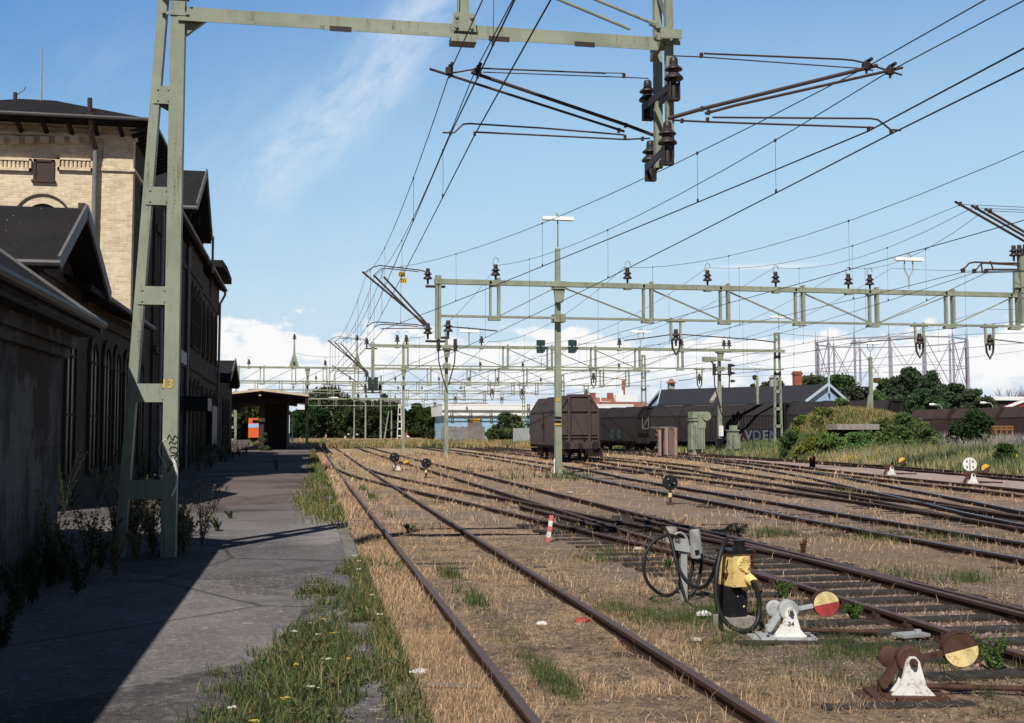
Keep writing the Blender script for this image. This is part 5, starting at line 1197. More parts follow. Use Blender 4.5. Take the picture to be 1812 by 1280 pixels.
# bubble graffiti on the long wagon (its visible side is local -X)
def graffiti(t, y0, y1, zc, word, cols, hw):
    n = len(word); 
    for i, chr_ in enumerate(word):
        me_ = text_mesh(chr_, 1.12, BLACK, .004, .12, 'graffiti'); y = y1+(y0-y1)*(i+.5)/n
        link('graffiti', me_, t, (-hw-.075, y, zc), (R_(90), 0, R_(-90)))
        me2 = text_mesh(chr_, 1.08, cols[i % len(cols)], .004, .03, 'graffiti'); link('graffiti', me2, t, (-hw-.092, y, zc), (R_(90), 0, R_(-90)))
GW, GB, GR = worn('spray_white', (.13, .14, .18), None, .7, 5, .3, dirtamt=.2), worn('spray_grey_blue', (.075, .09, .14), None, .7, 5, .3, dirtamt=.2), worn('spray_red', (.17, .07, .08), None, .7, 5, .3, dirtamt=.2)
graffiti(wB, .3, 4.9, 1.5, 'MAVDEN', [GB, GR, GW, GB, GW, GB], 1.5)
graffiti(wB, 11.2, 12.6, 1.8, 'S', [GR], 1.5)
for (t_, ys_g, c_) in ((wA, (3.2, 4.6, 8.5, 10.2), GB),):
    for y in ys_g: mb = MB(); mb.bb(-1.58, -1.56, y, y+.7, 1.15, 2.0); mb.build('paint_patch', DGREEN, t_, True)
    mb = MB()
    for k in range(6): mb.bb(-1.58, -1.565, 11.0, 11.7, 1.2+.22*k, 1.32+.22*k)
    mb.build('white_marks', GW, t_, True)
for t_, y in ((wB, 13.2), (wB, 4.2)):
    mb = MB(); mb.bb(-1.575, -1.56, y-.35, y+.35, 2.05, 2.12); mb.bb(-1.575, -1.56, y-.35, y-.28, 2.05, 3.05); mb.bb(-1.575, -1.56, y+.28, y+.35, 2.05, 3.05); mb.bar((-1.567, y-.3, 3.0), (-1.567, y+.3, 2.1), .02, .08); mb.build('frame_mark', TRIM, t_, True)

# ------------------------------------------------------------------ ground equipment near the camera
# grey stand with charging cable
b0 = az(1210, 1064); t = thing('cable_stand', 'low galvanised T-shaped stand with coiled black charging cable hung on it', 'cable stand', (b0.x, b0.y, 0))
hz_ = .70
mb = MB(); mb.bb(-.035, .035, -.028, -.018, -.1, hz_); mb.bb(-.035, -.025, -.018, .03, -.1, hz_); mb.bb(.025, .035, -.018, .03, -.1, hz_); mb.build('post', ZINC, t, True)
mb = MB(); mb.bar((-.13, -.03, hz_-.08), (.14, -.03, hz_-.13), .05, .075); mb.tube([(-.05+.1*math.cos(a)-.0, -.02, hz_-.08+.15*math.sin(a)) for a in np.linspace(0, math.pi, 10)], .014, 6); mb.build('arm', ZINC, t, True)
mb = MB(); mb.lathe([(0, .17), (.055, .165), (.062, .14), (.062, -.02), (.07, -.05), (.072, -.14), (.06, -.145), (.055, -.1), (0, -.1)], (0, 0, 0), 18); sh = mb.build('cable_plug', ZINC, t, True); sh.location = (.115, -.1, hz_-.06); sh.rotation_euler = (R_(6), R_(-8), 0)
mb = MB(); mb.box((-.02, -.066, -.07), (.045, .02, .05)); mb.box((.03, -.06, -.13), (.03, .02, .07)); sl_ = mb.build('plug_slot', BLACK, sh, True)
def hang(pts, r, name, par, mat=RUBBER, n=10):
    P = []; Q = [pts[0]]+list(pts)+[pts[-1]]
    for i in range(1, len(Q)-2):
        p0, p1, p2, p3 = (np.array(p, float) for p in Q[i-1:i+3])
        for k in range(8):
            tt = k/8; P.append(tuple(.5*((2*p1)+(-p0+p2)*tt+(2*p0-5*p1+4*p2-p3)*tt*tt+(-p0+3*p1-3*p2+p3)*tt**3)))
    P.append(tuple(pts[-1])); mb = MB(); mb.tube(P, r, n); return mb.build(name, mat, par)
def Q(px, py, y): q = ay(px, py, y); return (q.x, q.y, max(q.z, .02))
yb = b0.y
hang([Q(1198, 950, yb-.05), Q(1175, 948, yb-.06), Q(1150, 966, yb-.1), Q(1139, 1000, yb-.12), Q(1147, 1032, yb-.12), Q(1172, 1053, yb-.1), Q(1192, 1050, yb), Q(1204, 1030, yb+.05), Q(1200, 1000, yb+.05), Q(1197, 965, yb+.04)], .02, 'cable', t)
hang([Q(1221, 935, yb), Q(1236, 960, yb+.02), Q(1241, 1000, yb+.03), Q(1234, 1035, yb+.02), Q(1222, 1052, yb), Q(1215, 1045, yb+.03), Q(1226, 1000, yb+.06), Q(1224, 960, yb+.06)], .02, 'cable', t)
# yellow charging post
b1_ = az(1300, 1108); yb1 = b1_.y
t = thing('charging_post', 'yellow charging box on a black pedestal with thick black cable plugged in', 'charging post', (b1_.x, yb1, 0), R_(12))
mb = MB(); mb.prism([(-.115, -.09), (.075, -.09), (.115, -.05), (.115, .12), (-.115, .12)], 'z', .08, .40); mb.build('pedestal', BLACK, t, True)
mb = MB(); mb.box((0, 0, .04), (.3, .3, .12)); mb.build('footing', CONC, t, True)
mb = MB(); mb.prism([(-.105, -.15), (.085, -.15), (.115, -.12), (.115, .1), (-.105, .1)], 'z', .40, .72); mb.prism([(.0, .40), (.1, .40), (.1, .36), (.03, .36)], 'y', -.14, -.02)
mb.bar((-.112, -.02, .66), (-.112, .02, .45), .012, .05); BOXM = mb
BOXM.build('box', BOXY, t, True)
mb = MB(); mb.box((-.0, -.02, .735), (.25, .29, .035)); mb.lathe([(.07, 0), (.07, .03), (.055, .04), (.058, .1), (.065, .105), (.065, .12), (0, .125)], (.03, -.05, .752), 8); mb.v = [(a, b, c if c < .753 else .752+(c-.752)*.75) for a, b, c in mb.v]; mb.build('cap', BLACK, t, True)
mb = MB(); mb.lathe([(0, -.012), (.066, -.012), (.075, 0), (.075, .01)], (.015, -.152, .62), 24, 'y')
for k in range(10): a = k*.628; mb.box((.015+.05*math.cos(a), -.166, .62+.05*math.sin(a)), (.014, .012, .014))
mb.cyl((.03, -.15, .55), (.03, -.19, .55), .018, 8); mb.cyl((.06, -.15, .49), (.075, -.24, .44), .05, 14); mb.build('socket_cover', BOXY, t, True)
mb = MB(); mb.cyl((.07, -.22, .455), (.095, -.30, .36), .036, 12); mb.cyl((.03, -.12, .37), (.03, -.17, .37), .02, 8); mb.build('plug', RUST, t, True)
mb = MB(); mb.tube([(-.109, -.06, .66), (-.112, -.05, .60), (-.112, -.03, .58), (-.112, -.06, .52), (-.112, -.02, .47)], .008, 5); mb.cyl((-.105, -.02, .5), (-.125, -.02, .5), .03, 10); mb.build('latch', RUST, t, True)
mb = MB(); mb.lathe([(.012, -.002), (0, -.006)], (.05, -.0905, .2), 8, 'y'); mb.lathe([(.008, -.002), (0, -.006)], (-.02, -.0905, .3), 8, 'y'); mb.build('rivets', PALEY, t, True)
hang([Q(1320, 1028, yb1-.3), Q(1329, 1045, yb1-.32), Q(1334, 1072, yb1-.32), Q(1330, 1098, yb1-.34), Q(1316, 1114, yb1-.36), Q(1298, 1119, yb1-.36), Q(1278, 1108, yb1-.3), Q(1260, 1085, yb1-.25), Q(1254, 1050, yb1-.2), Q(1258, 1010, yb1-.16), Q(1270, 972, yb1-.1), Q(1284, 954, yb1-.02)], .024, 'cable', t)
hang([Q(1284, 955, yb1), Q(1276, 985, yb1+.15), Q(1272, 1020, yb1+.4), Q(1264, 1038, yb1+.6), Q(1252, 1032, yb1+1.0), Q(1244, 1000, yb1+1.4), Q(1238, 960, yb-.1), Q(1228, 936, yb-.02), Q(1220, 934, yb-.02)], .021, 'cable', t)
# short concrete bollard behind
q = az(1187, 972); mb = MB(); zt_b = ay(1187, 933, q.y).z; mb.lathe([(0, zt_b+.015), (.10, zt_b), (.112, zt_b-.03), (.11, zt_b-.1), (.085, zt_b-.12), (.085, -.05)], (q.x, q.y, 0), 18); tag(mb.build('bollard', CONC), 'short round concrete bollard just behind the cable stand', 'bollard')

# point levers with counterweight discs
def point_lever(label, base, rotz, face_top, face_bot, base_m, num=None, s=1., disc_rot=0., up=R_(17)):
    """local frame: white trapezoid stand faces -Y, counterweight arm to +X"""
    t = thing('point_lever', label, 'point lever', base, rotz, group='point levers')
    mb = MB(); P_ = [(-.15, .035), (.15, .035), (.09, .1), (.062, .2), (.045, .27), (.02, .30), (-.02, .30), (-.045, .27), (-.062, .2), (-.09, .1)]
    mb.prism([(a*s, b*s) for a, b in P_], 'y', -.075*s, -.045*s); mb.prism([(a*s*.9, b*s) for a, b in P_], 'y', .05*s, .08*s); mb.build('stand', WHITE, t, True)
    mb = MB(); mb.box((-.03*s, .02*s, .018*s), (.52*s, .34*s, .035*s)); mb.box((-.05*s, .03*s, -.005*s), (.62*s, .38*s, .03*s)); mb.build('base_plate', base_m, t, True)
    mb = MB(); mb.lathe([(0, -.04*s), (.085*s, -.04*s), (.095*s, -.03*s), (.095*s, .05*s), (.085*s, .06*s), (0, .06*s)], (-.005*s, 0, .27*s), 22, 'y'); mb.cyl((0, -.1*s, .265*s), (0, .1*s, .265*s), .028*s, 12)
    mb.lathe([(0, 0), (.06*s, 0), (.08*s, .015*s), (.08*s, .04*s)], (-.12*s, .06*s, .27*s), 14, 'y'); mb.build('hub', base_m, t, True)
    mb = MB(); mb.bar((-.08*s, .03*s, .25*s), (-.19*s, .02*s, .09*s), .05*s, .075*s, up=(0, 1, 0)); mb.bar((-.19*s, .02*s, .12*s), (-.2*s, .02*s, .02*s), .05*s, .06*s, up=(0, 1, 0)); mb.cyl((-.19*s, -.04*s, .1*s), (-.19*s, .06*s, .1*s), .03*s, 10); mb.build('handle', base_m, t, True)
    cx, cz = .34*s, .27*s+.34*s*math.tan(up)
    mb = MB(); mb.bar((.05*s, 0, .275*s), (cx-.08*s, 0, .27*s+(cx-.08*s)*math.tan(up)), .03*s, .06*s, up=(0, 1, 0)); mb.build('weight_arm', base_m, t, True)
    th = disc_rot
    W_ = MB()
    for half, (a0, a1) in enumerate(((th, th+math.pi), (th+math.pi, th+2*math.pi))):
        W_.cur = half; n = 18; r = .118*s
        fr_ = [(cx+r*math.cos(a), cz+r*math.sin(a)) for a in np.linspace(a0, a1, n)]
        W_.prism(fr_, 'y', -.045*s, .045*s)
    W_.build('counterweight', [face_top, face_bot], t, True)
    mb = MB()
    for bx, by in ((-.22, -.1), (.16, -.1), (-.22, .14), (.16, .14)): mb.cyl((bx*s, by*s, .03*s), (bx*s, by*s, .055*s), .016*s, 6)
    mb.cyl((0, -.1*s, .265*s), (0, -.125*s, .265*s), .016*s, 6)
    mb.build('bolts', RUST, t, True)
    mb = MB(); mb.lathe([(.118*s, -.049*s), (.122*s, -.049*s), (.122*s, .049*s), (.118*s, .049*s)], (cx, 0, cz), 30, 'y'); mb.build('counterweight_rim', RUST, t, True)
    mb = MB(); mb.cyl((.1*s, .03*s, .08*s), (.85*s, .12*s, .05*s), .02*s, 8); mb.build('throw_rod', RUST, t, True)
    if num: link('number', text_mesh(num, .06*s, RUST, .001, .001), t, (0, -.078*s, .15*s), (R_(90), 0, 0))
    return t
LG = worn('light_grey_paint', (.42, .44, .46), (.33, .35, .37), .55, 9, .6, dirt=(.2, .1, .06), dirtamt=.4)
q = az(1397, 1131); point_lever('light grey point lever numbered 34, cream and red counterweight disc', (q.x, q.y, .0), R_(-12), PALEY, RED, LG, '34', .98, R_(12), R_(11))
q = az(1612, 1236); point_lever('rusty point lever nearest the camera, brown and yellow counterweight disc', (q.x, q.y, .0), R_(-14), RUST, PALEY, RUST, None, 1.02, R_(16), R_(13))
q = az(705, 834); point_lever('distant point lever with raised yellow disc beside the black disc signal', (q.x, q.y, 0), R_(-10), YEL, RUST, RUST, None, 1.1, R_(20), R_(15))
q = az(1577, 842); point_lever('distant point lever with yellow and brown disc left of the white round board', (q.x, q.y, 0), R_(-10), YEL, RUST, RUST, None, 1.35, R_(30), R_(30))
q = az(1721, 858); point_lever('distant point lever with yellow and brown disc in front of the white round board', (q.x, q.y, 0), R_(-10), YEL, RUST, RUST, None, 1.35, R_(30), R_(25))
for px, py, lb in ((558, 776, 'far white point lever near the end of the platform'), (611, 776, 'far white point lever at the vanishing rails, left of two'), (626, 777, 'far white point lever at the vanishing rails, right of two')):
    q = az(px, py); point_lever(lb, (q.x, q.y, 0), R_(-10), WHITE, BLACK, RUST, None, 2.2, 0, R_(25))

# dwarf disc signals
def disc_signal(label, base, h, r, face, facing=0., mast=PALEY, holes=True):
    t = thing('disc_signal', label, 'disc signal', base, facing, group='round dwarf signals'); 
    mb = MB(); mb.cyl((0, 0, -.05), (0, 0, h-r), .04, 8); mb.box((0, 0, .02), (.2, .2, .06)); mb.build('post', RUST, t, True)
    mb = MB(); mb.cyl((0, 0, h-r*1.9), (0, 0, h-r*1.35), .05, 8); mb.build('collar', mast, t, True)
    mb = MB(); mb.lathe([(0, -.02), (r*.96, -.02), (r, -.01), (r, .03), (r*.9, .04), (0, .04)], (0, 0, h), 28, 'y'); mb.build('disc', face, t, True)
    mb = MB()
    if face is BLACK:
        mb.lathe([(0, -.10), (r*.22, -.10), (r*.28, -.03)], (r*.2, 0, h+r*.1), 12, 'y')
        mb.tube([(-r*.35, -.035, h+r*.15), (-r*.1, -.04, h+r*.4), (r*.15, -.04, h+r*.42)], .012, 5); mb.tube([(-r*.3, -.035, h-r*.2), (-r*.1, -.04, h-r*.35), (r*.2, -.04, h-r*.3)], .012, 5)
        mb.build('lamp_fittings', UNDER, t, True)
        mb = MB()
        for a, b in ((-.25, .45), (.5, -.1), (-.1, -.35)): mb.lathe([(r*.07, -.045), (0, -.05)], (r*a, 0, h+r*b), 8, 'y')
        mb.build('lenses', LAMPW, t, True)
    else:
        for a, b, s_ in ((-.42, .42, .1), (.42, .42, .1), (-.42, -.4, .1), (.42, -.4, .1)): mb.box((r*a, -.023, h+r*b), (r*.17, .012, r*.34))
        mb.box((0, -.023, h+r*.42), (r*.1, .012, r*.7)); mb.box((0, -.023, h-r*.45), (r*.12, .012, r*.8)); mb.build('slots', UNDER, t, True)
    return t
q = az(704, 834); disc_signal('black round dwarf signal nearest the platform, above the distant yellow disc lever', (q.x-.1, q.y+.8, 0), ay(704, 810, q.y+.8).z, .24, BLACK, R_(-10), WHITE)
q = az(754, 846); disc_signal('black round dwarf signal beside the second track, middle of the three', (q.x, q.y, 0), ay(754, 820, q.y).z, .2, BLACK, R_(-12))
q = az(1186, 893); disc_signal('black round dwarf signal in front of the bright railed track', (q.x, q.y, 0), ay(1187, 854, q.y).z, .2, BLACK, R_(-14))
q = az(1733, 852); disc_signal('white round signal board with dark slots in front of the weeds', (q.x, q.y+.6, 0), ay(1733, 822, q.y+.6).z, .26, WHITE, R_(-18))
q = az(1245, 800); t = thing('marker_ball', 'small yellow and pink round marker at the edge of the weeds below the transformers', 'marker', (q.x, q.y, 0)); mb = MB(); zc = ay(1245, 795, q.y).z; mb.lathe([(0, -.03), (.19, -.03), (.19, .03), (0, .03)], (0, 0, zc), 18, 'y'); mb.build('disc', YEL, t, True); mb = MB(); mb.lathe([(0, -.05), (.09, -.045), (.1, -.031)], (.03, 0, zc+.04), 14, 'y'); mb.build('pink_spot', PINK, t, True); mb = MB(); mb.cyl((0, 0, -.05), (0, 0, zc-.15), .03, 6); mb.build('post', RUST, t, True)
q = az(1438, 828); t = thing('rail_stop', 'small dark post with orange tip beside the outermost track', 'marker post', (q.x, q.y, 0)); zc = ay(1438, 815, q.y).z; mb = MB(); mb.box((-.1, 0, .25), (.1, .12, .55)); mb.box((.06, 0, .3), (.12, .14, .6)); mb.build('post', UNDER, t, True); mb = MB(); mb.lathe([(.07, .6), (.07, zc), (0, zc+.04)], (.06, 0, 0), 8); mb.build('tip', ORANGE, t, True)
# red and white stake
q = az(969, 961); t = thing('marker_stake', 'leaning stake banded pink and white between the crossover and the platform track', 'stake', (q.x, q.y, 0))
tp_ = ay(976, 912, q.y)-Vector((q.x, q.y, 0)); 
for k in range(5):
    mb = MB(); a = tp_*(k/5); b = tp_*((k+1)/5); mb.bar(a-Vector((0, 0, .05 if k == 0 else 0)), b, .07, .025, up=(0, 1, 0)); mb.build('band', PINK if k % 2 == 0 else WHITE, t, True)

# ------------------------------------------------------------------ transformers, hut, mound
def transformer(label, px0, px1, top, y, conservator=True):
    a, b = ay(px0, top, y), ay(px1, top, y); w_ = b.x-a.x; h = a.z
    t = thing('transformer', label, 'transformer', ((a.x+b.x)/2, y, 0))
    mb = MB(); mb.bb(-w_*.36, w_*.3, -.5, .6, .35, h*.8); mb.bb(-w_*.42, w_*.36, -.6, .7, h*.8, h*.84); mb.build('tank', GREEN2, t, True)
    mb = MB(); n = 6
    for i in range(n): x = -w_*.34+w_*.62*(i+.5)/n; mb.bb(x-.04, x+.04, -.85, -.5, .55, h*.7)
    for s_ in (-1,): mb.bb(-w_*.5, -w_*.36, -.3, .4, .5, h*.72)
    mb.bb(w_*.3, w_*.46, -.3, .4, .5, h*.74); mb.build('radiator', GREEN2, t, True)
    mb = MB(); mb.bb(-w_*.4, w_*.4, -.5, .6, .12, .35); mb.build('base', CONC, t, True)
    if conservator:
        mb = MB(); mb.cyl((w_*.36, -1.0, h*.9), (w_*.36, .7, h*.9), .34, 16); mb.build('conservator', GREEN2, t, True)
        mb = MB(); mb.bb(-w_*.45, w_*.2, -.55, .5, h*.86, h); mb.box((w_*.1, -.7, h*.78), (.55, .35, 1.)); mb.tube([(w_*.1, -.75, h*.7), (w_*.12, -.75, .3)], .07, 8); mb.build('terminal_box', GREEN2, t, True)
    else: mb = MB(); mb.box((0, 0, h*.9), (w_*.6, .5, h*.16)); mb.build('terminal_box', GREEN2, t, True)
    return t
transformer('large pale green transformer left of the cable pole', 1220, 1246, 729, 80.5)
transformer('smaller pale green transformer right of the cable pole', 1289, 1306, 752, 80.5, False)
q = ay(1274, 762, 80.); mb = MB()
for k in range(5): mb.bb(q.x+.75, q.x+1.15, 79.95, 80.05, q.z-.2+.25*k-.1, q.z-.2+.25*k+.02)
a, b = ay(1177, 757, 82.), ay(1196, 757, 82.)
t = thing('pink_hut', 'small pink rendered hut beside the large transformer', 'hut', ((a.x+b.x)/2, 82., 0)); w_ = b.x-a.x; h = a.z
mb = MB(); mb.bb(-w_/2+.15, w_/2-.15, .1, 2., 0, h-.1); mb.build('wall', worn('pink_brown', (.17, .12, .11), None, .85, 2, .5), t, True)
for x in (-w_/2, w_/2-.14): mb = MB(); mb.bb(x, x+.2, -.1, .3, 0, h); mb.build('pillar', PINKW, t, True)
mb = MB(); mb.bb(-w_/2-.45, w_/2-.1, .12, 2.2, h-.06, h+.08); mb.build('roof', GREYROOF, t, True)
mb = MB(); mb.bb(-w_/2-.42, -w_/2-.25, .2, .5, 0, h-.06); mb.build('side_post', PINKW, t, True)

# grassy mound with concrete slab
MX, MY = ay(1520, 760, 70.).x, 70.
mw = (ay(1645, 760, 70.).x-ay(1392, 760, 70.).x)/2; mh = ay(1540, 729, 70.).z
mb = MB(); nu, nv = 40, 26; vs = []
for j in range(nv):
    for i in range(nu):
        u = -1+2*i/(nu-1); v_ = -1+2*j/(nv-1); r2 = (abs(u)**2.6+abs(v_)**2.6)**(1/2.6)
        z = mh*max(0, 1-r2**2.4)**.62*(1-.12*u)+.25*(vnoise(np.array([u*6+9]), np.array([v_*6+3]), 4)[0]-.5)*(1 if r2 < .95 else 0)
        vs.append((MX+u*mw*1.06, MY+v_*3.6, z-.05))
mb.add(vs, [(j*nu+i, j*nu+i+1, (j+1)*nu+i+1, (j+1)*nu+i) for j in range(nv-1) for i in range(nu-1)], True)
def mound_mat():
    m, g = newmat('mound_turf'); n = g.noise(g.pos, 1.2, 6, .65); n2 = g.noise(g.pos, 12, 4, .6); k = g.mix(n2, (.06, .09, .03), (.16, .19, .07)); k = g.mix(g.ss(n, .55, .7), k, (.26, .19, .10)); g.set(g.b.inputs['Base Color'], k); g.b.inputs['Roughness'].default_value = .95; g.set(g.b.inputs['Normal'], g.bump(n2, 1., .08)); return m
tag(mb.build('mound', mound_mat()), 'overgrown grassy mound with a shelter dug into it', 'mound')
a, b = ay(1478, 752, 66.5), ay(1552, 760, 66.5); t = thing('shelter_front', 'weathered grey slab and board front let into the grassy mound', 'shelter', ((a.x+b.x)/2, 66.5, 0))
mb = MB(); mb.bb(a.x, b.x, 66.2, 68.5, b.z-.02, a.z+.05); mb.build('slab', CONC, t)
mb = MB()
for i in range(14):
    x0 = ay(1455, 770, 66.5).x+(b.x-1.0-ay(1455, 770, 66.5).x)*i/14; hh = b.z-.45-.35*random.random()-.2*(i % 4 == 0); mb.bb(x0, x0+.19, 66.3, 66.36, 0, hh)
mb.build('boards', GREYW, t)

# ------------------------------------------------------------------ far buildings
t_wh = thing('warehouse', 'long low white warehouse with pale blue lower wall', 'warehouse', (ay(860, 760, 205.).x, 205, 0))
Yw = 205.; x0, x1 = gx(783, Yw), gx(1120, Yw); zt, zm = ay(800, 717, Yw).z, ay(800, 736, Yw).z
mb = MB(); mb.bb(x0, x1, Yw, Yw+24, zm, zt); mb.build('upper_wall', WSHEET, t_wh); mb = MB(); mb.bb(x0+.6, x1, Yw+.25, Yw+24, 0, zm); mb.build('lower_wall', BLUEW, t_wh)
mb = MB()
for a, b in ((828, 853), (905, 925)): mb.bb(gx(a, Yw), gx(b, Yw), Yw+.15, Yw+.27, 0, zm-.5)
mb.build('door', GREYROOF, t_wh); mb = MB()
mb.bb(gx(832, Yw), gx(850, Yw), Yw+.1, Yw+.17, zm-1.1, zm-.5); mb.build('yellow_panel', YEL, t_wh)
mb = MB(); mb.bb(x0-.05, x1+.05, Yw-.05, Yw+24.3, zt, zt+.25); mb.build('roof', LAMPW, t_wh)
mb = MB(); mb.bb(gx(783, Yw), x1, Yw-.06, Yw, zm-.15, zm+.05); mb.build('trim_line', GREYROOF, t_wh)
# dark roof edge behind the warehouse, board fence in front
mb = MB(); mb.prism([(232, ay(800, 718, 232.).z), (240, ay(800, 713, 240.).z), (248, 2)], 'x', gx(800, 235.), gx(868, 235.)); tag(mb.build('long_roof', REDBR), 'dark red roof strip showing just above the white warehouse', 'roofed building')
Yf = 170.
t = thing('board_fence', 'weathered grey board fence in front of the white warehouse', 'fence', (gx(820, Yf), Yf, 0)); mb = MB(); x = gx(781, Yf); zt = ay(800, 755, Yf).z
while x < gx(857, Yf): mb.bb(x, x+.22, Yf, Yf+.05, 0, zt+random.uniform(-.08, .08)); x += .25
mb.build('boards', GREYW, t); mb = MB(); mb.bb(gx(781, Yf), gx(857, Yf), Yf+.05, Yf+.15, zt*.7, zt*.78); mb.build('rail', GREYW, t)
mb = MB(); x = gx(908, 150.)
mb.bb(x, x+2.2, 150, 150.1, 0, ay(908, 758, 150.).z); tag(mb.build('corrugated_panel', ZINC), 'small pale corrugated panel at the foot of the light bush', 'panel')
# apartment house with yellow balconies
Ya = 330.; a, b = ay(717, 728, Ya), ay(729, 770, Ya); t = thing('apartment_house', 'distant brick apartment house with yellow balconies, left of the round bush', 'apartment house', (a.x, Ya, 0))
mb = MB(); mb.bb(a.x, b.x+3, Ya, Ya+10, 0, a.z); mb.build('wall', REDBR, t)
for k in range(4): mb = MB(); z = a.z-1.7-2.1*k; mb.bb(a.x+.4, b.x-.2, Ya-.9, Ya-.1, z, z+.95); mb.build('balcony', YEL if k < 3 else LAMPW, t)
# long low house with grey roof and gable behind the tree belt
Yh = 300.; a, b = ay(630, 704, Yh), ay(708, 704, Yh); t = thing('distant_house', 'distant house with long grey brown roof behind the dark trees', 'house', ((a.x+b.x)/2, Yh, 0))
zr, ze = a.z, ay(630, 722, Yh).z
mb = MB(); mb.bb(a.x, b.x, Yh, Yh+10, 0, ze); mb.prism([(Yh, ze), (Yh+10, ze), (Yh+5, zr)], 'x', a.x+.05, b.x-.05); mb.build('wall', worn('dark_house_wall', (.09, .07, .06)), t)
mb = MB(); mb.prism([(Yh-.5, ze-.1), (Yh+5, zr+.1), (Yh+10.5, ze-.1), (Yh+10.5, ze-.4), (Yh+5, zr-.2), (Yh-.5, ze-.4)], 'x', a.x-.5, b.x+.5); mb.build('roof', GREYROOF, t)
mb = MB(); mb.box((a.x+5, Yh+2, zr-.6), (1.6, 1.2, 1.)); mb.build('roof_light', LAMPW, t)
# red roofed houses and white block behind the wagons
for (p0, p1, pt, pe, Y, m1, m2, lb) in ((1048, 1092, 703, 722, 260., REDROOF, REDBR, 'house with dull red roof and chimneys above the lone wagon'), (1075, 1152, 710, 724, 235., REDROOF, REDBR, 'long low red tiled roof between the lone wagon and the dark shed')):
    a, b = ay(p0, pt, Y), ay(p1, pe, Y); t = thing('red_roofed_house', lb, 'house', ((a.x+b.x)/2, Y, 0)); mb = MB(); mb.bb(a.x, b.x, Y, Y+9, 0, b.z); mb.build('wall', m2, t)
    mb = MB(); mb.prism([(Y-.4, b.z-.1), (Y+4.5, a.z), (Y+9.4, b.z-.1)], 'x', a.x-.4, b.x+.4); mb.build('roof', m1, t)
    if p0 == 1048:
        for px in (1043+6, 1080): q = ay(px, 699, Y+4); mb = MB(); mb.box((q.x, Y+4.2, q.z-.6), (1.3, 1., 2.2)); mb.build('chimney', REDBR, t)
        mb = MB(); mb.box((ay(1073, 712, Y).x, Y+1, ay(1073, 713, Y).z), (2.4, .4, .8)); mb.build('roof_window', LAMPW, t)
Y = 280.; a, b = ay(1090, 699, Y), ay(1128, 710, Y); mb = MB(); mb.bb(a.x, b.x, Y, Y+8, 2, a.z); mb.bb(a.x+1, a.x+2.2, Y+1, Y+2, a.z, a.z+1.2); tag(mb.build('white_block', LAMPW), 'white flat roofed block with a slim dark chimney beside it', 'building')
q = ay(1103, 673, 285.); mb = MB(); mb.tube([(q.x, 285, 0), (q.x, 285, q.z)], [.5, .4], 10); tag(mb.build('chimney_stack', REDBR), 'slim dark chimney rising behind the white flat roofed block', 'chimney')
q = ay(1063, 690, 255.); mb = MB(); mb.tube([(q.x, 255, 0), (q.x, 255, q.z+1.5)], .16, 6); tag(mb.build('flag_pole', LAMPW), 'thin white pole above the red roof behind the lone wagon', 'pole')
# dark roofed shed with pale blue gables
Ys = 128.
t = thing('goods_shed', 'long dark roofed shed with pale blue boarded gables behind the far wagons', 'shed', (gx(1300, Ys), Ys, 0))
RA, RB = ay(1174, 687, 133.), ay(1461, 683, 114.5)
FA, FB = ay(1168, 717, 128.), ay(1420, 709, 114.)
BA, BB = ay(1149, 717, 138.), ay(1496, 709, 115.)
zr = (RA.z+RB.z)/2; ze = (FA.z+FB.z)/2
for p_ in (RA, RB): p_.z = zr
for p_ in (FA, FB, BA, BB): p_.z = ze
dn = Vector((0, 0, -.2)); dirv = (RB-RA).normalized(); L_ = (RB-RA).length
def ext(p, k): return p+dirv*k
mb = MB(); P8 = [ext(FA, -.4), ext(RA, -.4), ext(BA, -.4), ext(FB, .35), ext(RB, .35), ext(BB, .35)]
mb.add(P8+[p+dn for p in P8], [(0,3,4,1),(1,4,5,2),(6,7,10,9),(7,8,11,10),(0,6,9,3),(2,5,11,8),(0,1,7,6),(1,2,8,7),(3,9,10,4),(4,10,11,5)]); mb.build('roof', SHEDROOF, t)
TRB = worn('pale_blue_trim', (.5, .6, .72), None, .6, 3, .3)
for f_, r_, b_, s_ in ((FA, RA, BA, -1), (FB, RB, BB, 1)):
    mb = MB(); q5 = [f_+dn, r_+dn, b_+dn, Vector((b_.x, b_.y, 0)), Vector((f_.x, f_.y, 0))]; o_ = dirv*(-.12*s_)
    mb.add(q5+[p+o_ for p in q5], [(0,1,2,3,4),(9,8,7,6,5),(0,5,6,1),(1,6,7,2),(2,7,8,3),(3,8,9,4),(4,9,5,0)]); mb.build('gable', BLUE, t)
    e_ = dirv*(.38*s_)
    for a_, b2_ in ((f_, r_), (b_, r_), (r_-Vector((0, 0, 1.)), r_+Vector((0, 0, 1.1)))): mb = MB(); mb.bar(a_+e_, b2_+e_, .12, .26); mb.build('bargeboard', TRB, t)
mb = MB(); mb.bar(Vector((FB.x+1.7, FB.y-.02, ze-.6)), Vector((FB.x+1.7, FB.y-.02, ze+1.)), 1.5, .12); 
mb = MB(); mb.add([Vector((FA.x, FA.y, 0)), Vector((FB.x, FB.y, 0)), FB+dn, FA+dn], [(0, 1, 2, 3)]); mb.build('side_wall', GREYW, t)
mb = MB(); k = .385; up_ = Vector((0, 0, .16)); mb.bar(FA.lerp(FB, k)+up_, RA.lerp(RB, k)+up_, .5, .3); mb.build('fire_wall', CONC, t)
c = RA+dirv*1.2; mb = MB(); mb.box(c+Vector((0, 0, .4)), (.7, .7, .8)); mb.build('ventilator', ZINC, t); mb = MB(); mb.lathe([(.75, 0), (.3, .3), (.2, .5), (0, .55)], c+Vector((0, 0, .75)), 10); mb.build('ventilator_cap', REDROOF, t)
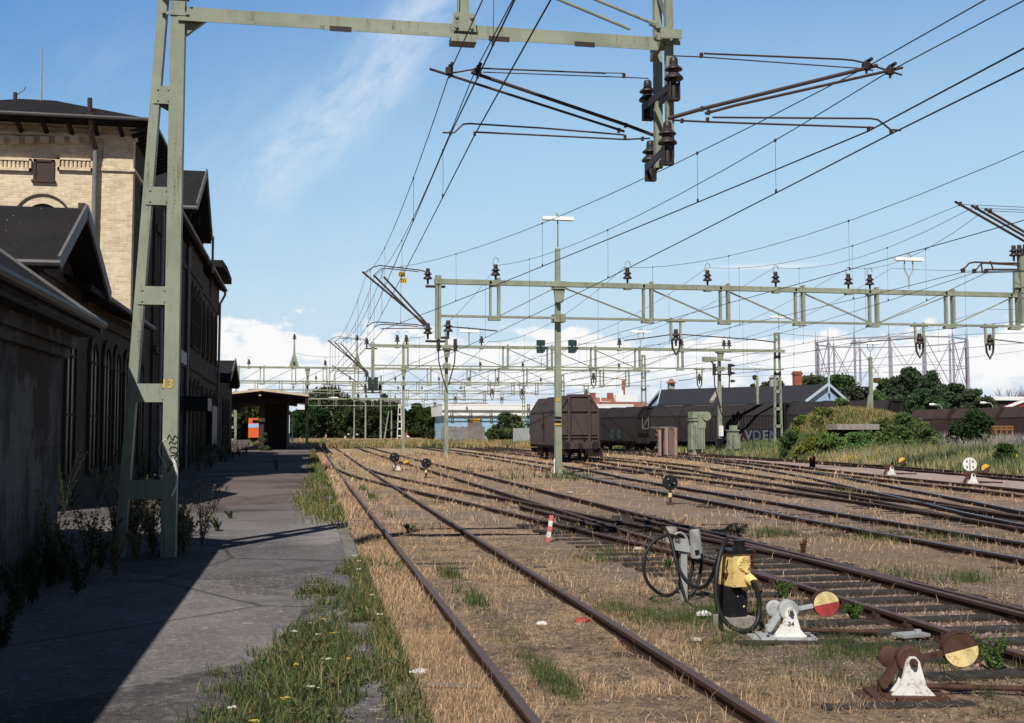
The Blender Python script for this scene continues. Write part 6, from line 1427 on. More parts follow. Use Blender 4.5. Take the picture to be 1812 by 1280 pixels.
c = RA.lerp(RB, .72); mb = MB(); mb.cyl(c+Vector((0, .6, -.8)), c+Vector((0, .6, .9)), .5, 12); mb.lathe([(.65, 0), (.3, .3), (0, .32)], c+Vector((0, .6, .9)), 12); mb.build('round_vent', ZINC, t)
q = ay(1413, 657, 150.); mb = MB(); mb.bb(q.x-.5, q.x+.5, 150, 151., 0, q.z); mb.bb(q.x-.6, q.x+.6, 149.9, 151.1, q.z-.5, q.z-.2); tag(mb.build('brick_chimney', REDBR), 'square brick chimney behind the shed roof, left of the gasometer frame', 'chimney')
# red barn and pale roof at the right edge
Yb = 150.; a, b = ay(1702, 706, Yb), ay(1812, 704, Yb); t = thing('pale_roofed_hall', 'low hall with pale roof edge behind the wagons at the right', 'hall', (a.x, Yb, 0)); mb = MB(); mb.bb(a.x, b.x+14, Yb, Yb+14, 0, a.z-.2); mb.build('wall', SHEDROOF, t); mb = MB(); mb.bb(a.x-.5, b.x+14, Yb-.5, Yb+14, a.z-.2, a.z+.35); mb.build('roof', LAMPW, t)
Yb = 132.; a = ay(1782, 719, Yb); b = ay(1826, 705, Yb); t = thing('red_barn', 'red boarded barn gable with white edge at the right border', 'barn', (b.x, Yb, 0)); mb = MB(); mb.prism([(a.x+.4, 0), (2*b.x-a.x, 0), (2*b.x-a.x, a.z), (b.x, b.z), (a.x+.4, a.z)], 'y', Yb, Yb+1.5); mb.build('wall', RED, t); mb = MB(); mb.bar((a.x-.3, Yb-.1, a.z-.2), (b.x, Yb-.1, b.z+.1), .3, .35, up=(0, 1, 0)); mb.bar((2*b.x-a.x+.3, Yb-.1, a.z-.2), (b.x, Yb-.1, b.z+.1), .3, .35, up=(0, 1, 0)); mb.build('bargeboard', LAMPW, t)
# curved street lamps
for i, (px, py, Y, lb) in enumerate(((1651, 716, 125., 'white headed street lamp left of the small dark tree'), (1741, 713, 122., 'white headed street lamp right of the small dark tree'))):
    q = ay(px, py, Y); t = thing('street_lamp', lb, 'street lamp', (q.x+1.2, Y, 0)); mb = MB(); mb.lathe([(0, -.5), (.12, -.45), (.16, -.1), (.1, .3), (0, .32)], (q.x, Y, q.z), 10, 'x'); mb.build('head', LAMPW, t); mb = MB(); mb.tube([(q.x+.3, Y, q.z), (q.x+.8, Y, q.z), (q.x+1.15, Y, q.z-.35), (q.x+1.2, Y, q.z-1.), (q.x+1.2, Y, 0)], .07, 6); mb.build('mast', ZINC, t)
q = az(1705, 790); t = thing('low_barrier', 'weathered yellow brown barrier rail beneath the ribbed wagons', 'barrier', (ay(1760, 758, 84).x, 84, 0)); mb = MB(); a, b = ay(1752, 754, 84.), ay(1792, 760, 84.)
for z in (a.z-.05, b.z): mb.bb(a.x, b.x, 84, 84.1, z-.07, z+.07)
for k in np.linspace(0, 1, 5): x = a.x+(b.x-a.x)*k; mb.bb(x-.07, x+.07, 84.02, 84.12, 0, a.z)
mb.build('rails', worn('ochre_rail', (.25, .13, .05), None, .7, 4, .5), t)
# ------------------------------------------------------------------ gasometer guide frame
Yg = 300.; gl, gr_ = ay(1455, 640, Yg), ay(1693, 640, Yg); gc = Vector(((gl.x+gr_.x)/2, Yg, 0)); gr = (gr_.x-gl.x)/2*1.0
zt = ay(1570, 606, Yg-gr*.0).z; t = thing('gasometer_frame', 'tall round open steel gasometer guide frame against the clouds', 'gasometer', gc)
N_ = 14; cols = []
for k in range(N_):
    a = 2*math.pi*(k+.35)/N_; p = Vector((gc.x+gr*math.cos(a), gc.y+gr*math.sin(a), 0)); cols.append(p)
    mb = MB(); mb.bar(p, p+Vector((0, 0, zt+1.1)), .3, .3); mb.bar(p+Vector((.5, 0, 0)), p+Vector((.3, 0, zt)), .18, .18); mb.bar(p+Vector((0, 0, zt)), p+Vector((0, 0, zt+3.2)), .12, .12); mb.build('column', GASO, t)
for z, wd in ((zt, .45), (zt*.72, .22), (zt*.46, .28)):
    mb = MB()
    for k in range(N_): mb.bar(cols[k]+Vector((0, 0, z)), cols[(k+1) % N_]+Vector((0, 0, z)), wd*.5, wd*.8)
    mb.build('ring_girder', GASO, t)
mb = MB()
for k in range(N_):
    for z0, z1 in ((zt*.46, zt), (zt, zt*.46)): mb.bar(cols[k]+Vector((0, 0, z0)), cols[(k+1) % N_]+Vector((0, 0, z1)), .16, .16)
mb.build('diagonal_rods', GASO, t)
q = ay(1552, 672, Yg-gr); mb = MB(); mb.lathe([(0, -1.), (1., -.8), (1., .4), (0, .5)], q, 12); mb.build('guide_carriage', RUST, t); mb = MB(); mb.box(q+Vector((.9, 0, 1.6)), (1., .6, 2.)); mb.build('white_tank', LAMPW, t)
# ------------------------------------------------------------------ vegetation
def mesh_np(name, V, Fq, C, mat, parent=None, loc=None, tri=False):
    k = 3 if tri else 4
    me = bpy.data.meshes.new(name); nv, nf = len(V), len(Fq)
    me.vertices.add(nv); me.vertices.foreach_set('co', np.ascontiguousarray(V, np.float32).ravel())
    me.loops.add(nf*k); me.loops.foreach_set('vertex_index', np.ascontiguousarray(Fq, np.int32).ravel())
    me.polygons.add(nf); me.polygons.foreach_set('loop_start', np.arange(0, nf*k, k, dtype=np.int32)); me.polygons.foreach_set('loop_total', np.full(nf, k, np.int32))
    a = me.color_attributes.new('Col', 'FLOAT_COLOR', 'POINT'); a.data.foreach_set('color', np.concatenate([C, np.ones((nv, 1))], 1).astype(np.float32).ravel())
    me.materials.append(mat); me.update(); me.validate(); return link(name, me, parent, loc or (0, 0, 0))
def blades(P, h, w_, lean, c0, c1, tipc=None, jit=.25):
    """P (n,3) roots; h, w_ arrays; returns V, F, C of bent two-segment blades"""
    n = len(P); az_ = rng.uniform(0, 2*np.pi, n); ln = lean*rng.uniform(.2, 1., n); d = np.stack([np.cos(az_), np.sin(az_)], 1); f = rng.uniform(0, np.pi, n); s = np.stack([np.cos(f), np.sin(f)], 1)*(w_/2)[:, None]
    V = np.zeros((n, 6, 3)); m_ = d*(ln*h*.35)[:, None]; t = d*(ln*h)[:, None]; z1 = h*.55; z2 = h*np.sqrt(np.clip(1-(ln*.8)**2, .15, 1))
    V[:, 0, :2] = P[:, :2]-s; V[:, 1, :2] = P[:, :2]+s; V[:, 2, :2] = P[:, :2]+m_+s*.75; V[:, 3, :2] = P[:, :2]+m_-s*.75; V[:, 4, :2] = P[:, :2]+t+s*.12; V[:, 5, :2] = P[:, :2]+t-s*.12
    V[:, 0, 2] = V[:, 1, 2] = P[:, 2]-.02; V[:, 2, 2] = V[:, 3, 2] = P[:, 2]+z1; V[:, 4, 2] = V[:, 5, 2] = P[:, 2]+z2
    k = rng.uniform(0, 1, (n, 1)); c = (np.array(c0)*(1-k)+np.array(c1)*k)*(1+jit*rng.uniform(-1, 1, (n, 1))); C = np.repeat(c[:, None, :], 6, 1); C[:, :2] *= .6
    if tipc is not None: C[:, 4:] = np.array(tipc)
    b = np.arange(n)[:, None]*6; F = np.concatenate([b+np.array([[0, 1, 2, 3]]), b+np.array([[3, 2, 4, 5]])], 0)
    return V.reshape(-1, 3), F, np.clip(C.reshape(-1, 3), 0, 1)
def join(parts):
    V, F, C, o = [], [], [], 0
    for v, f, c in parts: V.append(v); F.append(f+o); C.append(c); o += len(v)
    return np.concatenate(V), np.concatenate(F), np.concatenate(C)
# fast rail distance: sample all rails into a lookup by y
def rail_clear(x, y, d=.075):
    ok = np.ones(len(x), bool)
    for r in RAILX:
        o = np.argsort(r[:, 1]); xr = np.interp(y, r[o, 1], r[o, 0], left=1e6, right=1e6); ok &= np.abs(x-xr) > d
    return ok
TRI = None
def gz_(x, y): 
    nw = np.clip((110-y)/60, 0, 1)*np.clip((x+1)/1.5, 0, 1); z = (-.035+.075*fbm(x*1.1, y*1.1, 5))*nw; return np.where(np.abs(x-6.3) < 1.3, np.minimum(z, -.005), z)
STR0, STR1 = (.45, .29, .175), (.84, .61, .40)
GRN0, GRN1 = (.06, .095, .03), (.15, .19, .07)
def sample(n, x0, x1, y0, y1, dens, seed=0):
    x = rng.uniform(x0, x1, n); y = rng.uniform(y0, y1, n)
    k = rng.uniform(0, 1, n) < dens(x, y); return x[k], y[k]
def frustum(x, y):       # keep to what the lens and a step aside can see
    a = np.degrees(np.arctan2(x, y)); return (a > -16.5) & (a < 37.5)
def between_tracks(x, y, c, h): return np.abs(x-c) < h
def greenness(x, y):
    g_ = np.zeros(len(x))
    g_ = np.maximum(g_, np.exp(-((x-1.88)/.17)**2)*np.clip((y-6)/2, 0, 1)*np.clip(fbm(x*.6, y*.45, 21)*3.2-1.05, 0, 1))   # green line between the rails
    for cx_, cy_, r in ((3.9, 11.6, 1.0), (4.4, 9.3, 1.1), (4.9, 8.2, 1.0), (5.2, 7.0, 1.1), (9.3, 44., 2.2), (10.6, 45, 1.6), (8.2, 13.5, .9), (4.5, 16.8, .6), (6.0, 30, .7), (3.3, 30, .6), (8.4, 20, .8)):
        g_ = np.maximum(g_, np.exp(-(((x-cx_)**2+((y-cy_)*.8)**2)/r**2))*1.1)
    g_ = np.maximum(g_, np.clip(fbm(x*.35, y*.25, 33)*3.6-2.15, 0, 1)*.75)
    return g_
def dens_yard(x, y):
    clump = np.clip(fbm(x*1.6, y*1.6, 41)*3.6-1.5, 0.02, 1); big = np.clip(fbm(x*.3, y*.22, 50)*2.8-.85, .1, 1)
    d = clump*big*.62
    strip = (x > .72) & (x < 1.40); d = np.where(strip, np.clip(-.35+1.9*fbm(x*2.4, y*1.1, 61), .12, 1), d)
    ins = between_tracks(x, y, 2.15, .68); d = np.where(ins, clump*.5*np.clip(fbm(x*.8, y*.5, 70)*2.4-.5, .08, 1), d)
    d = np.where(between_tracks(x, y, 6.45, .72) & (y > 6) & (y < 24), .02, d)
    d = np.where(between_tracks(x, y, 10.8, .7) & (y < 40), .05, d)
    d = np.where(between_tracks(x, y, 8.7, 1.1) & (y > 11) & (y < 45), d*.45, d)
    d = np.where((x > 13) & (x < 19) & (y < 34), d*.4, d)
    d = np.maximum(d, np.clip(greenness(x, y), 0, 1)*.75*clump)
    for (sx, sy, r) in ((4.1, 10.4, .22), (4.22, 12.24, .15), (4.39, 9.8, .28), (4.29, 7.45, .45), (.65, 0, 0)):
        if r: d = np.where((x-sx)**2+(y-sy)**2 < r*r, 0, d)
    return d
parts_d, parts_g = [], []
for (n, y0, y1, hh, ww) in ((470000, 4.2, 12, .05, .0036), (360000, 12, 22, .06, .007), (230000, 22, 42, .08, .015), (170000, 42, 95, .15, .034)):
    x1_ = .78*y1+1.5
    x, y = sample(n, .72, x1_, y0, y1, dens_yard); k = frustum(x, y) & rail_clear(x, y, .06 if y1 < 30 else .09)
    if y1 > 60: k &= x < np.interp(y, [30, 110], [27.8, 29.])
    k &= ~((x > np.interp(y, [29, 38, 48, 57, 66, 80], [21.3, 22.6, 23.9, 25.3, 26.2, 26.5])) & (x < np.interp(y, [28, 38, 48, 63, 90], [24.9, 26.2, 27.4, 28, 28.2])) & (y < 72) & (y > 29) & (rng.uniform(0, 1, len(x)) < .9))
    x, y = x[k], y[k]; gr_ = greenness(x, y)+rng.uniform(-.28, .12, len(x)); isg = gr_ > .42
    h = hh*rng.gamma(3., .36, len(x))*(.6+.8*fbm(x*.9, y*.9, 77)); strip = (x < 1.40); h = np.where(strip, h*1.0, h); h = np.minimum(h, .42)
    P = np.stack([x, y, gz_(x, y)], 1)
    w_ = ww*rng.uniform(.6, 1.5, len(x)); h_g = h*1.3
    parts_d.append(blades(P[~isg], h[~isg], w_[~isg], .98, STR0, STR1, None, .35)); parts_g.append(blades(P[isg], h_g[isg], w_[isg]*1.3, .7, GRN0, GRN1, None, .3))
    # tall seed stalks
    m = (rng.uniform(0, 1, len(x)) < .003) & (~isg); Q_ = P[m]; parts_d.append(blades(Q_, rng.uniform(.18, .38, m.sum()), w_[m]*.8, .35, (.5, .36, .2), (.6, .45, .26), (.62, .5, .3)))
# litter of dead stems lying flat near the camera
n = 150000; x, y = sample(n, .72, 14, 4.2, 20, lambda a, b: .25+.55*fbm(a*1.5, b*1.5, 91)); k = frustum(x, y) & rail_clear(x, y, .05) & ~(between_tracks(x, y, 6.45, .75)); x, y = x[k], y[k]
P = np.stack([x, y, gz_(x, y)+.012], 1); L_ = rng.uniform(.04, .16, len(x)); a = rng.uniform(0, np.pi, len(x)); d = np.stack([np.cos(a)*L_/2, np.sin(a)*L_/2, rng.uniform(-.01, .02, len(x))], 1); s = np.stack([-np.sin(a), np.cos(a), 0*a], 1)*(rng.uniform(.001, .003, len(x)))[:, None]
V = np.stack([P-d-s, P+d-s, P+d+s, P-d+s], 1).reshape(-1, 3); kk = rng.uniform(0, 1, (len(x), 1)); c = np.array((.10, .07, .05))*(1-kk)+np.array((.55, .42, .27))*kk; parts_d.append((V, np.arange(len(V)).reshape(-1, 4), np.repeat(c, 4, 0)))
# low broad leaves of plantain, clover and moss cushions mixed into the yard
x, y = sample(90000, .75, 16, 4.3, 26, lambda a, b: np.clip(fbm(a*.9, b*.8, 131)*4-2.3, 0, 1)*.22+np.clip(greenness(a, b), 0, 1)*.4); k = frustum(x, y) & rail_clear(x, y, .06) & ~(between_tracks(x, y, 6.45, .75)); x, y = x[k], y[k]; P = np.stack([x, y, gz_(x, y)+rng.uniform(.005, .04, len(x))], 1); a = rng.uniform(0, 6.28, len(x)); L_ = rng.uniform(.008, .026, len(x)); t3 = rng.uniform(-.4, .7, len(x)); d = np.stack([np.cos(a)*L_, np.sin(a)*L_, t3*L_], 1); s = np.stack([-np.sin(a), np.cos(a), 0*a], 1)*(L_*.4)[:, None]; V = np.stack([P-d, P+s, P+d, P-s], 1).reshape(-1, 3); kk = rng.uniform(0, 1, (len(x), 1)); c = np.array((.05, .075, .025))*(1-kk)+np.array((.17, .18, .08))*kk; parts_g.append((V, np.arange(len(V)).reshape(-1, 4), np.repeat(c, 4, 0)))
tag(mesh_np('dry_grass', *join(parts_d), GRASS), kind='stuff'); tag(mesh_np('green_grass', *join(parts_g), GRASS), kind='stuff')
# grass growing on the platform edge
def plat_d(x, y):
    e = np.interp(y, [3.5, 5.2, 6.5, 7.6, 8.8, 10., 11.4, 13, 13.8], [-.95, -.85, -.62, -.42, -.15, -.1, .05, .42, .62]); d = np.clip((x-e+.16*(fbm(x*2.5, y*2.5, 13)-.5)*4)/.25, 0, 1)*np.clip(fbm(x*1.9, y*1.5, 17)*4.2-1.6, .02, 1)
    bare = np.exp(-((x-.36)/.1)**2)*np.clip((y-7)/2, 0, 1)*.6; d = d*(1-bare); d = np.maximum(d, np.exp(-((x-.62)/.1)**2)*np.clip(fbm(x*3, y*1.3, 81)*3.-.6, .15, 1)); return np.where(x > .70, 0, d)*.9
parts = []
x, y = sample(260000, -1.3, .69, 4., 13.8, plat_d); P = np.stack([x, y, 0*x+.35], 1); h = rng.gamma(1.8, .026, len(x))*np.interp(y, [4, 8, 13], [1.0, .95, .9])
k = rng.uniform(0, 1, len(x)) < np.where(x > .5, .4, .18)
parts.append(blades(P[~k], h[~k], rng.uniform(.004, .010, (~k).sum()), .85, (.05, .08, .03), (.15, .19, .075), None, .4)); parts.append(blades(P[k], h[k]*1.1, rng.uniform(.003, .006, k.sum()), .8, (.3, .24, .1), (.5, .4, .2)))
# further tufts along the kerb
for (yc, xl, ln, n) in ((22.5, .3, 3.5, 5000), (26., .15, 3.5, 6000), (30, .3, 4., 5000), (36, .35, 8., 7000), (47., .4, 12., 6000), (62, .45, 15, 5000), (80, .5, 18, 4000)):
    x = .72-np.abs(rng.normal(0, .3*(.72-xl)/.4, n)); y = yc+rng.normal(0, ln/2.5, n); k = (fbm(x*2, y*1.2, 19) > .47) & (x > xl-.5); x, y = x[k], y[k]; P = np.stack([x, y, 0*x+.35], 1); k = rng.uniform(0, 1, len(x)) < .4
    sc_ = 1+yc/40; parts.append(blades(P[~k], rng.gamma(2., .035, (~k).sum()), rng.uniform(.006, .014, (~k).sum())*sc_, .7, (.06, .1, .03), (.14, .2, .06))); parts.append(blades(P[k], rng.gamma(2., .035, k.sum()), rng.uniform(.005, .01, k.sum())*sc_, .7, (.34, .26, .12), (.5, .4, .2)))
x, y = sample(60000, -1.3, .69, 4., 13.8, lambda a, b: plat_d(a, b)*np.clip(fbm(a*3., b*2.4, 211)*4-1.7, 0, 1)); P = np.stack([x, y, .352+rng.uniform(.005, .07, len(x))], 1); a = rng.uniform(0, 6.28, len(x)); L_ = rng.uniform(.010, .034, len(x)); t3 = rng.uniform(-.3, .8, len(x)); d = np.stack([np.cos(a)*L_, np.sin(a)*L_, t3*L_], 1); s = np.stack([-np.sin(a), np.cos(a), 0*a], 1)*(L_*.42)[:, None]; V = np.stack([P-d, P+s, P+d, P-s], 1).reshape(-1, 3); kk = rng.uniform(0, 1, (len(x), 1)); c = np.array((.05, .08, .03))*(1-kk)+np.array((.19, .21, .09))*kk; dead = rng.uniform(0, 1, (len(x), 1)) < .12; c = np.where(dead, np.array((.22, .13, .07)), c); parts.append((V, np.arange(len(V)).reshape(-1, 4), np.repeat(c, 4, 0)))
tag(mesh_np('platform_weeds', *join(parts), GRASS), kind='stuff')
# small white yarrow heads
n = 26; x, y = sample(1500, -.9, .66, 4.3, 13.5, lambda a, b: plat_d(a, b)*.4); x, y = x[:n], y[:n]; fl = []
for i in range(len(x)):
    q = rng.normal(0, .012, (7, 3)); q[:, 2] *= .2; P = np.array([x[i], y[i], .35+rng.uniform(.06, .17)])+q; s_ = .006
    V = np.stack([P+np.array([-s_, -s_, 0]), P+np.array([s_, -s_, .002]), P+np.array([s_, s_, .004]), P+np.array([-s_, s_, .002])], 1).reshape(-1, 3); fl.append((V, np.arange(28).reshape(-1, 4), np.tile(np.array([[.8, .78, .7]] if i % 5 else [[.7, .5, .08]]), (28, 1))))
tag(mesh_np('small_flowers', *join(fl), GRASS), kind='stuff')
# ballast stones between the bare rails and scattered pebbles
def stones(n, xy, size, cols, name, zoff=0.):
    x, y = xy; n = len(x); s_ = size*rng.uniform(.5, 1.4, n); base = np.array([[1, 0, 0], [0, 1, 0], [-1, 0, 0], [0, -1, 0], [0, 0, .8], [0, 0, -.8]]); V = base[None]*s_[:, None, None]*rng.uniform(.6, 1.2, (n, 6, 3)); a = rng.uniform(0, 6.28, n); ca, sa = np.cos(a), np.sin(a)
    Vx = V[:, :, 0]*ca[:, None]-V[:, :, 1]*sa[:, None]; Vy = V[:, :, 0]*sa[:, None]+V[:, :, 1]*ca[:, None]; V = np.stack([Vx+x[:, None], Vy+y[:, None], V[:, :, 2]+(gz_(x, y)+zoff)[:, None]], 2).reshape(-1, 3)
    F = (np.arange(n)[:, None, None]*6+np.array([[0, 1, 4], [1, 2, 4], [2, 3, 4], [3, 0, 4], [1, 0, 5], [2, 1, 5], [3, 2, 5], [0, 3, 5]])[None]).reshape(-1, 3); k = rng.uniform(0, 1, (n, 1)); C = np.repeat((np.array(cols[0])*(1-k)+np.array(cols[1])*k), 6, 0)
    tag(mesh_np(name, V, F, C, attr_mat(name+'_m', .9, 0.), tri=True), kind='stuff')
x, y = sample(16000, 5.0, 7.9, 6.5, 24, lambda a, b: np.where((((b-6.3) % .62)/.62 > .28) & (((b-6.3) % .62)/.62 < .8), .9, .1)); k = rail_clear(x, y, .05); x, y = x[k], y[k]; stones(0, (x, y), .022, ((.10, .065, .05), (.36, .26, .21)), 'ballast')
x, y = sample(70000, .8, 16, 4.3, 26, lambda a, b: (.2+.8*(fbm(a*.7, b*.7, 99) > .5))*np.clip(14/b, .2, 1)); k = rail_clear(x, y, .05) & frustum(x, y) & ~((x < 1.4) & (rng.uniform(0, 1, len(x)) < .8)); stones(0, (x[k], y[k]), .0105, ((.07, .052, .044), (.5, .41, .35)), 'pebbles')
# tall meadow on the right and along the far edge
def dens_m(x, y):
    edge = np.interp(y, [34, 48, 63, 90, 130], [28.6, 29.8, 30.6, 30.8, 30.8]); return ((x > edge) & (((x-MX)/(mw*1.0))**2+((y-MY)/3.4)**2 > 1))*1.
parts = []
x, y = sample(240000, 28, 62, 36, 92, dens_m); a = np.degrees(np.arctan2(x, y)); k = (a > 14) & (a < 37.5); x, y = x[k], y[k]; d = np.hypot(x, y); u = fbm(x*.18, y*.18, 7); v_ = fbm(x*.6, y*.6, 8); P = np.stack([x, y, 0*x], 1)
h = (.55+1.1*u+.45*v_)*rng.uniform(.45, 1.15, len(x))*np.interp(x-np.interp(y, [34, 48, 63, 90], [28.6, 29.8, 30.6, 30.8]), [0, 3.5], [.4, .95]); w_ = d*.00055*rng.uniform(.7, 1.5, len(x))
t_ = fbm(x*.12+3, y*.3, 23)+.25*rng.uniform(-1, 1, len(x)); straw = t_ > .5; thist = (~straw) & (fbm(x*.25, y*.3, 29) > .56) & (x > 37); 
parts.append(blades(P[straw], h[straw]*.8, w_[straw], .45, (.42, .34, .17), (.62, .52, .32), None, .3)); g_ = ~straw & ~thist; parts.append(blades(P[g_], h[g_], w_[g_]*1.4, .5, (.10, .145, .06), (.27, .32, .16), None, .35)); parts.append(blades(P[thist], h[thist]*1.1, w_[thist]*1.6, .4, (.18, .2, .13), (.32, .33, .23), (.48, .40, .40)))
m = rng.uniform(0, 1, len(x)) < .02; m &= (fbm(x*.4, y*.4, 37) > .5); q_ = P[m].copy(); q_[:, 2] += h[m]*.75; parts.append(blades(q_, np.full(m.sum(), .16), np.full(m.sum(), .09), .6, (.5, .36, .03), (.6, .45, .05)))
tag(mesh_np('tall_meadow', *join(parts), GRASS), kind='stuff')
parts = []                                   # dry tall fringe in front of warehouse, wagons and far trees
x, y = sample(90000, -6, 34, 88, 175, lambda a, b: np.clip(fbm(a*.25, b*.12, 3)*3.-.9, .05, 1)*((a > 14.5) | (b > 122))*((b > 118) | (a > 30.6))); k = np.degrees(np.arctan2(x, y)) > -4; k &= rail_clear(x, y, .2); x, y = x[k], y[k]; P = np.stack([x, y, 0*x], 1); h = rng.uniform(.2, .75, len(x))*(.5+fbm(x*.3, y*.3, 15)); w_ = np.hypot(x, y)*.0008; k = fbm(x*.3, y*.2, 55)+.2*rng.uniform(-1, 1, len(x)) > .42
parts.append(blades(P[k], h[k], w_[k], .4, (.40, .29, .14), (.56, .42, .23))); parts.append(blades(P[~k], h[~k], w_[~k], .4, (.11, .15, .05), (.22, .26, .10)))
tag(mesh_np('dry_fringe', *join(parts), GRASS), kind='stuff')
# turf and herbs on the mound
n = 26000; u = rng.uniform(-1, 1, n); v_ = rng.uniform(-1, 1, n); r2 = (np.abs(u)**2.6+np.abs(v_)**2.6)**(1/2.6); k = r2 < .97; u, v_, r2 = u[k], v_[k], r2[k]; z = mh*np.clip(1-r2**2.4, 0, 1)**.62*(1-.12*u); P = np.stack([MX+u*mw*1.06, MY+v_*3.6, z-.05], 1); k = fbm(P[:, 0]*.5, P[:, 2]*1.2, 9)+.25*rng.uniform(-1, 1, len(u))+.35*(z/mh-.75) > .55
k &= z > .5*mh; ins_ = (P[:, 1] < 67.6) & (P[:, 0] > gx(1453, 66.5)) & (P[:, 0] < gx(1556, 66.5)) & (P[:, 2] < 1.9); kk = ~ins_
parts = [blades(P[k & kk], rng.uniform(.15, .5, (k & kk).sum()), np.full((k & kk).sum(), .04), .6, (.33, .26, .12), (.5, .4, .2)), blades(P[~k & kk], rng.uniform(.12, .45, (~k & kk).sum()), np.full((~k & kk).sum(), .06), .7, (.07, .12, .035), (.2, .25, .09))]
tag(mesh_np('mound_grass', *join(parts), GRASS), kind='stuff')

# ---- leafy plants: cards around limb tips
def leaf_cloud(n, centers, radii, size, c0, c1, shell=.45):
    ci = rng.integers(0, len(centers), n); d = rng.normal(0, 1, (n, 3)); d /= np.linalg.norm(d, axis=1)[:, None]; r = rng.uniform(shell, 1, n)**.6*(1+.3*np.abs(rng.normal(0, .7, n))*(rng.uniform(0, 1, n) < .35))
    P = np.array(centers)[ci]+d*np.array(radii)[ci]*r[:, None]; P[:, 2] = np.maximum(P[:, 2], .05)
    a = rng.normal(0, 1, (n, 3)); a /= np.linalg.norm(a, axis=1)[:, None]; b = np.cross(a, rng.normal(0, 1, (n, 3))); b /= np.linalg.norm(b, axis=1)[:, None]; s_ = size*rng.uniform(.5, 1.5, n); a = a*s_[:, None]*.5; b = b*s_[:, None]*.32
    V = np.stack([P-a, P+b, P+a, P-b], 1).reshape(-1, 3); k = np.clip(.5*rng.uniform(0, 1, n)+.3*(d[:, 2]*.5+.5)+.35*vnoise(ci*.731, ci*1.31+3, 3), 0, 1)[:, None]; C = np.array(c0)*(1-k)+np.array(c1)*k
    return V, np.arange(4*n).reshape(-1, 4), np.repeat(C, 4, 0)
def tree(label, x, y, h, rw, cat='tree', c0=(.018, .035, .012), c1=(.07, .11, .035), n=4200, size=.5, trunk=.22, clusters=26, group=None, lo=.2, name='tree', bare=False, seed=0):
    r_ = random.Random(int(x*13+y*7+seed)); t = thing(name, label, cat, (x, y, 0), 0, group)
    cen, rad = [], []
    for i in range(clusters):
        f = r_.random()**.8; z = h*(lo+(1-lo)*f); prof = math.sin(math.pi*min(1, max(.08, (f*.82+.16))))**.6; a = r_.uniform(0, 6.283); q = r_.uniform(.25, 1.)*prof*rw
        rc = rw*r_.uniform(.26, .46)*(1.1-.45*f); z = min(z, h-rc*.6); cen.append((q*math.cos(a), q*math.sin(a), z)); rad.append((rc, rc, rc*.8))
    cen.append((0, 0, h-rw*.22)); rad.append((rw*.22,)*3)
    mb = MB(); mb.tube([(0, 0, -.1), (r_.uniform(-.1, .1), 0, h*.3), (r_.uniform(-.3, .3), r_.uniform(-.2, .2), h*.62), (0, 0, h*.85)], [trunk, trunk*.8, trunk*.5, trunk*.15], 7)
    for c in cen[::2]: z0 = max(.15*h, c[2]*.55); mb.tube([(0, 0, z0), (c[0]*.5, c[1]*.5, (z0+c[2])*.52), c], [trunk*.4, trunk*.22, trunk*.06], 5)
    mb.build('trunk', BARK, t, True)
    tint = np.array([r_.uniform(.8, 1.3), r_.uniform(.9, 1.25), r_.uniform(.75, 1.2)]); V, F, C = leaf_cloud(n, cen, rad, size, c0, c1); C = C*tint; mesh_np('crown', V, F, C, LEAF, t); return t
def at_px(px, Y): return gx(px, Y, 762)
DK0, DK1 = (.014, .025, .013), (.06, .088, .04)
Yt = 292.
far_trees = [(514, 730, 16, 262, 'dark low tree behind the two thin white posts'), (535, 724, 18, 275, 'dark low tree filling the gap beside the canopy edge'), (420, 712, 30, 200, 'dark tree left of the platform canopy post'), (440, 716, 26, 196, 'dark tree behind the orange railcar'), (552, 715, 24, 285, 'dark tree right of the platform canopy edge'), (582, 688, 42, 300, 'round topped tall tree rising above the canopy line'), (612, 706, 26, 290, 'dark tree between the tall round one and the grey roof'), (636, 716, 26, 283, 'dark bushy tree before the grey roofed house, left part'), (664, 712, 26, 281, 'dark bushy tree before the grey roofed house, middle part'), (690, 714, 22, 279, 'dark bushy tree before the grey roofed house, right part'), (680, 698, 14, 312, 'tree top peeping over the ridge of the grey roofed house'), (736, 716, 18, 300, 'lighter tree behind the apartment house'), (705, 722, 14, 300, 'small tree beside the white lattice mast')]
for px, top, hwp, Y, lb in far_trees:
    h = ay(px, top, Y).z; tree(lb, at_px(px, Y), Y, h, 1.25*hwp*Y/2000., c0=DK0, c1=DK1, n=5200, size=.8, trunk=.35, clusters=34, group='dark trees at the far end of the yard', lo=.04, seed=px)
h = ay(762, 722, 225.).z; tree('big round dark green bush left of the white warehouse', at_px(764, 225.), 225., h, 3.3, 'bush', (.012, .028, .008), (.05, .085, .026), 5200, .5, .2, 34, None, .05, 'bush')
h = ay(897, 733, 165.).z; tree('lighter green willowy bush in front of the white warehouse', at_px(896, 165.), 165., h, 3.1, 'bush', (.035, .06, .02), (.13, .18, .07), 5200, .42, .15, 34, None, .03, 'bush')
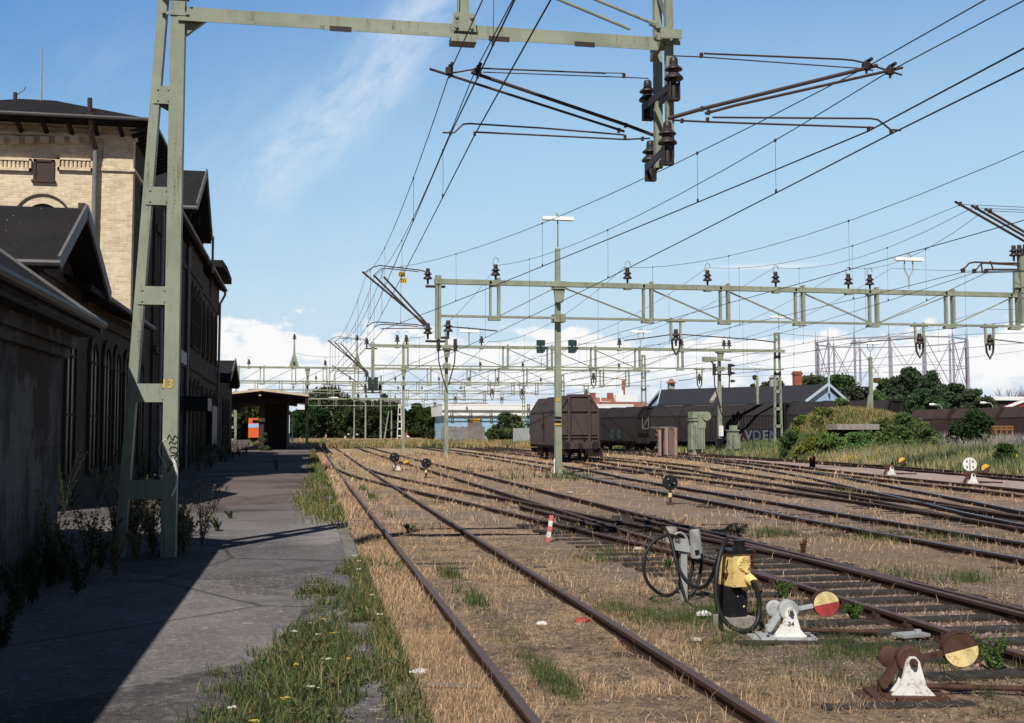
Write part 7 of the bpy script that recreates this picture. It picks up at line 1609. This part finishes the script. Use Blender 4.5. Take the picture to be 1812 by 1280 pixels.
for px, top, hwp, Y, lb in ((1337, 669, 15, 190, 'slim pale tree top behind the shed roof left of the lamp pole'), (1366, 676, 30, 185, 'tree behind the shed roof left of the brick chimney'), (1437, 670, 36, 180, 'tree behind the shed gable right of the brick chimney'), (1480, 668, 38, 175, 'tree right of the blue gable in front of the gasometer'), (1520, 688, 30, 165, 'low tree left below the gasometer'), (1572, 676, 26, 160, 'tree in front of the gasometer, left of the tallest'), (1607, 656, 34, 158, 'tallest dark tree in front of the gasometer'), (1650, 662, 32, 156, 'dark tree in front of the gasometer, right of the tallest'), (1690, 684, 30, 150, 'low dark tree right of the gasometer'), (1728, 694, 26, 148, 'lowest tree at the right end of the gasometer trees'), (1560, 700, 30, 140, 'dark shrubby tree behind the last dark wagon'), (1630, 694, 36, 140, 'dark shrubby tree above the wagon end')):
    h = ay(px, top, Y).z; slim = px == 1337
    tree(lb, at_px(px, Y), Y, h*1.03, (1 if slim else 1.3)*hwp*Y/2000., c0=(.026, .04, .026), c1=(.105, .135, .08), n=1100 if slim else 6500, size=.5, trunk=.25, clusters=14 if slim else 36, group='trees around the gasometer', lo=.2, seed=px)  # leaf colours lightened to stand in for distance haze
# bare twiggy tree at the right edge
q = ay(1785, 690, 170.); t = thing('bare_tree', 'leafless twiggy tree top at the right edge above the pale roof', 'tree', (q.x, 170, 0)); mb = MB(); r_ = random.Random(4)
mb.tube([(0, 0, 0), (0, 0, q.z*.6)], [.25, .15], 6)
for i in range(46):
    a = r_.uniform(0, 6.28); l_ = r_.uniform(.5, 1.); e = Vector((math.cos(a)*3.4*l_, math.sin(a)*2*l_, q.z*(.74+.26*r_.random()))); m_ = Vector((e.x*.5, e.y*.5, q.z*.72)); mb.tube([(0, 0, q.z*.5), m_, e], [.06, .04, .015], 4)
    for j in range(3): f = e+Vector((r_.uniform(-.8, .8), r_.uniform(-.5, .5), r_.uniform(.1, 1.))); mb.tube([m_.lerp(e, r_.uniform(.4, .9)), f], [.025, .012], 3)
mb.build('branches', worn('pale_twigs', (.2, .15, .15), None, .9, 2, .3), t, True)
# bushes by the mound, small tree, weed bushes
for px, top, hwp, Y, lb, c1 in ((1424, 740, 34, 70, 'leafy light green bush at the left flank of the mound', (.19, .24, .09)), (1458, 727, 34, 69, 'leafy bush on the left shoulder of the mound', (.18, .23, .085)), (1490, 711, 20, 71, 'pale green elder bush sprouting behind the mound', (.24, .29, .11)), (1604, 735, 42, 67, 'dense dark green bush on the right flank of the mound', (.12, .17, .055)), (1580, 757, 36, 65, 'rounded green bush in front of the mound boards', (.17, .22, .09)), (1404, 766, 24, 69.5, 'dark low bush at the left foot of the mound', (.10, .15, .05)), (1442, 778, 34, 67, 'yellow flowering bush below the left flank of the mound', (.22, .22, .05)), (1522, 768, 30, 65.3, 'grey green shrub below the slab of the mound', (.2, .25, .12)), (1470, 770, 26, 66, 'small leafy bush in front of the weathered boards', (.18, .24, .09)), (1632, 752, 26, 66, 'leafy bush at the right foot of the mound', (.16, .22, .08)), (1560, 745, 24, 67, 'ivy green bush beside the slab of the mound', (.13, .19, .06)), (1775, 790, 22, 47, 'dark upright weed clump right of the white round board', (.06, .10, .035))):
    h = ay(px, top, Y).z; tree(lb, at_px(px, Y), Y, max(h*1.04, .8), 1.2*hwp*Y/2000., 'bush', tuple(a*.25 for a in c1), tuple(a*1.15 for a in c1), 4600, .17, .05, 30, None, .03, 'bush', seed=px)
h = ay(1720, 727, 66.).z; tree('small dark tree standing in the meadow before the ribbed wagons', at_px(1722, 66.), 66., h, 1.55, 'tree', (.008, .02, .01), (.045, .075, .035), 2600, .2, .06, 22, None, .2)
# weeds around the mast and against the shaded walls
def weed(label, x, y, h, z0=ZP, c0=(.10, .10, .055), c1=(.30, .27, .16), stems=7, group=None, spread=.35, name='tall_weed', leaves=95):
    t = thing(name, label, 'weed', (x, y, z0), 0, group); r_ = random.Random(int(x*31+y*17)); mb = MB(); P = []
    for i in range(stems):
        a = r_.uniform(0, 6.28); l_ = r_.uniform(.3, 1)*spread*h; hh = h*r_.uniform(.65, 1.); pts = [(0, 0, 0), (l_*.3*math.cos(a), l_*.3*math.sin(a), hh*.5), (l_*math.cos(a), l_*math.sin(a), hh)]; mb.tube(pts, [.006, .005, .002], 4)
        for k in range(leaves): f = r_.random(); f = .12+.88*f; j = 1 if f > .5 else 0; g2_ = (f-.5*j)*2; p = [pts[j][m]+(pts[j+1][m]-pts[j][m])*g2_+r_.gauss(0, .05*(1.2-f)*h) for m in range(3)]; P.append(p)
    mb.build('stems', BARK, t, True); P = np.array(P); n = len(P); P[:, 2] = np.maximum(P[:, 2], .02); a = rng.normal(0, 1, (n, 3)); a[:, 2] = np.abs(a[:, 2]); a /= np.linalg.norm(a, axis=1)[:, None]; b = np.cross(a, rng.normal(0, 1, (n, 3))); b /= np.linalg.norm(b, axis=1)[:, None]; s_ = .034*rng.uniform(.5, 1.5, n); V = np.stack([P-a*s_[:, None]*.6, P+b*s_[:, None]*.2, P+a*s_[:, None]*.6, P-b*s_[:, None]*.2], 1).reshape(-1, 3); k = rng.uniform(0, 1, (n, 1)); C = np.repeat(np.array(c0)*(1-k)+np.array(c1)*k, 4, 0)
    mesh_np('leaves', V, np.arange(4*n).reshape(-1, 4), C, LEAF, t); return t
WG = 'tall weeds around the foot of the nearest mast'
wx = []
for i in range(26):
    x = -2.75+rng.uniform(0, 1.35); y = 12.6+rng.uniform(0, 5.2)
    if abs(x+1.68) < .2 and y < 15: y += 1.6
    h = rng.uniform(.45, .85)+(.2 if x < -2.2 else 0); wx.append((x, y)); weed('tall greyish mugwort weed in the thicket between the nearest mast and the shaded wall', x, y, h, stems=8, group=WG)
for i in range(16): weed('dark weed in deep shade at the foot of the nearest wall', -2.8+rng.uniform(0, .8), 7+rng.uniform(0, 6.5), rng.uniform(.3, .7), c0=(.02, .035, .012), c1=(.07, .09, .035), group='weeds along the shaded wall', stems=8, spread=.6)
weed('upright mugwort weed just right of the mast foot, lit by the sun', -1.36, 15.9, .95, c0=(.16, .15, .09), c1=(.38, .34, .22), stems=8)
for i in range(40): weed('dark weed along the wall of the station buildings beyond the mast', -4.8+rng.uniform(0, 1.1), 20+i*1.5+rng.uniform(-.5, .5), rng.uniform(.5, 1.5), c0=(.02, .04, .012), c1=(.09, .12, .04), group='weeds along the station wall', stems=7, spread=.5, leaves=60)
weed('small weed growing from the platform crack near the mast', *az(385, 940, ZP)[:2], .22, c0=(.05, .08, .03), c1=(.14, .18, .07), stems=9, spread=.9); weed('slender weed rising from the middle of the platform', *az(490, 835, ZP)[:2], .75, c0=(.06, .09, .03), c1=(.2, .24, .1), stems=5, spread=.35)
weed('low weed in the platform crack beyond the small one', *az(408, 918, ZP)[:2], .16, c0=(.05, .08, .03), c1=(.14, .18, .07), stems=6, spread=.9)
q = az(470, 790, ZP); tree('scraggy green shrub beside the front post of the platform canopy', gx(471, 90.5), 90.5, 1.7, .55, 'shrub', (.03, .05, .02), (.12, .15, .06), 900, .14, .03, 14, None, .05, 'shrub')
for i, (px, py, h, lb) in enumerate(((1512, 1100, .2, 'bright green leafy weed tuft right of the red counterweight'), (1330, 1010, .34, 'reddish dock weed behind the yellow charging post'), (1420, 985, .3, 'reddish dry dock stalk between the rails behind the yellow post'), (1385, 1058, .2, 'grey green weed left of the cream and red disc'), (725, 945, .22, 'bushy green weed between the rails of the platform track'), (1760, 1190, .3, 'grey green weed stalks at the lower right by the rusty lever'), (1180, 1010, .16, 'small weed between the cable loops'))):
    q = az(px, py); cc_ = ((.12, .05, .035), (.28, .12, .07)) if 'red' in lb[:7] else ((.05, .10, .025), (.14, .22, .06)); weed(lb, q.x, q.y, h, 0., *cc_, stems=9, spread=.8 if cc_[0][0] < .1 else .25, name='weed')
# litter
for i, (px, py, s_, m_, lb, cat_) in enumerate(((1031, 1105, .07, RED, 'crumpled red wrapper between the rails', 'litter'), (1245, 1093, .075, WHITE, 'white lump of stone with red mark left of the black cable loop', 'stone'), (1133, 975, .085, STONE, 'pale rounded stone left of the cable stand', 'stone'), (960, 1108, .05, WHITE, 'torn white scrap of paper beside the red wrapper', 'litter'), (1232, 1137, .05, STONE, 'pale flat stone near the rusty right hand rail of the platform track', 'stone'), (1008, 874, .1, STONE, 'pale stone beside the second track, left of the single pole', 'stone'), (742, 1196, .06, WHITE, 'small white scrap at the platform kerb', 'litter'))):
    q = az(px, py); mb = MB(); r_ = random.Random(i+2); n = 8; ringp = []
    for lv, (rr, zz) in enumerate(((.6, 0), (1., .25), (.8, .55), (.3, .7))):
        for k in range(n): a = 6.283*k/n; r2 = rr*s_*r_.uniform(.7, 1.25); ringp.append((q.x+r2*math.cos(a)*1.2, q.y+r2*math.sin(a), .01+zz*s_*r_.uniform(.7, 1.2)))
    mb.add(ringp, [(l_*n+k, l_*n+(k+1) % n, (l_+1)*n+(k+1) % n, (l_+1)*n+k) for l_ in range(3) for k in range(n)]+[tuple(3*n+k for k in range(n))], False); tag(mb.build('stone' if cat_ == 'stone' else 'wrapper', m_), lb, cat_)
a, b = az(758, 1211, .04), az(852, 1214, .04); mb = MB(); mb.bar(a, b, .035, .02); tag(mb.build('stick', GREYW), 'weathered grey stick lying across beside the near rail', 'stick')
a = az(1612, 1123, .05); mb = MB(); mb.box((a.x, a.y, .05), (.3, .17, .025), Matrix.Rotation(.2, 3, 'Z')); mb.box((a.x-.07, a.y-.05, .02), (.06, .06, .06)); mb.box((a.x+.08, a.y+.02, .075), (.05, .04, .03)); tag(mb.build('metal_plate', ZINC), 'small grey metal plate on the sleeper end behind the rusty lever', 'plate')
for (pa, pb, lb) in (((1480, 1215), (1660, 1250), 'dark timber under the rusty point lever, left end showing'),):
    q = az(1585, 1252); mb = MB(); mb.box((q.x+.02, q.y, -.02), (1.1, .15, .08), Matrix.Rotation(-.1, 3, 'Z')); tag(mb.build('lever_timber', SLEEP), lb, 'timber')
q = az(1395, 1140); mb = MB(); mb.box((q.x+.1, q.y+.05, -.015), (1.1, .16, .06), Matrix.Rotation(-.1, 3, 'Z')); tag(mb.build('lever_timber', SLEEP), 'dark timber under the numbered grey point lever', 'timber')
print('objects', len(bpy.data.objects))
